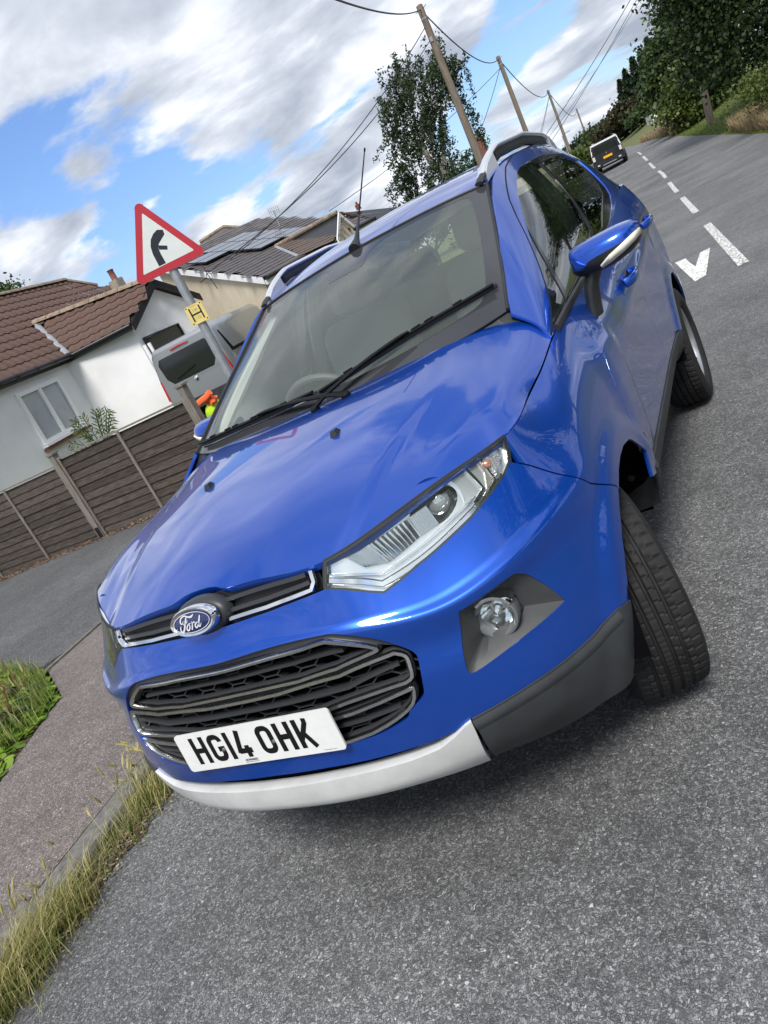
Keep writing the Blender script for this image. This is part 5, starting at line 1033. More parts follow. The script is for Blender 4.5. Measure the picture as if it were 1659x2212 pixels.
# ---- interior
def softbox(mb, c, d, r=.03, X=(1, 0, 0), Y=(0, 1, 0), Z=(0, 0, 1)):
    c = Vector(c); X = Vector(X); Y = Vector(Y); Z = Vector(Z); o = []
    pr_ = rrect(d[0], d[2], r, 4); n = len(pr_)
    rings = [(-d[1]/2, .82), (-d[1]/2+r*.5, 1), (d[1]/2-r*.5, 1), (d[1]/2, .82)]
    for y, k in rings: o += [c+X*a*k+Z*b*k+Y*y for a, b in pr_]
    f = [(i*n+k, i*n+(k+1) % n, (i+1)*n+(k+1) % n, (i+1)*n+k) for i in range(3) for k in range(n)]+[tuple(range(n-1, -1, -1)), tuple(3*n+k for k in range(n))]
    mb.add(o, f)
for sx_ in (-.36, .36):
    mb = MB(); softbox(mb, (sx_, 1.95, .72), (.50, .50, .16), .05); bz = Vector((0, .26, .97)).normalized(); by = Vector((0, .97, -.26)).normalized()
    softbox(mb, (sx_, 2.23, 1.03), (.50, .14, .60), .09, Y=by, Z=bz); st_ = mb.build('front_seat', seatm, CAR, smooth=True, sharp=60)
    mb = MB(); softbox(mb, (sx_, 2.33, 1.42), (.27, .10, .19), .06, Y=by, Z=bz); mb.build('head_restraint', seatm, st_, smooth=True, sharp=60)
    mb = MB()
    for k in (-.06, .06): mb.tube([(sx_+k, 2.29, 1.28), (sx_+k, 2.31, 1.36)], .007, 8)
    mb.build('restraint_post', chrome, st_, smooth=True)
mb = MB(); softbox(mb, (0, 2.95, .76), (1.25, .5, .16), .05); softbox(mb, (0, 3.22, 1.05), (1.25, .14, .55), .08); rs = mb.build('rear_seat', seatm, CAR, smooth=True, sharp=60)
for x in (-.38, .38): mb = MB(); softbox(mb, (x, 3.27, 1.38), (.26, .09, .15), .05); mb.build('head_restraint', seatm, rs, smooth=True, sharp=60)
mb = MB(); vs = []; xs = np.linspace(-.66, .66, 23)
for x in xs:
    hump = .035*math.exp(-((x+.36)/.17)**2)
    yb = .12*(abs(x)/.66)**2
    vs += [(x, 1.02+yb*.9, 1.085), (x, 1.18+yb*.5, 1.095), (x, 1.38, 1.10+hump*.6), (x, 1.50, 1.095+hump), (x, 1.545, 1.055+hump*.5), (x, 1.56, .95), (x, 1.52, .72)]
mb.add(vs, [(i*7+k, (i+1)*7+k, (i+1)*7+k+1, i*7+k+1) for i in range(22) for k in range(6)]); dash = mb.build('dashboard', dashm, CAR, smooth=True)
mb = MB(); vs = []; sc_ = Vector((-.36, 1.62, 1.03)); sn = Vector((0, .88, .42)).normalized(); a, b = basis(sn)
mb.tube([sc_+(a*math.cos(2*math.pi*k/36)+b*math.sin(2*math.pi*k/36))*.185 for k in range(36)], .015, 8, closed=True)
for an in (0, 180, 270): mb.tube([sc_-sn*.03, sc_+(a*math.cos(R(an))+b*math.sin(R(an)))*.18], [.03, .014], 8)
mb.ring(sc_-sn*.03, [(-.03, .05), (0, .07), (.02, .065), (.03, .001)], sn, 20); mb.build('steering_wheel', mat('wheel_rim_plastic', (.07, .072, .075), rough=.5), CAR, smooth=True)
mb = MB(); mb.box((0, 2.3, .42), (1.3, 2.6, .04)); mb.build('cabin_floor', seatm, CAR)
panel('headliner', S4, [(0, .05), (S4.U*.9, .05), (S4.U*.9, S4.V-.05), (0, S4.V-.05)], m=linem, both=True, step=.1, offset=-.035, flange=0)
for s in (1, -1):
    mb = MB(); P0, _ = on(S5, [(U5-.03, v) for v in np.linspace(.05, V5-.03, 10)], -.045, s); mb.tube(P0, .028, 8, sx=1.2); mb.build('pillar_trim', linem, CAR, smooth=True)
    mb = MB(); vs = [(s*.76, 1.3, 1.05), (s*.76, 3.2, 1.12), (s*.76, 3.2, .5), (s*.76, 1.3, .5)]; mb.add(vs, [(0, 1, 2, 3)]); mb.build('door_card', dashm, CAR)
    mb = MB(); mb.tube([(s*.745, 2.33, 1.1), (s*.68, 2.38, 1.35), (s*.59, 2.42, 1.56)], .035, 8); mb.build('centre_pillar', linem, CAR, smooth=True)
# tailgate and rear screen
mb = MB(); n = 14; xs = np.linspace(-.52, .52, n); vs = []
for x in xs: vs += [(x*1.28, 3.98-.12*(x/.52)**2, 1.22), (x, 3.74-.06*(x/.52)**2, 1.50)]
mb.add(vs, [(2*i, 2*i+2, 2*i+3, 2*i+1) for i in range(n-1)]); mb.build('rear_screen', sidegl, CAR, smooth=True)
mb = MB(); softbox(mb, (0, 1.68, 1.44), (.22, .03, .06), .02); mb.build('interior_mirror', ink, CAR, smooth=True)
# ================================================================= ground, road, pavement
def zroad(x, y):      # the road leaves the level of the parked car beyond 20 m and climbs gently
    t = np.clip((np.asarray(y, float)-20)/24, 0, None); z = np.where(t < 1, .80*np.power(t, 1.35), .80+np.minimum((t-1)*24, 40)*.030)
    return z
def bend(y): return np.interp(y, [27, 32, 38, 46, 55, 68, 90], [0, -.14, -.22, -.38, -.9, -2.3, -6])
def xc(y): return 1.133-.0947*(y-6.8)+bend(y)      # centre line of the road
def xk(y): return -1.375-.0947*(y-.2)+bend(y)      # kerb face
def xr(y): return 1.133-.0947*(y-6.8)+np.interp(y, [0, 20, 23, 27, 32, 37, 48, 55, 59, 68, 90], [2.75, 2.7, 2.57, 2.4, 2.2, 1.84, 1.16, .37, -.4, -1.3, -4.5])
asph = asphalt('road_asphalt', (.082, .084, .087), (.28, .286, .292), 140, patch=.38)
asph2 = asphalt('driveway_asphalt', (.055, .056, .058), (.20, .205, .21), 150)
pave = asphalt('footway_asphalt', (.10, .086, .080), (.30, .265, .25), 150, patch=.18)
earth = mat('bare_earth', (.10, .075, .055), rough=.95, var=.5, vscale=30, bump=.8, bscale=60, bdist=.02)
grassg = mat('verge_ground', (.075, .115, .030), rough=.95, col2=(.13, .125, .055), vscale=3, bump=.6, bscale=80, bdist=.03)
conc = mat('kerb_concrete', (.15, .145, .135), rough=.85, var=.4, vscale=25, bump=.5, bscale=180, bdist=.004)
def bank(x, y):       # grass bank on the far side of the road
    d = np.asarray(x)-(xr(np.asarray(y))-.1); return 1.15*sstep(.2, 6.5, d)+1.2*sstep(6, 16, d)
def gridmesh(name, us, ys, fx, fz, m, kind='structure', smooth=True):
    V = []; nu = len(us); 
    for y in ys:
        x = fx(us, y); z = fz(x, np.full(nu, y)); V.append(np.stack([x, np.full(nu, y), z], 1))
    V = np.concatenate(V); i = np.arange(len(ys)-1)[:, None]; j = np.arange(nu-1)[None]; F = np.stack([i*nu+j, i*nu+j+1, (i+1)*nu+j+1, (i+1)*nu+j], 2).reshape(-1, 4)
    o = link(name, npmesh(name, V, F, m, smooth)); o['kind'] = kind; return o
def left(x, y): d = xk(np.asarray(y))-np.asarray(x); return .35*sstep(6.5, 11, d)*sstep(6, 9, y)
gridmesh('ground', np.concatenate([np.linspace(-900, -30, 12), np.linspace(-28, 30, 88), np.linspace(34, 900, 12)]), np.concatenate([[-300, -60, -20], np.linspace(-8, 60, 70), np.linspace(65, 130, 14), [200, 400, 900, 2500]]),
         lambda u, y: u, lambda x, y: zroad(x, y)-.03+bank(x, y)+left(x, y)-.10*sstep(0, .3, x-xk(y))*sstep(-.3, 0, xr(y)-.1-x), grassg)
gridmesh('road', np.linspace(0, 1, 10), np.concatenate([np.linspace(-12, 60, 73), np.linspace(65, 110, 10)]), lambda u, y: xk(y)+u*(xr(y)-xk(y)), lambda x, y: zroad(x, y), asph)
def poly_sheet(name, pts, z, m, th=None, kind='structure'):
    mb = MB()
    if th: mb.prism([(x, y, z-th) for x, y in pts], (0, 0, th))
    else: mb.add([(x, y, z) for x, y in pts], [tuple(range(len(pts)))])
    o = mb.build(name, m); o['kind'] = kind; return o
PV = .075
# pavement between kerb and the edging
poly_sheet('pavement', [(xk(-3)-.125, -3), (xk(14)-.125, 14), (-4.35, 14), (-4.12, 6), (-3.93, 2.53), (-3.80, 1.98), (-3.10, 1.53), (-2.72, .74), (-2.45, -.6), (-2.3, -3)], PV, pave, .2)
poly_sheet('driveway', [(-3.96, 2.5), (-4.15, 6.5), (-4.5, 14), (-16, 14), (-16, 1.9), (-5.2, 2.1), (-4.2, 2.15)], PV-.035, asph2, .1)
poly_sheet('flower_bed_soil', [(-3.12, 1.50), (-2.74, .72), (-2.47, -.6), (-2.3, -3), (-9, -3), (-9, 2.4), (-5.2, 2.35), (-3.85, 1.98)], PV-.01, earth, .1)
# kerb stones, one by one
kerb = bpy.data.objects.new('kerb', None); COL.objects.link(kerb); kerb['kind'] = 'structure'; kerb.location = (xk(0), 0, 0)
kd = Vector((-.0947, 1, 0)).normalized(); kn = Vector((1, .0947, 0)).normalized()
mb = MB(); L_ = .905; pr_ = [(0, -.1), (0, .058), (-.012, .075), (-.122, .080), (-.122, -.1)]
mb.prism([Vector((a, 0, b)) for a, b in pr_], (0, L_, 0)); ks = mb.mesh('kerb_stone', conc)
for k in range(-4, 24):
    y = k*.915; o = bpy.data.objects.new('kerb_stone', ks); COL.objects.link(o); o.parent = kerb; o.location = Vector((xk(y)+random.uniform(-.006, .006), y, random.uniform(-.006, .004)))-kerb.location; o.rotation_euler = (random.uniform(-.008, .008), random.uniform(-.01, .01), math.atan(.0947)+random.uniform(-.006, .006))
_n = 60; _ys = np.linspace(-3, 6, _n); mb = MB(); _w = .10+.05*np.sin(_ys*7)+.04*np.sin(_ys*19+1)
mb.add([(float(xk(y_)), float(y_), .003) for y_ in _ys]+[(float(xk(y_)+w_), float(y_), .003) for y_, w_ in zip(_ys, _w)], [(i, i+_n, i+_n+1, i+1) for i in range(_n-1)]); o = mb.build('kerb_silt', earth); o['kind'] = 'structure'
# timber edging of the driveway
wood = mat('weathered_timber', (.20, .175, .15), rough=.85, col2=(.10, .085, .072), vscale=6, stretch=(1, 1, 12), bump=.5, bscale=40, bdist=.004)
mb = MB(); e0, e1 = Vector((-3.80, 1.93, PV)), Vector((-4.13, 6.3, PV)); d_ = (e1-e0); mb.box((e0+e1)/2+Vector((-.02, 0, -.03)), (.04, d_.length, .09), X=d_.cross(Vector((0, 0, 1))).normalized(), Y=d_.normalized(), Z=(0, 0, 1))
o = mb.build('driveway_edging', mat('edging_timber', (.16, .14, .12), rough=.9, var=.4, vscale=20, bump=.4, bscale=80)); o['label'] = 'low grey edging board between driveway and pavement'; o['category'] = 'edging'
# road markings
paintw = bpy.data.materials.new('road_paint'); paintw.use_nodes = True; t_ = paintw.node_tree; b_ = t_.nodes['Principled BSDF']; b_.inputs['Roughness'].default_value = .7
co_ = t_.nodes.new('ShaderNodeTexCoord'); nn_ = t_.nodes.new('ShaderNodeTexNoise'); nn_.inputs['Scale'].default_value = 42; nn_.inputs['Detail'].default_value = 3; t_.links.new(co_.outputs['Object'], nn_.inputs['Vector'])
rp_ = t_.nodes.new('ShaderNodeValToRGB'); rp_.color_ramp.elements[0].position = .455; rp_.color_ramp.elements[0].color = (.13, .13, .13, 1); rp_.color_ramp.elements[1].position = .52; rp_.color_ramp.elements[1].color = (.72, .72, .69, 1); t_.links.new(nn_.outputs['Fac'], rp_.inputs[0]); t_.links.new(rp_.outputs[0], b_.inputs['Base Color'])
mb = MB(); y = 6.81
while y < 46:
    y1 = y+4.0; w = .05; pts = []
    ys_ = np.linspace(y, y1, 5); Lf = [(xc(q)-w, q) for q in ys_]; Rt = [(xc(q)+w, q) for q in ys_]
    n0 = [(a, b, float(zroad(a, b))+.004) for a, b in Lf]+[(a, b, float(zroad(a, b))+.004) for a, b in Rt]
    mb.add(n0, [(i, i+5, i+6, i+1) for i in range(4)]); y += 6.05
o = mb.build('centre_line', paintw); o['kind'] = 'structure'
paintw2 = paintw.copy(); paintw2.node_tree.nodes['Color Ramp'].color_ramp.elements[0].position = .40; paintw2.node_tree.nodes['Color Ramp'].color_ramp.elements[1].position = .455
mb = MB(); mb.add([(x, y, .005) for x, y in BG['mark_v']], [tuple(range(len(BG['mark_v'])))]); o = mb.build('painted_letter', paintw2); o['kind'] = 'structure'

# ================================================================= vegetation helpers
def cards(C, size, nrm=None, asp=1.6, up=None):
    """one bent leaf card at each centre"""
    n = len(C); d = rng.normal(size=(n, 3)) if up is None else up+rng.normal(size=(n, 3))*.35; d /= np.linalg.norm(d, axis=1, keepdims=True)
    q = rng.normal(size=(n, 3)); s_ = np.cross(d, q); s_ /= np.linalg.norm(s_, axis=1, keepdims=True)+1e-9
    L_ = (size*(.6+.8*rng.random(n)))[:, None]; W = L_/asp
    V = np.stack([C-d*L_*.5, C+s_*W*.5, C+d*L_*.5, C-s_*W*.5], 1).reshape(-1, 3); F = np.arange(4*n).reshape(n, 4); return V, F
def crown(name, blobs, n, size, m, parent=None, clump=.55, per=40, asp=1.5, jitter=None, **k):
    """foliage: leaf cards in clumps spread through and over a set of ellipsoids (centre, radii)"""
    vol = np.array([b[1][0]*b[1][1]*b[1][2] for b in blobs])**.67; vol = vol/vol.sum(); Cs = []; Rn = []
    for b, w_ in zip(blobs, vol):
        nc = max(3, int(n*w_/per)); d = rng.normal(size=(nc, 3)); d /= np.linalg.norm(d, axis=1, keepdims=True); rad = .45+.55*rng.random((nc, 1))**.5
        c = np.array(b[0])+d*rad*np.array(b[1]); tone = rng.random(nc)
        q = rng.normal(size=(nc, per, 3))*clump*np.array([1, 1, .6])*(.6+.8*rng.random((nc, 1, 1))); Cs.append((c[:, None]+q).reshape(-1, 3)); Rn.append(np.clip(np.repeat(tone, per)*.65+rng.random(nc*per)*.35, 0, 1))
    C = np.concatenate(Cs); V, F = cards(C, size, asp=asp); return link(name, npmesh(name, V, F, m, False, np.concatenate(Rn)), parent, **k)
def limb(mb, a, b, r0, r1, n=7, wob=.08):
    a, b = Vector(a), Vector(b); L_ = (b-a).length; pts = [a+(b-a)*t+Vector((random.uniform(-1, 1), random.uniform(-1, 1), random.uniform(-.5, .5)))*wob*L_*(0 if t in (0, 1) else 1) for t in (0, .25, .5, .75, 1)]
    mb.tube(pts, [r0+(r1-r0)*t for t in (0, .25, .5, .75, 1)], n)
bark = mat('bark', (.075, .062, .048), rough=.95, var=.5, vscale=9, bump=.9, bscale=18, bdist=.03)
pbark = mat('pale_bark', (.32, .30, .26), rough=.9, var=.45, vscale=5, bump=.5, bscale=18, bdist=.02)
lf_dark = leafmat('leaf_dark', (.010, .022, .008), (.022, .045, .014), (.050, .085, .024)); lf_mid = leafmat('leaf_mid', (.022, .045, .014), (.045, .080, .022), (.095, .135, .040))
lf_lime = leafmat('leaf_lime', (.035, .060, .012), (.075, .105, .022), (.15, .18, .045)); lf_con = leafmat('leaf_conifer', (.010, .022, .012), (.020, .038, .018), (.036, .058, .026), .1)
lf_brn = leafmat('leaf_copper', (.020, .022, .010), (.040, .038, .018), (.070, .070, .028)); lf_birch = leafmat('leaf_birch', (.018, .036, .016), (.036, .062, .026), (.075, .110, .045))
def tree(name, label, base, h, blobs, n, size, m, tr=.2, bk=None, clump=.55, group=None, fork=.45, lean=(0, 0), per=40, asp=1.5):
    b = G(*base); T = thing(name, label, 'tree', b, group); bk = bk or bark; mb = MB()
    top = [b+GU*h*fork+GX*lean[0]+GY*lean[1]][0]; limb(mb, b-GU*.3, top, tr, tr*.6, 9, .02)
    for c, r_ in blobs: limb(mb, top-GU*.1, G(*c)+GU*r_[2]*.2, tr*.5, tr*.12, 6, .08)
    mb.build('trunk', bk, T, smooth=True)
    wb = [((G(*c).x, G(*c).y, G(*c).z), r_) for c, r_ in blobs]; crown('crown', wb, n, size, m, T, clump=clump, per=per, asp=asp); return T
def plot(X, Y): x, y, z = G(X, Y, 0); return float((zroad(x, y)+bank(x, y))-z)      # height of the ground in the upright frame
def blobs_(cx, cy, cz, rx, ry, rz, n=7, k=.55):
    out = []
    for i in range(n):
        d = Vector((random.gauss(0, 1), random.gauss(0, 1), random.gauss(0, 1))).normalized(); out.append(((cx+d.x*rx*.55, cy+d.y*ry*.55, cz+d.z*rz*.6), (rx*k*random.uniform(.8, 1.2), ry*k, rz*k*random.uniform(.8, 1.2))))
    return out
# right-hand trees on the bank: big dark one leaning over the frame edge
tree('broadleaf_tree', 'tall dark broadleaf tree rising out of the top right corner', (4.6, 31, 1.2), 10, blobs_(4.9, 31, 6.6, 4.4, 3.6, 4.6, 16, .45)+[((1.5, 31, 4.3), (1.0, 1.2, .9)), ((1.7, 31, 3.2), (1.2, 1.2, .8)), ((.9, 31, 5.0), (.7, 1.0, .8)), ((2.6, 30.5, 2.1), (1.5, 1.4, .8)), ((1.2, 31.5, 2.3), (.7, .9, .5)), ((3.6, 30.5, 3.0), (1.7, 1.4, 1.0)), ((4.4, 30, 1.6), (1.8, 1.4, .9)), ((2.8, 31, 4.4), (1.6, 1.4, 1.2))], 125000, .15, lf_dark, .32, clump=.42)
tree('broadleaf_tree', 'tree with olive leaves at the right edge over the tall dry grass', (7.6, 27, 1.3), 8, blobs_(7.0, 27, 4.6, 2.6, 2.4, 3.2, 8, .5), 24000, .15, lf_mid, .25, clump=.4)
tree('broadleaf_tree', 'mid green tree with loose outline left of the dark tree', (.6, 48, .6), 6.2, [((-.5, 47, 4.0), (.9, 1, .9)), ((.3, 47, 3.1), (1.2, 1.2, .8)), ((-.9, 47, 3.0), (.8, 1, .8)), ((-.6, 47, 2.1), (.9, 1, .7)), ((.9, 47, 4.4), (1.1, 1.2, 1.0)), ((1.6, 48, 3.0), (1.4, 1.2, 1.2)), ((.4, 48, 5.2), (.8, .8, .7))], 14000, .24, lf_mid, .16, clump=.34, fork=.3)
tree('shrubby_tree', 'low olive green bushy tree beside the leaning grey post', (.9, 44, .4), 3.6, [((.2, 44, 2.1), (1.0, 1, .8)), ((.8, 44, 1.6), (1.1, 1, .7)), ((-.5, 44, 1.3), (.8, 1, .6)), ((1.4, 43.5, 1.9), (.9, .9, .8)), ((.5, 44, 2.7), (.7, .7, .5)), ((.1, 43.6, .9), (1.0, .8, .5))], 12000, .19, lf_lime, .10, pbark, clump=.28, fork=.3)
def conifer(label, base, h, r, n=5000):
    b = G(*base); T = thing('conifer', label, 'tree', b, 'tall dark conifers beside the road bend'); mb = MB(); limb(mb, b, b+GU*h*.95, r*.12, r*.03, 7, .005); mb.build('trunk', bark, T, smooth=True)
    t = rng.random(n)**.75; a = rng.random(n)*6.283; lay = .75+.25*np.sin(t*38+a*2)+rng.random(n)*.25; rad = r*(1-t)**.8*lay*(.35+.65*rng.random(n)**.5); bx, by, bz = b
    C = np.stack([bx+rad*np.cos(a)+GU.x*t*h, by+rad*np.sin(a)+GU.y*t*h, bz+(.06+.94*t)*h-rad*.25], 1); V, F = cards(C, .42, asp=2.2); link('crown', npmesh('crown', V, F, lf_con, False, rng.random(n)), T)
for i, (X, Y, h, r) in enumerate(((-3.6, 84, 5.4, 1.5), (-2.7, 82, 5.8, 1.5), (-4.6, 86, 5.3, 1.5), (-5.6, 87, 4.9, 1.4), (-1.6, 80, 5.6, 1.6), (-.4, 78, 5.9, 1.7), (-6.4, 88, 4.5, 1.3))):
    conifer(['second conifer right of the row', 'tall conifer mid-row behind the white van', 'dark conifer at the centre of the row on the bend', 'fifth conifer, with a narrow tip', 'conifer just left of the mid green tree', 'tallest conifer behind the mid green tree', 'shortest conifer at the left end of the row'][i]+' along the road', (X, Y, plot(X, Y)), h, r)
for i, (X, Y, cz, rx, rz, m_, lb) in enumerate(((-5.5, 80, 1.9, 2.0, 1.6, lf_brn, 'rounded copper tinged tree behind the chevron sign'), (-7.4, 82, 1.8, 1.7, 1.5, lf_brn, 'brownish green tree above the white roofed car'), (-9.6, 90, 2.0, 2.0, 1.5, lf_mid, 'distant green tree left of the copper tree'), (-12.2, 96, 2.2, 2.0, 1.3, lf_con, 'small dark tree far off beside the last pole'), (-14.6, 98, 2.0, 1.8, 1.2, lf_mid, 'farthest tree at the left end of the tree line'), (-4.0, 76, 1.1, 1.6, .9, lf_mid, 'low green tree between chevron sign and white van'), (-8.6, 62, 1.0, 1.3, .8, lf_lime, 'light green bush behind the parked off-roader'), (-10.4, 70, 1.1, 1.5, .9, lf_lime, 'bright green bush at the foot of the far pole'))):
    g0 = plot(X, Y); tree('hedge_tree', lb, (X, Y, g0), cz, [((X+random.uniform(-.6, .6)*rx, Y, g0+cz*random.uniform(.55, 1.0)), (rx*.55, rx*.5, rz*.5)) for _ in range(7)], 5200, .30, m_, .12, clump=.35, fork=.3)
# trees across the road, seen mirrored in the side windows and paint
for i, (X, Y, h) in enumerate(((13, 2, 9.5), (14, 9, 10.5), (12.5, 15.5, 9), (13.5, 22, 10), (15, -6, 9))):
    g0 = plot(X, Y); tree('roadside_tree', ['leafy tree across the road level with the bonnet', 'tallest leafy tree across the road', 'leafy tree across the road beyond the rear wheel', 'leafy tree across the road near the tall dry grass', 'leafy tree across the road behind the camera'][i], (X, Y, g0), h, blobs_(X, Y, g0+h*.58, 3.4, 3.4, h*.42, 10, .5), 9000, .34, lf_dark if i % 2 else lf_mid, .28, clump=.5)
# birch blown sideways by the wind
bt_ = BG['birchtrunk']; Bb = G(bt_[0][0]+.3, bt_[0][1], 0.0); T = thing('birch_tree', 'weeping birch with pale trunk blown sideways behind the nearest pole', 'tree', Bb)
mb = MB(); P_ = [G(-8.5, 31.4, -.2), G(*bt_[0])]+[G(*p) for p in bt_[1:4]]; mb.tube([Vector(p) for p in smoothpoly([tuple(p) for p in P_], 4)], list(np.linspace(.20, .07, 17)), 8)
mb.tube([Vector(p) for p in smoothpoly([tuple(G(-8.73, 31.33, 3.2)), tuple(G(-8.3, 31.4, 4.2)), tuple(G(-8.0, 31.5, 5.2)), tuple(G(-7.3, 31.7, 6.4))], 4)], list(np.linspace(.10, .03, 13)), 7)
mb.build('trunk', pbark, T, smooth=True)
SP = []; brm = MB()
def strand(c, L_, sway, nl):
    t = rng.random(nl); p = np.array([c.x, c.y, c.z])[None]+np.array([GX.x, GX.y, GX.z])[None]*(sway*(t**1.5))[:, None]*1.0-np.array([GU.x, GU.y, GU.z])[None]*(L_*t*(1-.25*abs(sway)))[:, None]; SP.append(p+rng.normal(size=(nl, 3))*.07)
bpts = [(-9.25, 7.1, 1.3), (-8.9, 6.6, 1.1), (-8.4, 7.2, 1.3), (-8.1, 6.4, 1.3), (-9.7, 6.3, .9), (-7.7, 6.5, 1.3), (-8.6, 5.6, 1.2), (-8.0, 5.3, 1.4), (-9.0, 5.1, 1.0), (-7.3, 6.6, .7), (-6.95, 6.4, .55), (-10.0, 5.3, .55), (-9.6, 4.4, .8), (-10.3, 3.9, .6), (-8.4, 4.4, 1.0), (-9.3, 3.3, 1.1), (-10.5, 3.4, .5), (-8.6, 3.0, 1.3), (-7.6, 3.2, 1.1), (-9.8, 2.6, .9), (-8.3, 2.2, 1.3), (-9.2, 1.8, 1.2), (-7.9, 2.2, 1.0), (-10.1, 2.0, .8)]
for X, H_, rr in bpts:
    for k in range(13):
        c = G(X+random.gauss(0, rr*.34)+.15, 31.4+random.gauss(0, .6), H_+.25+random.gauss(0, rr*.24)); strand(c, random.uniform(.5, 1.7), random.uniform(-1.15, -.05), 78)
for k in range(16): strand(G(-6.95+random.gauss(0, .16), 31.6, 6.5-random.random()*2.6), 1.0, random.uniform(-.05, .30), 50)
C = np.concatenate(SP); V, F = cards(C, .125, asp=2.0); link('crown', npmesh('crown', V, F, lf_birch, False, np.clip(rng.random(len(C))*.6+.4*np.repeat(rng.random(len(C)//2+1), 2)[:len(C)], 0, 1)), T)
for X, H_, rr in bpts: limb(brm, G(-8.7, 31.3, min(H_, 4.2)+.2), G(X, 31.4, H_+.4), .035, .012, 5, .12)
brm.build('branches', pbark, T, smooth=True)
tree('shrubby_tree', 'dark bushy tree low behind the blue car roof', (-9.9, 30, 0), 2.4, [((-10.4, 30, 1.9), (.9, .8, .8)), ((-9.3, 30, 2.0), (1.0, .8, .8)), ((-8.2, 30, 2.1), (.9, .8, .8)), ((-11.0, 30, 1.4), (.7, .7, .5)), ((-7.3, 30.3, 2.2), (.8, .8, .7))], 9000, .15, lf_dark, .1, clump=.25, fork=.3)
tree('broadleaf_tree', 'treetop showing above the left end of the tiled roof', (-29.2, 26, 0), 8, [((-28.6, 26, 7.3), (.9, .8, .9)), ((-29.6, 26, 7.2), (1.2, .8, 1.0)), ((-29.0, 26, 6.2), (1.4, 1.0, .9))], 5000, .17, lf_mid, .2, clump=.25)
# hedge and tall dry grass on the right, lawn blades on the bank
hay = leafmat('dry_grass', (.22, .17, .09), (.34, .26, .15), (.46, .38, .24), .3, .8); gra = leafmat('grass_green', (.07, .12, .018), (.15, .22, .040), (.32, .36, .12), .35, .6); barley = leafmat('barley_grass', (.18, .19, .05), (.42, .38, .15), (.62, .55, .30), .4, .7)
def blades(name, X, Y, Z, h, wdt, m, lean=.35, parent=None, kind='stuff', wind=(0, 0)):
    n = len(X); a = rng.random(n)*6.283; l = h*lean*rng.random(n); hh = h*(.5+.6*rng.random(n)); dx, dy = np.cos(a)*l+wind[0]*hh, np.sin(a)*l+wind[1]*hh; wx, wy = -np.sin(a)*wdt, np.cos(a)*wdt
    b = np.stack([X, Y, Z], 1); mid = b+np.stack([dx*.35, dy*.35, hh*.6], 1); tip = b+np.stack([dx, dy, hh*(1-.25*lean)], 1); w_ = np.stack([wx, wy, 0*wx], 1)
    V = np.stack([b-w_, b+w_, mid+w_*.7, mid-w_*.7, tip], 1).reshape(-1, 3); k = np.arange(n)[:, None]*5; F = np.concatenate([k+np.array([[0, 1, 2, 3]]), k+np.array([[3, 2, 4, 4]])]); 
    F4 = k+np.array([[0, 1, 2, 3]]); F3 = k+np.array([[3, 2, 4]]); FF = np.concatenate([np.concatenate([F4[:, :3]]), F4[:, [0, 2, 3]], F3]); r_ = rng.random(n)
    o = link(name, npmesh(name, V, FF, m, False, np.concatenate([r_, r_, r_])), parent)
    if kind: o['kind'] = kind
    return o
n = 42000; Y = 21+rng.random(n)**1.3*32; X = xr(Y)+rng.random(n)**1.2*7; blades('verge_grass', X, Y, zroad(X, Y)+bank(X, Y)-.03, .10, .010, gra)
n = 26000; Y = 23.5+rng.random(n)*6.5; X = xr(Y)+.15+rng.random(n)*3.2; blades('tall_dry_grass', X, Y, zroad(X, Y)+bank(X, Y)-.03, .60, .010, hay, .5)
n = 5000; Y = 44+rng.random(n)*14; X = xr(Y)+.1+rng.random(n)*1.0; blades('dry_verge_grass', X, Y, zroad(X, Y)+bank(X, Y)-.03, .55, .014, hay, .5)
tree('hedge_bush', 'pale green bush at the right edge behind the dry grass', (3.4, 27, .2), 1.6, [((3.4+random.uniform(-1.4, 1.6), 25.5+random.uniform(-1, 1), .55+random.random()*.8), (.6, .6, .4)) for _ in range(9)], 9000, .085, lf_lime, .04, clump=.22, fork=.2)
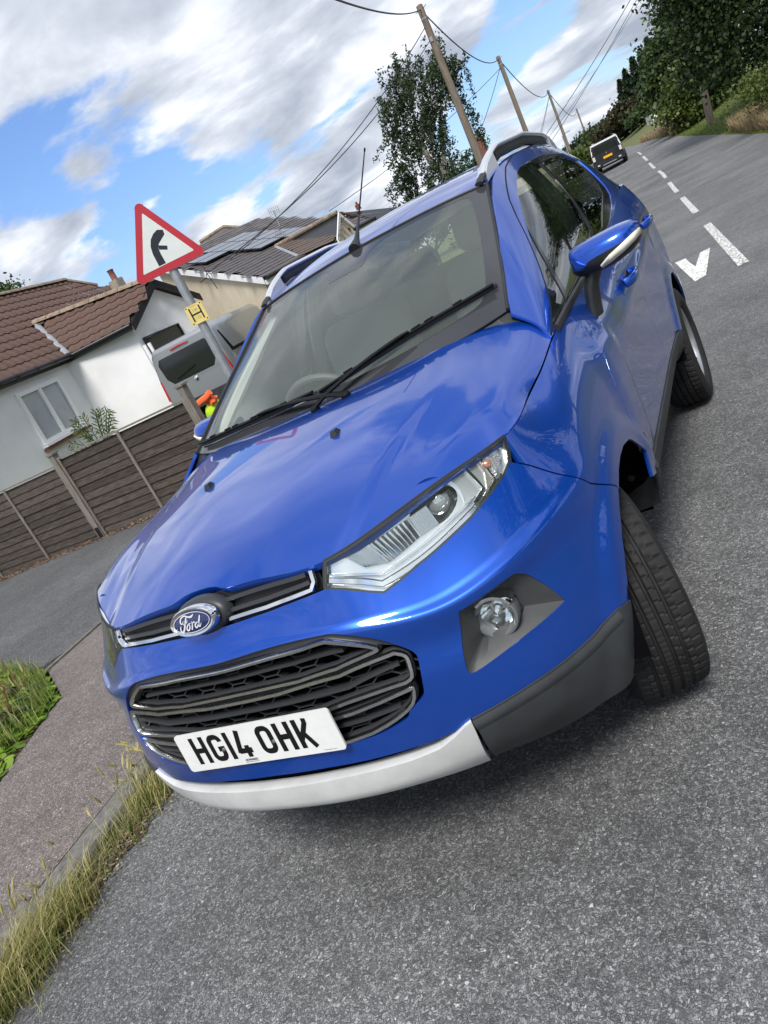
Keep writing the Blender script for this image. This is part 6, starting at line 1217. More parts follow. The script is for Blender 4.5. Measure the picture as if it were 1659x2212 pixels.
# ================================================================= poles and wires
pole_m = mat('pole_timber', (.23, .185, .145), rough=.85, col2=(.13, .105, .085), vscale=3, stretch=(4, 4, .6), bump=.5, bscale=30, bdist=.01)
steel = mat('galvanised_steel', (.36, .38, .40), rough=.45, metal=.6, var=.15, vscale=20)
PT = []
def pole_mesh(h, r0, r1):
    mb = MB(); mb.tube([(0, 0, z) for z in (0, h*.5, h)], [r0, (r0+r1)/2, r1], 14); mb.tube([(0, 0, h), (0, 0, h+.03)], [r1, r1*.4], 14); return mb.mesh('pole', pole_m, True, 40)
rotG = Matrix((GX, GY, GU)).transposed().to_4x4()
for i in range(4):
    tp = BG['pole%d' % i][0]; bt2 = BG['pole%d' % i][1]; g0 = plot(tp[0], tp[1]); b = G(bt2[0], bt2[1], g0-.2); lab = ['nearest wooden telegraph pole, behind the car roof', 'second wooden telegraph pole along the road', 'third wooden telegraph pole along the road', 'farthest wooden telegraph pole by the distant trees'][i]
    T = thing('telegraph_pole', lab, 'pole', b, 'wooden telegraph poles along the road'); h = tp[2]-g0+.2
    axis = (G(*tp)-b).normalized(); mb = MB(); mb.tube([b, b+axis*h*.5, b+axis*h], [.155, .13, .105], 14); mb.tube([b+axis*h, b+axis*(h+.03)], [.105, .05], 14); mb.build('shaft', pole_m, T, smooth=True)
    t = b+axis*(h-.12); PT.append((t, axis)); mb = MB(); mb.ring(t-axis*.30, [(0, .112), (.05, .112)], axis, 16); mb.tube([t+GX*.10, t+GX*.22+GU*.05], .012, 6); mb.tube([t-GX*.10, t-GX*.20-GU*.02], .012, 6)
    for k in range(10): an = k*.63; mb.tube([t+GX*(.12*math.cos(an))+GU*(.12*math.sin(an)), t+GX*(.12*math.cos(an+.63))+GU*(.12*math.sin(an+.63))], .008, 5)
    mb.build('fitting', steel, T)
    mb = MB()
    if i == 0: mb.box(t-axis*.9+GY*-.125, (.10, .02, .14), X=GX, Y=GY, Z=GU); mb.build('pole_plate', steel, T)
wire = mat('cable', (.030, .030, .034), rough=.6)
def sag(a, b, s, n=18): return [a+(b-a)*(k/n)-GU*s*4*(k/n)*(1-k/n) for k in range(n+1)]
def cable(label, a, b, s, r=.012):
    mb = MB(); mb.tube(sag(a, b, s), r, 5); o = mb.build('overhead_cable', wire, smooth=True); o['label'] = label; o['category'] = 'cable'; o['group'] = 'overhead cables strung between poles and houses'
cable('thick cable sagging from the top of the nearest pole to the second pole', PT[0][0], PT[1][0], .75, .022); cable('cable sagging from the second pole to the third', PT[1][0], PT[2][0], 1.1, .026); cable('cable sagging from the third pole to the farthest', PT[2][0], PT[3][0], 1.5, .03)
w0, w1 = [G(*p) for p in BG['wires0']]; cable('thick cable leaving the nearest pole at the top edge of the picture', PT[0][0], w0+(w0-PT[0][0])*.5+GU*.4, .35, .018)
cable('upper cable from the nearest pole down to the tiled house', PT[0][0]-GU*.45, G(-11.9, 17.2, 3.0), .55, .014); cable('lower cable from the nearest pole down to the cream house', PT[0][0]-GU*.85, G(-10.45, 15.75, 3.0), .45, .014)
cable('thin cable from the second pole to the houses on the left', PT[1][0]-GU*.4, G(-13.5, 30, 4.0), .3, .014); cable('thin cable from the second pole to the far roofs', PT[1][0]-GU*.3, G(-14.5, 52, 3.6), .4, .016)
def atpx(*p): return G(*p)
for i, (a, b, r) in enumerate((((-10.5, 60, 3.2), (6.0, 60, 14.5), .022), ((-11.5, 66, 2.7), (5.0, 62, 13.8), .02), ((-12, 70, 3.4), (4.5, 64, 13.0), .016))):
    cable(['highest thin cable crossing the sky towards the right-hand trees', 'middle thin cable crossing the sky towards the right-hand trees', 'lowest thin cable crossing the sky towards the right-hand trees'][i], G(*a), G(*b), .6, r)
for i, (X, Y, H_) in enumerate(((-14.0, 70, 1.6), (-15.5, 74, 1.2))): cable(['drop cable fanning from the third pole to the nearer gardens', 'drop cable fanning from the third pole to the farther gardens'][i], PT[2][0]-GU*.3, G(X, Y, H_), .25, .018)
# timber post on the bank
p0, p1 = G(*BG['trunk'][0]), G(*BG['trunk'][1]); T0 = thing('timber_post', 'grey wooden pole foot standing on the grass bank under the dark tree', 'pole', p0-GU*.2); mb = MB(); mb.tube([p0-GU*.2, p1, p1+(p1-p0).normalized()*.25], [.165, .15, .13], 12); mb.build('shaft', pole_m, T0, smooth=True)
# ================================================================= fence
fw_ = mat('fence_board', (.095, .076, .062), rough=.9, col2=(.028, .023, .020), vscale=5, stretch=(1.2, 6, 14), bump=.8, bscale=30, bdist=.008, orand=.28)
fg_ = mat('fence_post_timber', (.23, .205, .18), rough=.88, col2=(.12, .105, .09), vscale=5, stretch=(9, 9, 1.2), bump=.6, bscale=30, bdist=.006)
FZ = .02
def panel_fence(xa, xb, label):
    b = Vector((xa, 6.4, FZ)); T = thing('lap_fence', label, 'fence', b, 'weathered lap panels of the garden fence'); n = 11; H_ = 1.30; w_ = xb-xa-.10
    for k in range(n):
        z0 = .045+k*(H_-.07)/n; dz = (H_-.07)/n; c = b+GX*(w_/2+.05)+GU*(z0+dz*.5)+GY*(random.uniform(-.004, .004)); tl = random.uniform(-.004, .004)
        mb = MB(); X0 = GX*w_/2; q0, q1 = dz*.56, -dz*.56
        ys0, ys1 = .012, -.006
        vs = []
        for sx_ in (-1, 1):
            for yy, zz in ((-.004, q0), (-.022, q1), (-.012, q1), (.006, q0)): vs.append(c+X0*sx_+GY*(yy)+GU*(zz+tl*sx_))
        mb.add(vs, [(0, 1, 5, 4), (1, 2, 6, 5), (2, 3, 7, 6), (3, 0, 4, 7), (3, 2, 1, 0), (4, 5, 6, 7)]); mb.build('board', fw_, T)
    for xx, ww in ((.075, .035), (w_/2+.05, .045), (w_+.025, .035)): mb = MB(); mb.box(b+GX*xx+GY*-.036+GU*(H_/2+.02), (ww, .022, H_-.02), X=GX, Y=GY, Z=GU); mb.build('batten', fg_, T)
    mb = MB(); mb.box(b+GX*(w_/2+.05)+GY*-.015+GU*(H_+.012), (w_, .06, .022), X=GX, Y=GY, Z=GU); mb.build('capping', fg_, T)
    mb = MB(); mb.box(b+GX*(w_/2+.05)+GY*.005+GU*.0, (w_, .05, .09), X=GX, Y=GY, Z=GU); mb.build('gravel_board', conc, T)
for xa, xb, lb in ((-13.2, -10.55, 'lap fence panel at the left edge of the frame'), (-10.55, -7.83, 'weathered lap fence panel below the white framed window'), (-7.83, -5.12, 'weathered lap fence panel nearest the blue car')): panel_fence(xa, xb, lb)
for i, x in enumerate((-10.55, -7.83, -5.12)):
    b = Vector((x, 6.38, FZ-.05)); T = thing('fence_post', ['fence post at the far left', 'thick grey fence post in the middle of the fence', 'grey fence post at the end of the fence beside the van'][i], 'post', b, 'grey timber posts of the garden fence'); mb = MB(); mb.box(b+GU*.72, (.10, .10, 1.44), X=GX, Y=GY, Z=GU); mb.build('post', fg_, T); mb = MB(); mb.box(b+GU*1.452, (.13, .13, .025), X=GX, Y=GY, Z=GU); mb.build('post_cap', fg_, T)
    mb = MB(); mb.box(b+GY*-.052+GU*.16, (.085, .006, .16), X=GX, Y=GY, Z=GU); mb.build('post_shoe', gloss, T)
# litter of dry leaves
lit = leafmat('dead_leaf', (.10, .045, .02), (.20, .10, .05), (.30, .19, .11), .1, .8)
def litter(name, X, Y, Z, size, m=None):
    C = np.stack([X, Y, Z+rng.random(len(X))*.02], 1); V, F = cards(C, size, asp=1.4); V[:, 2] = np.repeat(C[:, 2], 4)+(V[:, 2]-np.repeat(C[:, 2], 4))*.35+.006; o = link(name, npmesh(name, V, F, m or lit, False, rng.random(len(X)))); o['kind'] = 'stuff'; return o
X = -13+rng.random(1500)*8; litter('fallen_leaves', X, 6.25+rng.normal(size=1500)*.07, np.full(1500, .045), .045)
# ================================================================= tiled bungalow
render_w = mat('white_render', (.78, .79, .80), rough=.9, var=.10, vscale=.7, bump=.25, bscale=90, bdist=.004)
tile_m = mat('roof_tile_brown', (.125, .072, .055), rough=.85, col2=(.062, .038, .032), vscale=3.5, bump=.5, bscale=90, bdist=.004, detail=9)
slate_m = mat('roof_slate', (.135, .125, .125), rough=.75, col2=(.060, .055, .060), vscale=2.2, bump=.3, bscale=60, bdist=.004, detail=9)
slate_b = mat('roof_slate_brown', (.150, .105, .080), rough=.8, col2=(.075, .062, .058), vscale=2.2, bump=.3, bscale=60, bdist=.004)
mortar = mat('ridge_mortar', (.30, .24, .18), rough=.95, col2=(.14, .10, .075), vscale=9, bump=.5, bscale=60, bdist=.01)
blackp = mat('black_gutter', (.012, .013, .015), rough=.35); upvc = mat('white_upvc', (.82, .83, .84), rough=.3); leadm = mat('lead_flashing', (.30, .31, .33), rough=.5, metal=.3, var=.2, vscale=8); brick_m = mat('red_brick', (.20, .080, .058), rough=.9, var=.35, vscale=14, bump=.4, bscale=60, bdist=.005)
def V3(p): return Vector(p)
def tiles(parent, quad, tw, exp, m, name='roof_tile', roll=.028, th=.018, nparts=300, clip=None):
    """quad: eave left, eave right, ridge right, ridge left (world). Overlapping tiles, course by course."""
    A_, B_, C_, D_ = [V3(p) for p in quad]; ex_ = (B_-A_).normalized(); nrm = (B_-A_).cross(D_-A_).normalized(); nrm = nrm if nrm.z > 0 else -nrm; ey_ = nrm.cross(ex_); ey_ = ey_ if ey_.dot(D_-A_) > 0 else -ey_
    def loc(p): p = V3(p)-A_; return (p.dot(ex_), p.dot(ey_))
    poly = [loc(p) for p in (clip or quad)]; xs_ = [p[0] for p in poly]; ys_ = [p[1] for p in poly]
    seg = 6; vs = []; 
    for yy, zz in ((0, th*1.6), (exp*1.06, th*.35)):
        for k in range(seg+1): x = tw*k/seg; vs.append((x, yy, zz+(roll*max(0, math.sin(math.pi*2*(k/seg)-.6)) if roll else 0)))
    low = [(v[0], v[1]-.0, v[2]-th) for v in vs[:seg+1]]
    fs = [(k, k+1, seg+2+k, seg+1+k) for k in range(seg)]; vs2 = vs+low; fs += [(2*seg+2+k, 2*seg+3+k, k+1, k) for k in range(seg)]
    me = MB().add(vs2, fs).mesh(name, m, bool(roll), 40)
    cells = []; r = int((max(ys_)-min(ys_))/exp)+1; c = int((max(xs_)-min(xs_))/tw)+2
    for j in range(r):
        off = 0 if roll else (tw/2 if j % 2 else 0)
        for i in range(-1, c): cells.append((min(xs_)+i*tw+off, min(ys_)+j*exp))
    P = np.array([(a+tw/2, b+exp/2) for a, b in cells]); ok = inpoly(P, poly); cells = [c_ for c_, k in zip(cells, ok) if k]
    camp = Vector((1.37, -1.17, 1.41)); cells.sort(key=lambda q: (A_+ex_*q[0]+ey_*q[1]-camp).length)
    rest = MB()
    for n_, (a, b) in enumerate(cells):
        jz = random.uniform(-.003, .003); base_ = A_+ex_*a+ey_*b+nrm*jz
        if n_ < nparts:
            o = bpy.data.objects.new(name, me); COL.objects.link(o); o.parent = parent
            M_ = Matrix(((ex_.x, ey_.x, nrm.x, 0), (ex_.y, ey_.y, nrm.y, 0), (ex_.z, ey_.z, nrm.z, 0), (0, 0, 0, 1))); o.matrix_local = Matrix.Translation(base_-parent.location) @ M_ @ Matrix.Rotation(random.uniform(-.006, .006), 4, 'Z')
        else: rest.add([base_+ex_*v[0]+ey_*v[1]+nrm*v[2] for v in vs2], fs)
    if rest.v: o = rest.build(name+'s', m, parent, smooth=bool(roll)); o['kind'] = 'stuff'
    return poly
def slab(mb, quad, t):
    A_, B_, C_, D_ = [V3(p) for p in quad]; n_ = (B_-A_).cross(D_-A_).normalized(); n_ = n_ if n_.z > 0 else -n_; mb.prism([p-n_*.03 for p in (A_, B_, C_, D_)], -n_*t)
he = [np.array(p) for p in BG['h_eave']]; pk = np.array(BG['h_peak'][0]); vt = np.array(BG['h_valleytop'][0]); rg = [np.array(p) for p in BG['h_ridge1']]
eL, co, eR, gR = he; hb = .30
d1_ = (co-eL)/np.linalg.norm(co-eL); eLx = eL-d1_*3.2
HS = thing('bungalow', 'white rendered bungalow with brown tiled roof and white framed window behind the fence', 'house', G(*((co+eR)/2*[1, 1, 0])+np.array([0, 0, hb])))
mb = MB(); inn = .18
nW1 = np.array([d1_[1], -d1_[0], 0]); nW1 = nW1 if nW1[0] > 0 else -nW1
pl = [eLx-nW1*inn, co-nW1*inn, eR+np.array([-.22, .22, 0]), gR+np.array([-.22, -.12, 0]), gR+np.array([-8, 0, 0]), eLx+np.array([-8, 0, 0])]
hw_ = 2.72; walls = []
mb.add([G(p[0], p[1], hb) for p in pl]+[G(p[0], p[1], hw_) for p in pl], [(i, (i+1) % 6, 6+(i+1) % 6, 6+i) for i in range(6)]+[tuple(range(6, 12))])
# gable triangle
e2_, g2_ = pl[2], pl[3]; pk2 = pk+np.array([-.22, 0, -.10]); mb.add([G(e2_[0], e2_[1], hw_), G(g2_[0], g2_[1], hw_), G(pk2[0], pk2[1], pk2[2])], [(0, 1, 2)]); wall = mb.build('wall', render_w, HS)
def P3(p): return G(p[0], p[1], p[2])
over = lambda p, d, k: p+np.array(d)*k
# main roof and wing roof
c1n = (rg[0]-eL); quad1 = [P3(eLx), P3(co), P3(rg[1]), P3(rg[0]-d1_*3.2)]
mb = MB(); slab(mb, quad1, .08); mb.build('roof_deck', blackp, HS)
tiles(HS, quad1, .30, .335, tile_m, clip=[P3(eLx), P3(co), P3(vt), P3(vt+d1_*4.5), P3(rg[2]+d1_*1.0+np.array([0, 0, -.0])), P3(rg[2]), P3(rg[1]), P3(rg[0]-d1_*3.2)])
quad2 = [P3(co), P3(eR), P3(pk), P3(vt)]; mb = MB(); slab(mb, quad2, .08); mb.build('roof_deck', blackp, HS)
tiles(HS, quad2, .30, .300, tile_m, nparts=150, clip=[P3(co), P3(eR)+(P3(eR)-P3(co)).normalized()*.08, P3(pk)+(P3(pk)-P3(vt)).normalized()*.08, P3(vt)])
mb = MB(); bk2 = [P3(pk), P3(gR), P3(gR+np.array([-5, 0, 0])), P3(vt)]; mb.add(bk2, [(0, 1, 2, 3)]); mb.build('roof_back', tile_m, HS)
def ridge(pts, r, m, name='ridge_tile', L_=.42):
    for a, b in zip(pts[:-1], pts[1:]):
        d = (b-a); k = max(1, int(d.length/L_))
        for i in range(k):
            mb = MB(); p = a+d*(i/k); q = a+d*((i+.97)/k); u, v = basis(d, GU); v = v if v.z > 0 else -v
            vs = []
            for c_ in (p, q): vs += [c_+u*math.cos(R(t))*r+v*math.sin(R(t))*r*.8 for t in range(0, 181, 30)]
            mb.add(vs, [(j, j+1, 8+j, 7+j) for j in range(6)]+[tuple(range(6, -1, -1)), tuple(range(7, 14))]); mb.build(name, m, HS, smooth=True, sharp=50)
ridge([P3(vt), P3(pk)], .13, mortar); ridge([P3(rg[0]-d1_*3.0), P3(rg[1])], .13, mortar); ridge([P3(rg[1]), P3(rg[2])], .11, mortar)
mb = MB(); mb.tube([P3(vt)+GU*.04, P3(co)+GU*.05], .085, 8, sy=.35); mb.build('valley_flashing', leadm, HS, smooth=True)
# gutters, barge boards
mb = MB(); mb.tube([P3(eLx)+GX*.04-GU*.02, P3(co)+GX*.06-GU*.03], .065, 8); mb.tube([P3(co)-GU*.03, P3(eR)-GU*.03], .065, 8)
for k in range(8): p = P3(eLx).lerp(P3(co), k/8)+GX*.05-GU*.03; mb.ring(p-GY*.03, [(0, .078), (.07, .078)], GY, 10)
mb.build('gutter', blackp, HS, smooth=True, sharp=50)
mb = MB()
for a, b in ((P3(eR), P3(pk)), (P3(gR), P3(pk))):
    o_ = GX*.07; d = (b-a).normalized(); mb.hexa([a-GU*.20+o_, a-GU*.20+o_+GX*.03, a+GX*.03+o_+GU*.0, a+o_+GU*.0, b-GU*.22+o_, b-GU*.22+o_+GX*.03, b+GX*.03+o_, b+o_])
mb.hexa([P3(eL-d1_*3.2)-GU*.16, P3(co)-GU*.16, P3(co)-GU*.16-GX*.04, P3(eL-d1_*3.2)-GU*.16-GX*.04, P3(eL-d1_*3.2)-GU*.02, P3(co)-GU*.02, P3(co)-GU*.02-GX*.04, P3(eL-d1_*3.2)-GU*.02-GX*.04])
a, b = P3(co), P3(eR); mb.hexa([a-GU*.16, b-GU*.16, b-GU*.16+GY*.04, a-GU*.16+GY*.04, a-GU*.02, b-GU*.02, b-GU*.02+GY*.04, a-GU*.02+GY*.04]); mb.build('barge_board', blackp, HS)
# windows
frost = mat('obscured_glass', (.36, .40, .43), rough=.12, spec=.6, var=.12, vscale=2, bump=.35, bscale=140, bdist=.003); dglass = mat('dark_window_glass', (.018, .024, .026), rough=.05, spec=.7)
def window(parent, TL, TR_, BR, BL, nrm, split=2, fr=.055, gm=None, fm=None, sill=True, off=.02, inset_=.0, open_=0):
    TL, TR_, BR, BL = [V3(p)+nrm*off for p in (TL, TR_, BR, BL)]; ux = (TR_-TL).normalized(); uz = (TL-BL).normalized(); W = (TR_-TL).length; H_ = (TL-BL).length; fm = fm or upvc; gm = gm or frost
    mb = MB(); c = (TL+BR)/2
    for z in (H_/2-fr/2, -H_/2+fr/2): mb.box(c+uz*z+nrm*.01, (W, .07, fr), X=ux, Y=nrm, Z=uz)
    for x in (-W/2+fr/2, W/2-fr/2): mb.box(c+ux*x+nrm*.01, (fr, .07, H_-2*fr), X=ux, Y=nrm, Z=uz)
    wf = mb.build('window', fm, parent); cw = (W-2*fr)/split
    for k in range(split):
        cc = c+ux*(-W/2+fr+cw*(k+.5)); 
        if split > 1:
            mb = MB(); s_ = .05; hh = H_-2*fr
            for z in (hh/2-s_/2, -hh/2+s_/2): mb.box(cc+uz*z+nrm*.022, (cw-.012, .06, s_), X=ux, Y=nrm, Z=uz)
            for x in (-cw/2+.006+s_/2, cw/2-.006-s_/2): mb.box(cc+ux*x+nrm*.022, (s_, .06, hh-2*s_), X=ux, Y=nrm, Z=uz)
            mb.build('sash', fm, wf)
        mb = MB(); mb.box(cc, (cw-.02, .012, H_-2*fr-.02), X=ux, Y=nrm, Z=uz); mb.build('pane', gm, wf)
    if sill: mb = MB(); mb.box(c-uz*(H_/2+.03)+nrm*.05, (W+.14, .16, .045), X=ux, Y=nrm, Z=uz); mb.build('sill', brick_m if sill == 2 else fm, wf)
    return wf
nW = V3(G(nW1[0], nW1[1], 0)); wv = [P3(np.array(p)-nW1*inn) for p in BG['h_win']]; window(HS, *wv, nW, 2, .05, frost, upvc, sill=1)
mb = MB(); c_ = (wv[2]+wv[3])/2-GU*.11+nW*.05; mb.box(c_, ((wv[2]-wv[3]).length+.25, .16, .05), X=(wv[2]-wv[3]).normalized(), Y=nW, Z=GU); mb.build('tile_sill', brick_m, HS)
dw = [P3(p) for p in BG['h_dwin']]; window(HS, dw[0], dw[1], dw[1]-GU*.75, dw[0]-GU*.75, GX, 1, .03, dglass, blackp, sill=False, off=-.20)
mb = MB(); a, b = [P3(p) for p in BG['h_pipe']]; mb.tube([a+GX*-.05, a+GX*-.05-GU*.5], .05, 10); mb.tube([a+GX*-.02+GY*.16, a+GX*-.02+GY*.16-GU*.5], .05, 10); mb.build('soil_pipe', render_w, HS, smooth=True)
ch = [P3(p) for p in BG['h_chim']]; mb = MB(); mb.box(ch[0]-GU*.35, (.34, .34, .5), X=GX, Y=GY, Z=GU); mb.build('chimney', mat('chimney_render', (.30, .27, .22), rough=.95, var=.3, vscale=10), HS); mb = MB(); mb.ring(ch[0]-GU*.12, [(0, .13), (.04, .10), (.30, .095), (.34, .12), (.36, .08)], GU, 14); mb.build('chimney_pot', brick_m, HS, smooth=True)
# ================================================================= cream house with slates and solar panels
cream = mat('cream_render', (.60, .53, .40), rough=.95, col2=(.50, .44, .34), vscale=2.5, bump=.9, bscale=45, bdist=.012)
cC, cV, cE = [np.array(p) for p in BG['c_roof']]
top = [np.array(p) for p in BG['c_top']]; CH = thing('cream_house', 'cream roughcast house with grey slate roof and solar panels', 'house', G(cC[0], cC[1], .3))
dv = cV-cC; cV2 = cC+dv*1.35; de = (cE-cC); cE2 = cC+de*1.6; Rr = cE2+dv*1.35
quadC = [P3(cC), P3(cE2), P3(Rr), P3(cV2)]
mb = MB(); slab(mb, quadC, .10); mb.build('roof_deck', blackp, CH); HS_ = HS
tiles(CH, quadC, .33, .24, slate_m, 'slate', roll=0, th=.012, nparts=300)
mb = MB(); i_ = .12; q = [cC+[0, .05, 0], cV2+[0, .15, 0]]; mb.add([G(cC[0]-.10, cC[1]+.10, .2), G(cV2[0]-.05, cV2[1]+.18, .2), G(cV2[0]-.05, cV2[1]+.18, cV2[2]-.12), G(cC[0]-.10, cC[1]+.10, cC[2]-.10)], [(0, 1, 2, 3)])
mb.add([G(cC[0]-.10, cC[1]+.10, .2), G(cE2[0]-.10, cE2[1], .2), G(cE2[0]-.10, cE2[1], cE2[2]-.10), G(cC[0]-.10, cC[1]+.10, cC[2]-.10)], [(0, 1, 2, 3)]); mb.build('wall', cream, CH)
mb = MB(); a, b = P3(cC), P3(cV2); o_ = -GY*.02; mb.hexa([a-GU*.17+o_, a-GU*.17+o_-GY*.03, a+o_-GY*.03, a+o_, b-GU*.17+o_, b-GU*.17+o_-GY*.03, b+o_-GY*.03, b+o_]); mb.build('fascia', upvc, CH)
mb = MB(); a, b = P3(cC), P3(cE2); mb.hexa([a-GU*.20, a-GU*.20+GX*.02, a-GU*.08+GX*.02, a-GU*.08, b-GU*.20, b-GU*.20+GX*.02, b-GU*.08+GX*.02, b-GU*.08]); mb.build('fascia', upvc, CH); mb = MB(); mb.tube([a+GX*.08-GU*.04, b+GX*.08-GU*.04], .055, 8); mb.build('gutter', blackp, CH, smooth=True)
sp = [P3(p) for p in BG['c_solar']]; solar = mat('solar_cell', (.050, .060, .085), rough=.18, spec=.6, coat=.6, var=.2, vscale=4); alu = mat('solar_frame', (.03, .03, .035), rough=.4)
eX = (P3(cE2)-P3(cC)).normalized(); nC = (P3(cE2)-P3(cC)).cross(P3(cV2)-P3(cC)).normalized(); nC = nC if nC.z > 0 else -nC; eY = nC.cross(eX); eY = eY if eY.dot(P3(cV2)-P3(cC)) > 0 else -eY
spoly = [((p-P3(cC)).dot(eX), (p-P3(cC)).dot(eY)) for p in sp]; xs_ = [p[0] for p in spoly]; ys_ = [p[1] for p in spoly]
x = min(xs_)
while x < max(xs_):
    y = min(ys_)
    while y < max(ys_):
        cc = (x+.5, y+.21)
        if inpoly(np.array([cc]), spoly)[0]:
            c = P3(cC)+eX*cc[0]+eY*cc[1]+nC*.10; mb = MB(); mb.box(c, (.97, .395, .035), X=eX, Y=eY, Z=nC); pn_ = mb.build('solar_panel', alu, CH); mb = MB(); mb.box(c+nC*.018, (.94, .37, .006), X=eX, Y=eY, Z=nC); mb.build('cell', solar, pn_)
        y += .415
    x += 1.0
# wing with its own gable
wA, wD = [np.array(p) for p in BG['c_A']]; wB = np.array(BG['c_B'][0]); wg = [np.array(p) for p in BG['c_wing']]
low = wD+(wg[2]-wD)*1.0; quadW = [P3(wD), P3(low), P3(wB), P3(wA)]; mb = MB(); slab(mb, quadW, .08); mb.build('roof_deck', blackp, CH); tiles(CH, quadW, .30, .20, slate_b, 'slate', roll=0, th=.012, nparts=120)
mb = MB(); mb.tube([P3(wA)+GU*.03, P3(wD)+GU*.03], .05, 6, sy=.4); mb.build('valley_flashing', leadm, CH); mb = MB(); mb.tube([P3(wA)+GU*.02, P3(wB)+GU*.02], .06, 8); mb.build('ridge_capping', mortar, CH, smooth=True)
gb = wg[1]; mb = MB(); mb.add([P3(wB-[.05, 0, .05]), P3(low-[.05, 0, .05]), G(low[0]-.05, low[1], .2), G(gb[0]-.05, gb[1]+1.2, .2), P3(gb+[-.05, 1.2, -.5])], [(0, 1, 2, 3, 4)]); mb.build('gable_wall', cream, CH)
mb = MB()
for a, b in ((P3(wB), P3(low)), (P3(wB), P3(gb+(gb-wB)*1.3))): mb.hexa([a-GU*.13+GX*.02, a-GU*.13+GX*.05, a+GX*.05, a+GX*.02, b-GU*.13+GX*.02, b-GU*.13+GX*.05, b+GX*.05, b+GX*.02])
mb.build('fascia', upvc, CH); mb = MB(); mb.add([P3(wB), P3(gb+(gb-wB)*1.3), P3(gb+(gb-wB)*1.3+[-3, 0, 0]), P3(wA)], [(0, 1, 2, 3)]); mb.build('roof_back', slate_b, CH)
mb = MB(); q = P3(wB)+GX*.05-GU*.52+GY*.15; mb.box(q, (.07, .06, .10), X=GX, Y=GY, Z=GU); mb.build('alarm_box', brick_m, CH)
# chimney-less back roof with a rooflight
bk_ = [np.array(p) for p in BG['c_back']]; BH = thing('slate_roofed_house', 'grey slated roof with a small rooflight behind the solar panels', 'house', G(bk_[0][0], bk_[0][1], .3))
mb = MB(); a, b, c = bk_[0], bk_[1], bk_[2]; dn = np.array([.6, -1.2, -1.3]); mb.add([P3(a), P3(b), P3(c), P3(c+[.8, -1.6, -1.4]), P3(a+[.9, -1.4, -1.6])], [(0, 1, 2, 3, 4)]); mb.add([P3(a+[.9, -1.4, -1.6]), P3(c+[.8, -1.6, -1.4]), G(c[0]+.8, c[1]-1.6, .2), G(a[0]+.9, a[1]-1.4, .2)], [(0, 1, 2, 3)]); mb.build('roof', slate_m, BH)
mb = MB(); mb.tube([P3(a), P3(b), P3(c)], .09, 6); mb.build('ridge_capping', mortar, BH, smooth=True)
rl = P3(bk_[5]+(bk_[4]-bk_[5])*.5)+GX*.25-GY*.45-GU*.25; mb = MB(); mb.box(rl, (.55, .08, .42), X=(GX*.8+GY*.5).normalized(), Y=(GX*.5-GY*.8+GU*.3).normalized(), Z=GU); rf_ = mb.build('rooflight', upvc, BH); mb = MB(); mb.box(rl+(GX*.5-GY*.8+GU*.3).normalized()*.05, (.42, .03, .30), X=(GX*.8+GY*.5).normalized(), Y=(GX*.5-GY*.8+GU*.3).normalized(), Z=GU); mb.build('pane', dglass, rf_)
# aerial on the solar roof, satellite bracket
ae_ = [G(*p) for p in BG['c_aerial']]; T = thing('tv_aerial', 'thin television aerial standing above the solar panels', 'aerial', ae_[0]); mb = MB(); mb.tube([ae_[0]-GU*.6, ae_[1]+GU*.05], .02, 6); mb.tube([ae_[2]-GX*.05, ae_[3]+GX*.1], .014, 5)
for k in range(6): p = (ae_[2]-GX*.05).lerp(ae_[3]+GX*.1, k/5); mb.tube([p-GU*.11, p+GU*.11], .009, 4)
mb.build('mast', steel, T)
ds_ = [G(*p) for p in BG['dish']]; T = thing('wall_bracket', 'wire bracket with cable coil on the white fascia of the cream house', 'bracket', ds_[0]); mb = MB(); mb.tube([ds_[0]+GU*.1, ds_[0]-GU*.12, ds_[1]], .012, 5)
for k in range(12): mb.tube([ds_[1]+GX*.09*math.cos(k*.524)+GU*.09*math.sin(k*.524), ds_[1]+GX*.09*math.cos((k+1)*.524)+GU*.09*math.sin((k+1)*.524)], .01, 4)
mb.tube([ds_[1], ds_[1]-GU*.35+GX*.05], .012, 5); mb.build('bracket', wire, T)
# brown roofed house further along
br_ = [np.array(p) for p in BG['brown']]; BR_ = thing('brown_roofed_house', 'brown tiled roof of a further house above the blue car roof', 'house', G(br_[0][0], br_[0][1], .3)); qd_ = [P3(br_[3]), P3(br_[4]+(br_[4]-br_[3])*.9), P3(br_[2]), P3(br_[0])]
mb = MB(); slab(mb, qd_, .1); mb.build('roof_deck', blackp, BR_); tiles(BR_, qd_, .34, .30, tile_m, nparts=80)
mb = MB(); a, b = br_[3], br_[4]+(br_[4]-br_[3])*.9; mb.add([P3(a-[0, -.2, .05]), P3(b-[0, -.2, .05]), G(b[0], b[1]+.2, .2), G(a[0], a[1]+.2, .2)], [(0, 1, 2, 3)]); mb.build('wall', render_w, BR_)
cp = P3((br_[0]+br_[1])/2); mb = MB(); mb.box(cp+GU*.02, (.18, .18, .22), X=GX, Y=GY, Z=GU); mb.ring(cp+GU*.10, [(0, .06), (.12, .05), (.14, .06)], GU, 10); mb.build('chimney', brick_m, BR_)
mb = MB(); c2 = G(-9.6, 29.5, 2.15); mb.box(c2, (3.0, 1.6, .08), X=(GX+GY*.1).normalized(), Y=(GY+GU*.35).normalized(), Z=(GU-GY*.35).normalized()); o = mb.build('garage_roof', slate_m); o['label'] = 'low grey garage roof just above the blue car roof'; o['category'] = 'roof'
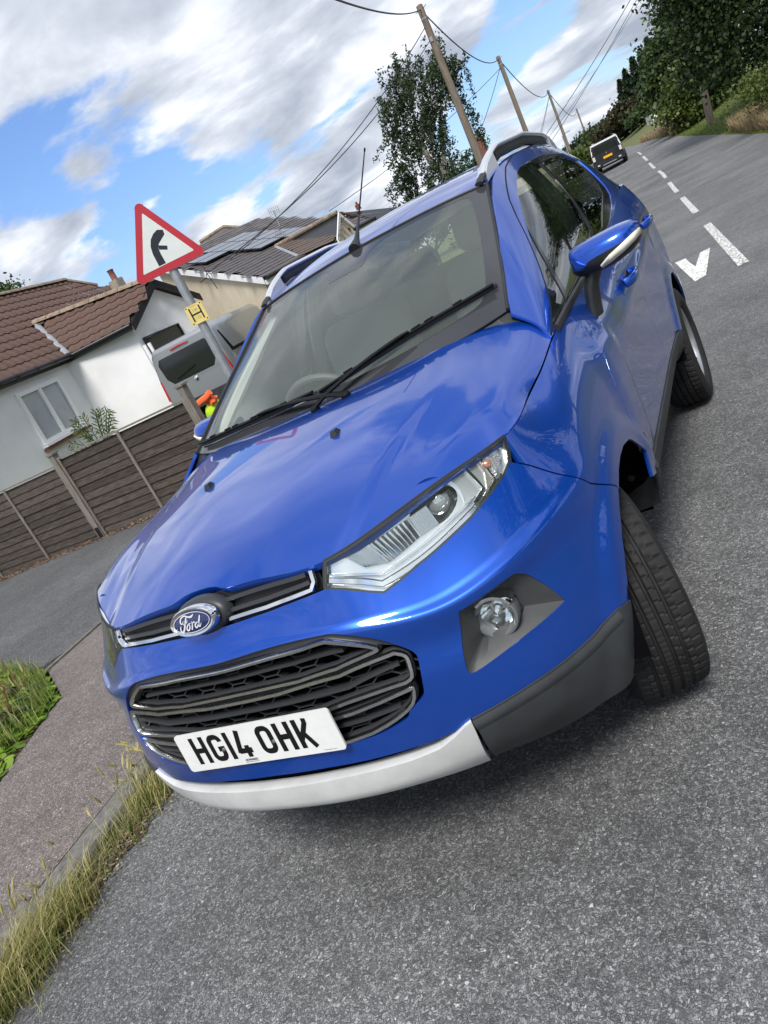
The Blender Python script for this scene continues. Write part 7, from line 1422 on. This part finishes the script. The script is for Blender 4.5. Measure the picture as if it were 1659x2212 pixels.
rc = [G(*p) for p in BG['redchim']]; cc = sum(rc, Vector())/4; T = thing('brick_house', 'distant house with red brick chimney beside the nearest pole', 'house', cc-GU*3.4); mb = MB(); mb.box(cc-GU*.2, (.55, .55, 1.2), X=GX, Y=GY, Z=GU); mb.box(cc+GU*.36, (.64, .64, .12), X=GX, Y=GY, Z=GU); mb.build('chimney', brick_m, T)
mb = MB(); mb.ring(cc+GU*.42+GX*.12, [(0, .1), (.3, .08)], GU, 10); mb.ring(cc+GU*.42-GX*.14, [(0, .1), (.22, .08)], GU, 10); mb.build('chimney_pot', brick_m, T, smooth=True); mb = MB(); mb.prism([cc+GU*-.6-GX*2.5, cc-GU*2.2-GX*5, cc-GU*2.2+GX*3, cc-GU*.6+GX*1.4], GY*4); mb.build('roof', slate_m, T)
mb = MB(); mb.box(cc-GU*2.9+GY*1.5, (6, 3, 1.4), X=GX, Y=GY, Z=GU); mb.build('wall', cream, T)
# ================================================================= road sign
sr = 6.55
sp_, sq_ = G(-2.55, 4.08, -.1), G(-2.50, 4.04, 2.72)
SG = thing('road_sign', 'red bordered triangular bend warning sign on a grey pole', 'sign', sp_)
red = mat('sign_red', (.42, .018, .032), rough=.35, coat=.3); sgw = mat('sign_white', (.62, .66, .64), rough=.3, coat=.4, var=.05, vscale=8); navy = mat('sign_black', (.016, .019, .028), rough=.4); yel = mat('sign_yellow', (.72, .58, .20), rough=.4, coat=.2, var=.12, vscale=14); sgray = mat('sign_back', (.30, .31, .32), rough=.6)
SX = (GX*.80+GY*.60).normalized(); SN = SX.cross(GU); SO = G(-2.62, 4.075, 0); SN = SN if SN.y < 0 else -SN
def sp2(x, h, z=0): return SO+SX*x+GU*h+SN*z
def rtri(v, r, n=6):
    out = []; c = [Vector(p) for p in v]; m = len(c)
    for i in range(m):
        p, a, b = c[i], c[i-1], c[(i+1) % m]; d0 = (a-p).normalized(); d1 = (b-p).normalized(); h = math.acos(max(-1, min(1, d0.dot(d1))))/2; t = r/math.tan(h); q0, q1 = p+d0*t, p+d1*t; ce = p+(d0+d1).normalized()*(r/math.sin(h))
        for k in range(n+1): v_ = (q0-ce).lerp(q1-ce, k/n).normalized()*r; out.append(tuple(ce+v_))
    return out
to = rtri([(-.315, 2.095), (.315, 2.095), (.0, 2.67)], .035); ti = rtri([(-.224, 2.151), (.224, 2.151), (0, 2.559)], .006)
mb = MB(); mb.tube([SO-GU*.1-SN*.045, SO+GU*2.62-SN*.045], .038, 16); mb.build('pole', steel, SG, smooth=True)
mb = MB(); mb.prism([sp2(x, h, -.002) for x, h in to], SN*.004); pl_ = mb.build('sign_plate', red, SG)
mb = MB(); mb.prism([sp2(x, h, .002) for x, h in ti], SN*.0012); mb.build('sign_face', sgw, pl_)
mb = MB(); mb.prism([sp2(x, h, -.007) for x, h in to], SN*.004); mb.box(sp2(0, 2.2, -.012), (.5, .02, .04), X=SX, Y=SN, Z=GU); mb.box(sp2(0, 2.42, -.012), (.25, .02, .04), X=SX, Y=SN, Z=GU); mb.build('sign_back', sgray, SG)
ar2 = [(.045, 2.398), (.075, 2.380), (.066, 2.338), (.012, 2.325), (-.018, 2.306), (.030, 2.279), (.014, 2.256), (-.034, 2.278), (-.022, 2.163), (-.082, 2.163), (-.074, 2.280), (-.060, 2.325), (-.032, 2.365), (.004, 2.392)]
body_ = [(-.022, 2.158), (-.024, 2.23), (-.020, 2.275), (-.002, 2.305), (.030, 2.325), (.056, 2.340), (.076, 2.352), (.080, 2.386), (.040, 2.404), (.000, 2.390), (-.040, 2.360), (-.068, 2.312), (-.080, 2.255), (-.082, 2.158)]
mb = MB(); mb.prism([sp2(x+.0, h, .0033) for x, h in body_], SN*.0006); mb.prism([sp2(x, h, .0033) for x, h in ((-.02, 2.268), (-.008, 2.298), (.052, 2.268), (.040, 2.240))], SN*.0006); mb.build('bend_symbol', navy, pl_)
mb = MB()
for h in (2.2, 2.42, 1.715): mb.ring(SO+GU*(h-.015)-SN*.045, [(0, .041), (.03, .041)], GU, 16)
mb.build('clamp', steel, SG)
HO = SO+GU*1.715+SX*.0; hX = (SX*1.0).normalized()
def hp(x, y, z=0): return HO+SX*x+GU*y+SN*z
mb = MB(); mb.prism([hp(x, y, -.001) for x, y in rrect(.145, .155, .008)], SN*.004); hyd = mb.build('hydrant_plate', yel, SG)
mb = MB()
for x in (-.042, .042): mb.box(hp(x, .002, .0035), (.0125, .001, .112), X=SX, Y=SN, Z=GU)
mb.box(hp(0, .0, .0035), (.0715, .001, .0125), X=SX, Y=SN, Z=GU); mb.build('letter_h', navy, hyd)
for x in (-.061, .061):
    for y in (-.066, .066): mb = MB(); mb.ring(hp(x, y, .003), [(0, .006), (.002, .004), (.002, .0001)], SN, 8); mb.build('plate_screw', ink, hyd)
oc = mat('ochre_print', (.42, .30, .06), rough=.5); gy = mat('grey_print', (.30, .29, .17), rough=.5)
text('plate_number', '100', .030, hp(0, .022, .0034), SX, GU, gy, hyd, .0006); text('plate_number', '12', .032, hp(.006, -.045, .0034), SX, GU, oc, hyd, .0010); text('plate_number', 'FIRE HYDRANT', .010, hp(0, .063, .0034), SX, GU, oc, hyd, .0002)
# ================================================================= vehicles behind
def loft(mb, secs, closed_ends=True):
    """secs: list of rings (same count) of world points"""
    n = len(secs[0]); vs = [p for s_ in secs for p in s_]; fs = [(i*n+k, i*n+(k+1) % n, (i+1)*n+(k+1) % n, (i+1)*n+k) for i in range(len(secs)-1) for k in range(n)]
    if closed_ends: fs += [tuple(range(n-1, -1, -1)), tuple((len(secs)-1)*n+k for k in range(n))]
    mb.add(vs, fs)
greyp = mat('grey_van_paint', (.34, .36, .38), rough=.32, metal=.6, coat=.8); vglass = mat('van_glass', (.010, .012, .014), rough=.04, spec=.8)
vTL, vTR, vF = [Vector(G(*p)) for p in BG['van']]
vd = (vTR-vTL); vd = (vd-vd.dot(GU)*GU); VX = vd.normalized(); VX = (GX*.985+GY*.17).normalized(); VY = GU.cross(VX); VY = VY if VY.y > 0 else -VY
VW = 1.92; vb = vTL-GX*.02-GU*1.90
vc = vb+VX*(VW/2)
VAN = thing('parked_van', 'grey panel van with dark tailgate window parked between fence and houses', 'van', vc)
def vp(x, y, z): return vc+VX*x+VY*y+GU*z
def vsec(y, w, zt, zb, tum=.86, r=.12):
    pr = [(-w/2, zb), (-w/2-.0, zb+.55*(zt-zb)), (-w/2*tum-.02, zt-r), (-w/2*tum+r*.7, zt), (w/2*tum-r*.7, zt), (w/2*tum+.02, zt-r), (w/2, zb+.55*(zt-zb)), (w/2, zb)]
    return [vp(x, y, z) for x, z in pr]
mb = MB(); loft(mb, [vsec(0, VW*.97, 1.84, .35), vsec(.06, VW, 1.90, .30), vsec(.5, VW*1.02, 1.93, .28), vsec(3.0, VW*1.02, 1.93, .28), vsec(3.7, VW, 1.75, .28, .8), vsec(4.2, VW, 1.15, .28, .9), vsec(4.8, VW*.92, .95, .3, .9)]); vbod = mb.build('body', greyp, VAN, smooth=True, sharp=35)
bv = vbod.modifiers.new('b', 'BEVEL'); bv.width = .03; bv.segments = 2; bv.limit_method = 'ANGLE'
mb = MB(); wpts = [(-.66, 1.66), (.66, 1.66), (.74, 1.54), (.71, 1.18), (.58, 1.02), (-.58, 1.02), (-.71, 1.18), (-.74, 1.54)]; mb.prism([vp(x, -.012, z) for x, z in wpts], VY*.02); mb.build('rear_window', vglass, VAN)
mb = MB(); fr_ = [(x*1.09, 1.33+(z-1.33)*1.15) for x, z in wpts]; mb.prism([vp(x, -.006, z) for x, z in fr_], VY*.02); mb.build('window_frame', greyp, VAN)
mb = MB(); mb.tube([vp(-.25, -.02, 1.75), vp(0, -.03, 1.765), vp(.25, -.02, 1.75)], .02, 6); mb.build('high_brake_light', redl, VAN, smooth=True)
for s in (1, -1): mb = MB(); mb.hexa([vp(s*(VW/2-.05), -.015, .70), vp(s*(VW/2+.0), -.015, .70), vp(s*(VW/2+.01), .10, .70), vp(s*(VW/2-.05), .02, .70), vp(s*(VW/2*.96-.04), -.0, 1.20), vp(s*(VW/2*.965), .0, 1.20), vp(s*(VW/2*.98), .10, 1.20), vp(s*(VW/2*.96-.04), .04, 1.20)]); mb.build('tail_light', redl, VAN)
mb = MB(); mb.ring(vp(0, -.01, .93), [(0, .055), (-.015, .05), (-.018, .001)], VY, 16); mb.build('tailgate_emblem', chrome, VAN, smooth=True); mb = MB(); mb.tube([vp(-.45, -.03, 1.10), vp(.15, -.035, 1.22)], .012, 5); mb.build('rear_wiper', ink, VAN); mb = MB(); mb.box(vp(0, -.06, .42), (VW, .16, .24), X=VX, Y=VY, Z=GU); mb.build('bumper', clad, VAN)
for y0, y1 in ((.35, 1.35), (1.5, 2.5), (2.65, 3.4)):
    mb = MB(); s = 1; mb.hexa([vp(VW/2*1.0-.002, y0, 1.12), vp(VW/2*1.02+.014, y0, 1.12), vp(VW/2*1.02+.014, y1, 1.12), vp(VW/2-.002, y1, 1.12), vp(VW/2*.88, y0, 1.68), vp(VW/2*.88+.036, y0, 1.68), vp(VW/2*.88+.036, y1, 1.66), vp(VW/2*.88, y1, 1.66)]); mb.build('side_window', vglass, VAN)
mb = MB()
for s in (1, -1):
    for y in (.9, 4.0): mb.ring(vp(s*(VW/2-.2), y, .34), [(0, .0), (0, .33), (s*.21, .33), (s*.215, .18), (s*.2, .0)], VX, 24)
mb.build('wheels', rubber, VAN, smooth=True, sharp=40)
# high-visibility jacket on the end post
hv = [G(*p) for p in BG['hivis']]; lime = mat('hi_vis_lime', (.55, .85, .03), rough=.7); orng = mat('hi_vis_orange', (.90, .16, .05), rough=.7)
T = thing('hi_vis_jacket', 'lime and orange high-visibility jacket bundled beside the end fence post', 'jacket', hv[2]-GU*.4); cH = (hv[0]+hv[1]+hv[2]+hv[3])/4
def lump(mb, c, r, n=10, m=14, seed=1):
    q = np.random.default_rng(seed); vs = []
    for i in range(n+1):
        for j in range(m):
            a, b = math.pi*i/n, 2*math.pi*j/m; k = 1+.18*math.sin(3*b+seed)+.15*math.sin(5*a+2*b)+.06*q.normal(); vs.append(c+GX*(r[0]*k*math.sin(a)*math.cos(b))+GY*(r[1]*k*math.sin(a)*math.sin(b))+GU*(r[2]*k*math.cos(a)))
    mb.add(vs, [(i*m+j, i*m+(j+1) % m, (i+1)*m+(j+1) % m, (i+1)*m+j) for i in range(n) for j in range(m)])
cH = cH-GU*.14+GX*.10; mb = MB(); lump(mb, cH-GU*.14+GX*.10, (.15, .10, .20), seed=3); mb.build('jacket', lime, T, smooth=True)
mb = MB(); mb.tube([Vector(p) for p in smoothpoly([tuple(cH+GX*a+GU*b-GY*.12) for a, b in ((-.10, .0), (-.05, .07), (.05, .10), (.16, .12), (.26, .16))], 4)], .032, 8, sy=1.4); lump(mb, cH+GX*.16+GU*.04-GY*.05, (.09, .06, .06), seed=5); mb.build('strap', orng, T, smooth=True)
# off-roader far down the road
so_ = [Vector(G(*p)) for p in BG['suvp']]; sc0 = (so_[0]+so_[1])/2; QX = (so_[1]-so_[0]); QX = (QX-QX.dot(GU)*GU).normalized(); QX = (GX*.995+GY*.09).normalized(); QY = GU.cross(QX); QY = QY if QY.y > 0 else -QY
sc0.z = float(zroad(sc0.x, sc0.y)); QW = 1.55; SV = thing('off_road_car', 'black and white off-road car with a yellow rear plate parked far down the road', 'car', sc0)
def qp(x, y, z): return sc0+QX*x+QY*y+GU*z
whitep = mat('white_car_paint', (.78, .79, .80), rough=.3, coat=.7); blackc = mat('black_car_paint', (.012, .014, .018), rough=.25, coat=.7); yplate = mat('yellow_plate', (.80, .42, .02), rough=.4)
def qsec(y, w, zt, zb, tum=.88): return [qp(x, y, z) for x, z in ((-w/2, zb), (-w/2, zb+.5*(zt-zb)), (-w/2*tum, zt-.08), (-w/2*tum+.09, zt), (w/2*tum-.09, zt), (w/2*tum, zt-.08), (w/2, zb+.5*(zt-zb)), (w/2, zb))]
mb = MB(); loft(mb, [qsec(0, QW, 1.42, .38), qsec(.3, QW*1.02, 1.47, .35), qsec(2.3, QW*1.02, 1.47, .35), qsec(3.0, QW, 1.02, .35, .95), qsec(4.0, QW*.95, .95, .4, .95)]); mb.build('body', blackc, SV, smooth=True, sharp=35)
mb = MB(); mb.box(qp(0, 1.15, 1.465), (QW*.86, 2.34, .085), X=QX, Y=QY, Z=GU)
for s in (1, -1): mb.hexa([qp(s*(QW/2*.93), -.02, .98), qp(s*(QW/2*.99), -.02, .98), qp(s*(QW/2*.99), .12, .98), qp(s*(QW/2*.93), .12, .98), qp(s*(QW/2*.82), .02, 1.46), qp(s*(QW/2*.89), .02, 1.46), qp(s*(QW/2*.89), .14, 1.46), qp(s*(QW/2*.82), .14, 1.46)]); mb.hexa([qp(s*(QW/2*.985), .2, .62), qp(s*(QW/2*1.015), .2, .62), qp(s*(QW/2*1.015), 2.4, .62), qp(s*(QW/2*.985), 2.4, .62), qp(s*(QW/2*.97), .2, .96), qp(s*(QW/2*1.01), .2, .96), qp(s*(QW/2*1.01), 2.4, .96), qp(s*(QW/2*.97), 2.4, .96)])
mb.build('roof_panel', whitep, SV)
mb = MB(); mb.prism([qp(x, -.05, z) for x, z in ((-.74, .42), (-.76, .95), (-.64, 1.18), (.62, 1.18), (.74, .95), (.72, .42))], QY*.06); mb.build('tailgate', blackc, SV); mb = MB(); mb.prism([qp(x, -.06, z) for x, z in ((-.60, 1.0), (-.54, 1.32), (.54, 1.32), (.60, 1.0))], QY*.05); mb.build('rear_window', vglass, SV)
mb = MB(); mb.box(qp(0, -.12, .40), (QW, .22, .18), X=QX, Y=QY, Z=GU); mb.build('bumper', blackc, SV); mb = MB(); mb.box(qp(.0, -.24, .37), (.7, .02, .05), X=QX, Y=QY, Z=GU); mb.build('bumper_trim', satin, SV); mb = MB(); mb.box(qp(0, -.085, .70), (.46, .015, .11), X=QX, Y=QY, Z=GU); mb.build('number_plate', yplate, SV); mb = MB(); mb.ring(qp(-.02, -.08, .88), [(0, .04), (-.02, .03), (-.02, .001)], QY, 10); mb.build('emblem', chrome, SV)
for s in (1, -1):
    mb = MB(); mb.box(qp(s*.69, -.09, .82), (.13, .05, .22), X=QX, Y=QY, Z=GU); mb.build('tail_light', mat('clear_lamp', (.62, .60, .60), rough=.2), SV); mb = MB(); mb.box(qp(s*.55, -.24, .44), (.12, .02, .06), X=QX, Y=QY, Z=GU); mb.build('fog_light', mat('clear_lamp', (.62, .60, .60)), SV)
    mb = MB(); mb.tube([qp(s*.56, .3, 1.54), qp(s*.56, 2.2, 1.54)], .025, 6); mb.build('roof_rail', railm, SV); mb = MB(); mb.hexa([qp(s*QW/2*.98, .5, .92), qp(s*(QW/2*1.0+.02), .5, .92), qp(s*(QW/2*1.0+.02), 2.3, .92), qp(s*QW/2*.98, 2.3, .92), qp(s*QW/2*.90, .6, 1.32), qp(s*(QW/2*.90+.03), .6, 1.32), qp(s*(QW/2*.90+.03), 2.0, 1.32), qp(s*QW/2*.90, 2.0, 1.32)]); mb.build('side_window', vglass, SV)
    for y in (.55, 3.15):
        mb = MB(); mb.ring(qp(s*(QW/2-.16), y, .32), [(0, .0), (0, .31), (s*.05, .33), (s*.19, .33), (s*.21, .30), (s*.215, .18), (s*.20, .0)], QX, 24); mb.build('wheel', rubber, SV, smooth=True, sharp=40)
mb = MB(); mb.box(qp(0, 1.8, .30), (QW*.8, 3.4, .1), X=QX, Y=QY, Z=GU); mb.build('underbody', dark, SV)
# white van among the trees, chevron board, far lamp post
fv = [Vector(G(*p)) for p in BG['farvan']]; fc_ = fv[4]*1.0; fc_ = fc_+GX*.45; T = thing('white_truck', 'white bodied truck half hidden by bushes at the bend', 'truck', fc_); FX = (GX*.96+GY*.28).normalized(); FY = GU.cross(FX)
def fpv(x, y, z): return fc_+FX*x+FY*y+GU*z
mb = MB(); mb.box(fpv(0.15, 1.3, 1.02), (1.15, 2.4, .75), X=FX, Y=FY, Z=GU); mb.build('cargo_box', whitep, T); mb = MB(); mb.box(fpv(.15, -.35, .62), (1.1, .9, .62), X=FX, Y=FY, Z=GU); mb.build('cab', mat('pale_cab', (.42, .44, .50), rough=.35, coat=.5), T); mb = MB(); mb.box(fpv(.15, -.81, .80), (.95, .03, .26), X=FX, Y=FY, Z=GU); mb.build('windscreen', vglass, T)
mb = MB(); mb.box(fpv(.15, -.82, .30), (1.05, .06, .14), X=FX, Y=FY, Z=GU); mb.build('bumper', blackc, T)
mb = MB()
for s in (-.3, .6): mb.ring(fpv(s-.05, -.3, .2), [(0, 0), (0, .2), (.12, .2), (.12, 0)], FX, 14)
mb.build('wheels', rubber, T)
cv = [Vector(G(*p)) for p in BG['chev']]; cc = sum(cv, Vector())/4; T = thing('chevron_sign', 'black bend board with white chevrons at the far bend', 'sign', cc-GU*.6); mb = MB(); mb.box(cc, (1.25, .04, .40), X=(cv[1]-cv[0]-GU*(cv[1]-cv[0]).dot(GU)).normalized(), Y=GY, Z=GU); mb.build('board', blackc, T)
ax_ = (cv[1]-cv[0]-GU*(cv[1]-cv[0]).dot(GU)).normalized(); mb = MB()
for k in (-.33, .22): mb.prism([cc+ax_*(k+x)+GU*z-GY*.035 for x, z in ((0, .18), (.16, .18), (.30, 0), (.16, -.18), (0, -.18), (.14, 0))], -GY*.01)
mb.build('chevron', whitep, T); mb = MB(); mb.tube([cc-GU*.7-ax_*.4, cc-GU*.1-ax_*.4], .04, 6); mb.tube([cc-GU*.7+ax_*.4, cc-GU*.1+ax_*.4], .04, 6); mb.build('leg', steel, T)
lp = G(-8.6, 60, 0); lp.z = float(zroad(lp.x, lp.y)); T = thing('street_lamp', 'thin distant lamp post between last pole and parked off-roader', 'lamp post', lp); mb = MB(); mb.tube([lp, lp+GU*2.9, lp+GU*3.0+GX*.35], .035, 6); mb.box(lp+GU*3.0+GX*.45, (.3, .1, .06), X=GX, Y=GY, Z=GU); mb.build('lamp', steel, T)
# low wall and fence beside the road behind the car
for (X0, Y0, X1, Y1, h, lb, m_) in ((-6.6, 27, -7.6, 40, 1.0, 'grey garden fence beside the pavement beyond the blue car', fg_), (-6.0, 33, -6.7, 41, .5, 'low reddish garden wall beside the far pavement', brick_m)):
    a, b = G(X0, Y0, plot(X0, Y0)), G(X1, Y1, plot(X1, Y1)); T = thing('garden_wall' if m_ is brick_m else 'garden_fence', lb, 'wall' if m_ is brick_m else 'fence', a); d = (b-a); mb = MB(); n_ = 8
    for k in range(n_): p, q = a+d*(k/n_), a+d*((k+.94)/n_); mb = MB(); mb.hexa([p-GU*.2, q-GU*.2, q-GU*.2-GX*.1, p-GU*.2-GX*.1, p+GU*h, q+GU*h, q+GU*h-GX*.1, p+GU*h-GX*.1]); mb.build('panel', m_, T)
# ================================================================= plants close by
# frond plant above the fence
fp_ = [G(*p) for p in BG['plant']]; T = thing('shrub', 'feathery green shrub leaning over the fence below the white window', 'shrub', Vector((fp_[0].x, fp_[0].y, .1))); FV = []; FF_ = []; stem = MB()
root = Vector((fp_[0].x, fp_[0].y, .75))
for k in range(13):
    sp__ = -1+2*k/12; tip = fp_[0]+GX*(sp__*.62+.02)+GU*(.34-.30*abs(sp__)**1.6+random.uniform(-.03, .03)+.10*sp__)+GY*random.uniform(-.2, .2); mid_ = root.lerp(tip, .5)+GU*.14
    pts = [Vector(p) for p in smoothpoly([tuple(root+GX*sp__*.1), tuple(mid_), tuple(tip)], 6)]; stem.tube(pts, .006, 5)
    for i in range(3, len(pts)):
        d = (pts[i]-pts[i-1]).normalized(); s_ = d.cross(GY).normalized(); L_ = .15*(1-.5*abs(i/len(pts)-.6))
        for sg in (1, -1):
            a = pts[i]; e_ = a+(d*.75+s_*sg*.8+GY*random.uniform(-.4, .4)).normalized()*L_-GU*.03; w_ = (e_-a).cross(GY).normalized()*.012; o_ = len(FV); FV += [a, (a+e_)/2+w_, e_, (a+e_)/2-w_]; FF_.append((o_, o_+1, o_+2, o_+3))
stem.build('stem', lf_mid, T, smooth=True); link('foliage', npmesh('foliage', np.array([tuple(v) for v in FV]), np.array(FF_), lf_lime, False, rng.random(len(FF_))), T)
# barley grass along the kerb
n = 6500; Yk = -1.4+rng.random(n)*2.35
dens = .12+.88*np.clip(np.sin(Yk*6.1+2.6)*.6+.45+.3*np.sin(Yk*17), 0, 1); k_ = (rng.random(n) < dens) & ~((Yk > .02) & (Yk < .22) & (rng.random(n) < .8)); Yk = Yk[k_]; Xk = xk(Yk)+.03+np.abs(rng.normal(size=len(Yk)))*.07-.02
blades('kerb_grass', Xk, Yk, np.zeros(len(Xk))+.002, -.0+.115, .0018, gra, .9, wind=(.2, .25))
m_s = 3800; q = rng.integers(0, len(Xk), m_s); blades('dry_kerb_grass', Xk[q]+rng.normal(size=m_s)*.03, Yk[q], np.zeros(m_s)+.002, .17, .0016, barley, .95, wind=(.0, .35))
# seed heads of the barley grass
mbh = []; ns = 95; H1 = MB()
for k in range(ns):
    i = random.randrange(len(Xk)); b = Vector((Xk[i]+random.gauss(0, .02), Yk[i], 0)); h = random.uniform(.12, .23); a = random.uniform(0, 6.28); d = Vector((math.cos(a)*.35-.35, math.sin(a)*.35+.15, 1)).normalized(); tp = b+d*h+Vector((-.015, 0, 0)); H1.tube([b, b+d*h*.5, tp], .0011, 4)
    hd = (d+Vector((math.cos(a)*.5-.3, math.sin(a)*.5, -.1))).normalized(); L_ = random.uniform(.035, .055); u, v = basis(hd); H1.tube([tp, tp+hd*L_*.3, tp+hd*L_*.8, tp+hd*L_], [.002, .0052, .004, .0008], 6)
    for j in range(26): t = random.random(); an = random.random()*6.28; s_ = tp+hd*L_*t; e_ = s_+(hd*1.0+(u*math.cos(an)+v*math.sin(an))*.42)*.026; w_ = u*.0006; H1.add([s_-w_, s_+w_, e_], [(0, 1, 2)])
me = H1.mesh('barley_heads', barley); at_ = me.attributes.new('rnd', 'FLOAT', 'FACE'); at_.data.foreach_set('value', np.repeat(rng.random(len(me.polygons)//60+1), 60)[:len(me.polygons)].astype(np.float32)); o = link('barley_heads', me); o['kind'] = 'stuff'
n = 9000; Y = -1.6+rng.random(n)*2.9; X = xk(Y)+.02+np.abs(rng.normal(size=n))*.07; 
straw = leafmat('straw_litter', (.10, .075, .05), (.24, .19, .13), (.42, .36, .26), .1, .9); litter('kerb_litter', X, Y, np.full(n, .0), .014, straw); n = 70; Y = -1.2+rng.random(n)*2.4; X = xk(Y)+.05+np.abs(rng.normal(size=n))*.06; litter('kerb_leaves', X, Y, np.full(n, .006), .035)
# broad-leaved bed at the left edge: ivy-like leaves, grass, dock plant
ivy = leafmat('bed_leaf', (.07, .14, .012), (.17, .28, .025), (.30, .42, .05), .35, .4)
def bed(X, Y):      # inside the bed, near its edge
    e = np.interp(Y, [-3, -.6, .72, 1.5, 1.98, 2.4], [-2.3, -2.47, -2.74, -3.12, -3.85, -5.2]); return e-X
n = 2600; Y = rng.random(n)*2.2-.1; X = -2.6-rng.random(n)*1.9; d = bed(X, Y); k_ = (d > -.03) & (d < 1.2); X, Y = X[k_], Y[k_]; C = np.stack([X, Y, .08+rng.random(len(X))*.10*np.clip(bed(X, Y)*3, .1, 1)], 1)
up_ = np.tile(np.array([[.25, -.45, .35]]), (len(C), 1)); Vv = []; Ff = []
for c in C[:1500]:
    yaw_ = random.random()*6.28; tilt = random.uniform(-.5, .5); s_ = random.uniform(.022, .045); M_ = Matrix.Rotation(yaw_, 3, 'Z') @ Matrix.Rotation(tilt, 3, 'X') @ Matrix.Rotation(random.uniform(-.4, .4), 3, 'Y'); o_ = len(Vv)
    for x, y, z in ((0, -.9, 0), (.75, -.45, .10), (1.0, .15, .02), (.45, .35, .08), (0, 1.25, -.06), (-.45, .35, .08), (-1.0, .15, .02), (-.75, -.45, .10)): v_ = M_ @ Vector((x*s_, y*s_, z*s_)); Vv.append((c[0]+v_.x, c[1]+v_.y, c[2]+v_.z))
    Ff += [(o_, o_+1, o_+2, o_+3), (o_, o_+3, o_+4, o_+5), (o_, o_+5, o_+6, o_+7)]
o = link('bed_foliage', npmesh('bed_foliage', np.array(Vv), np.array(Ff), ivy, False, np.repeat(rng.random(len(Ff)//3), 3))); o['kind'] = 'stuff'
n = 9000; Y = .9+rng.random(n)*1.6; X = -3.0-rng.random(n)*2.4; k_ = (bed(X, Y) > .0) & (bed(X, Y) < 1.6); blades('bed_grass', X[k_], Y[k_], np.full(k_.sum(), .06), .17, .0025, gra, .5); n = 1200; Y = 1.0+rng.random(n)*1.4; X = -3.0-rng.random(n)*2.0; k_ = bed(X, Y) > .05; blades('bed_dry_grass', X[k_], Y[k_], np.full(k_.sum(), .06), .26, .0022, barley, .5)
for (bx, by, lb) in ((-3.30, 1.30, 'dark leaved dock plant with reddish stalks in the flower bed'), (-3.62, 1.62, 'second dock plant, nearer the driveway')):
    b = Vector((bx, by, .06)); T = thing('dock_plant', lb, 'plant', b); mb = MB(); lm = MB()
    for k in range(6): tip = b+Vector((random.gauss(0, .10), random.gauss(0, .08), random.uniform(.22, .42))); mb.tube([b, b.lerp(tip, .5)+Vector((random.gauss(0, .02), 0, .02)), tip], [.006, .004, .002], 6)
    for k in range(16):
        a = random.random()*6.28; L_ = random.uniform(.12, .22); d = Vector((math.cos(a), math.sin(a), random.uniform(.2, .9))).normalized(); s_ = d.cross(Vector((0, 0, 1))).normalized(); p0_ = b+Vector((0, 0, random.uniform(.0, .12))); vs = []
        for t, w_ in ((0, .15), (.25, .8), (.55, 1), (.8, .7), (1, .05)): c = p0_+d*L_*t-Vector((0, 0, .10*t*t*L_/.2)); vs += [c-s_*w_*.022+Vector((0, 0, .006)), c, c+s_*w_*.022+Vector((0, 0, .006))]
        lm.add(vs, [(i*3+j, i*3+j+1, i*3+4+j, i*3+3+j) for i in range(4) for j in range(2)])
    mb.build('stalk', mat('red_stalk', (.14, .06, .03), rough=.7), T, smooth=True); lm.build('leaf', mat('dock_leaf', (.035, .075, .020), rough=.45, var=.3, vscale=30), T, smooth=True)
# loose chippings on the road
mb = MB(); cs = mat('pale_chipping', (.50, .50, .48), rough=.8)
for k in range(90):
    x, y = random.uniform(-1.0, 4), random.uniform(-1.2, 3.0); r = random.uniform(.0018, .0045); c = Vector((x, y, .002)); vs = [c+Vector((random.uniform(.6, 1)*r*math.cos(a), random.uniform(.6, 1)*r*math.sin(a), 0)) for a in (0, 1.2, 2.5, 3.8, 5)]+[c+Vector((0, 0, r*.8))]; mb.add(vs, [(i, (i+1) % 5, 5) for i in range(5)])
o = mb.build('loose_chippings', cs); o['kind'] = 'stuff'
n = 260; Y = 1.0+rng.random(n)*4; X = xk(Y)-.1+rng.normal(size=n)*.05; litter('pavement_litter', X, Y, np.full(n, .078), .02, straw)
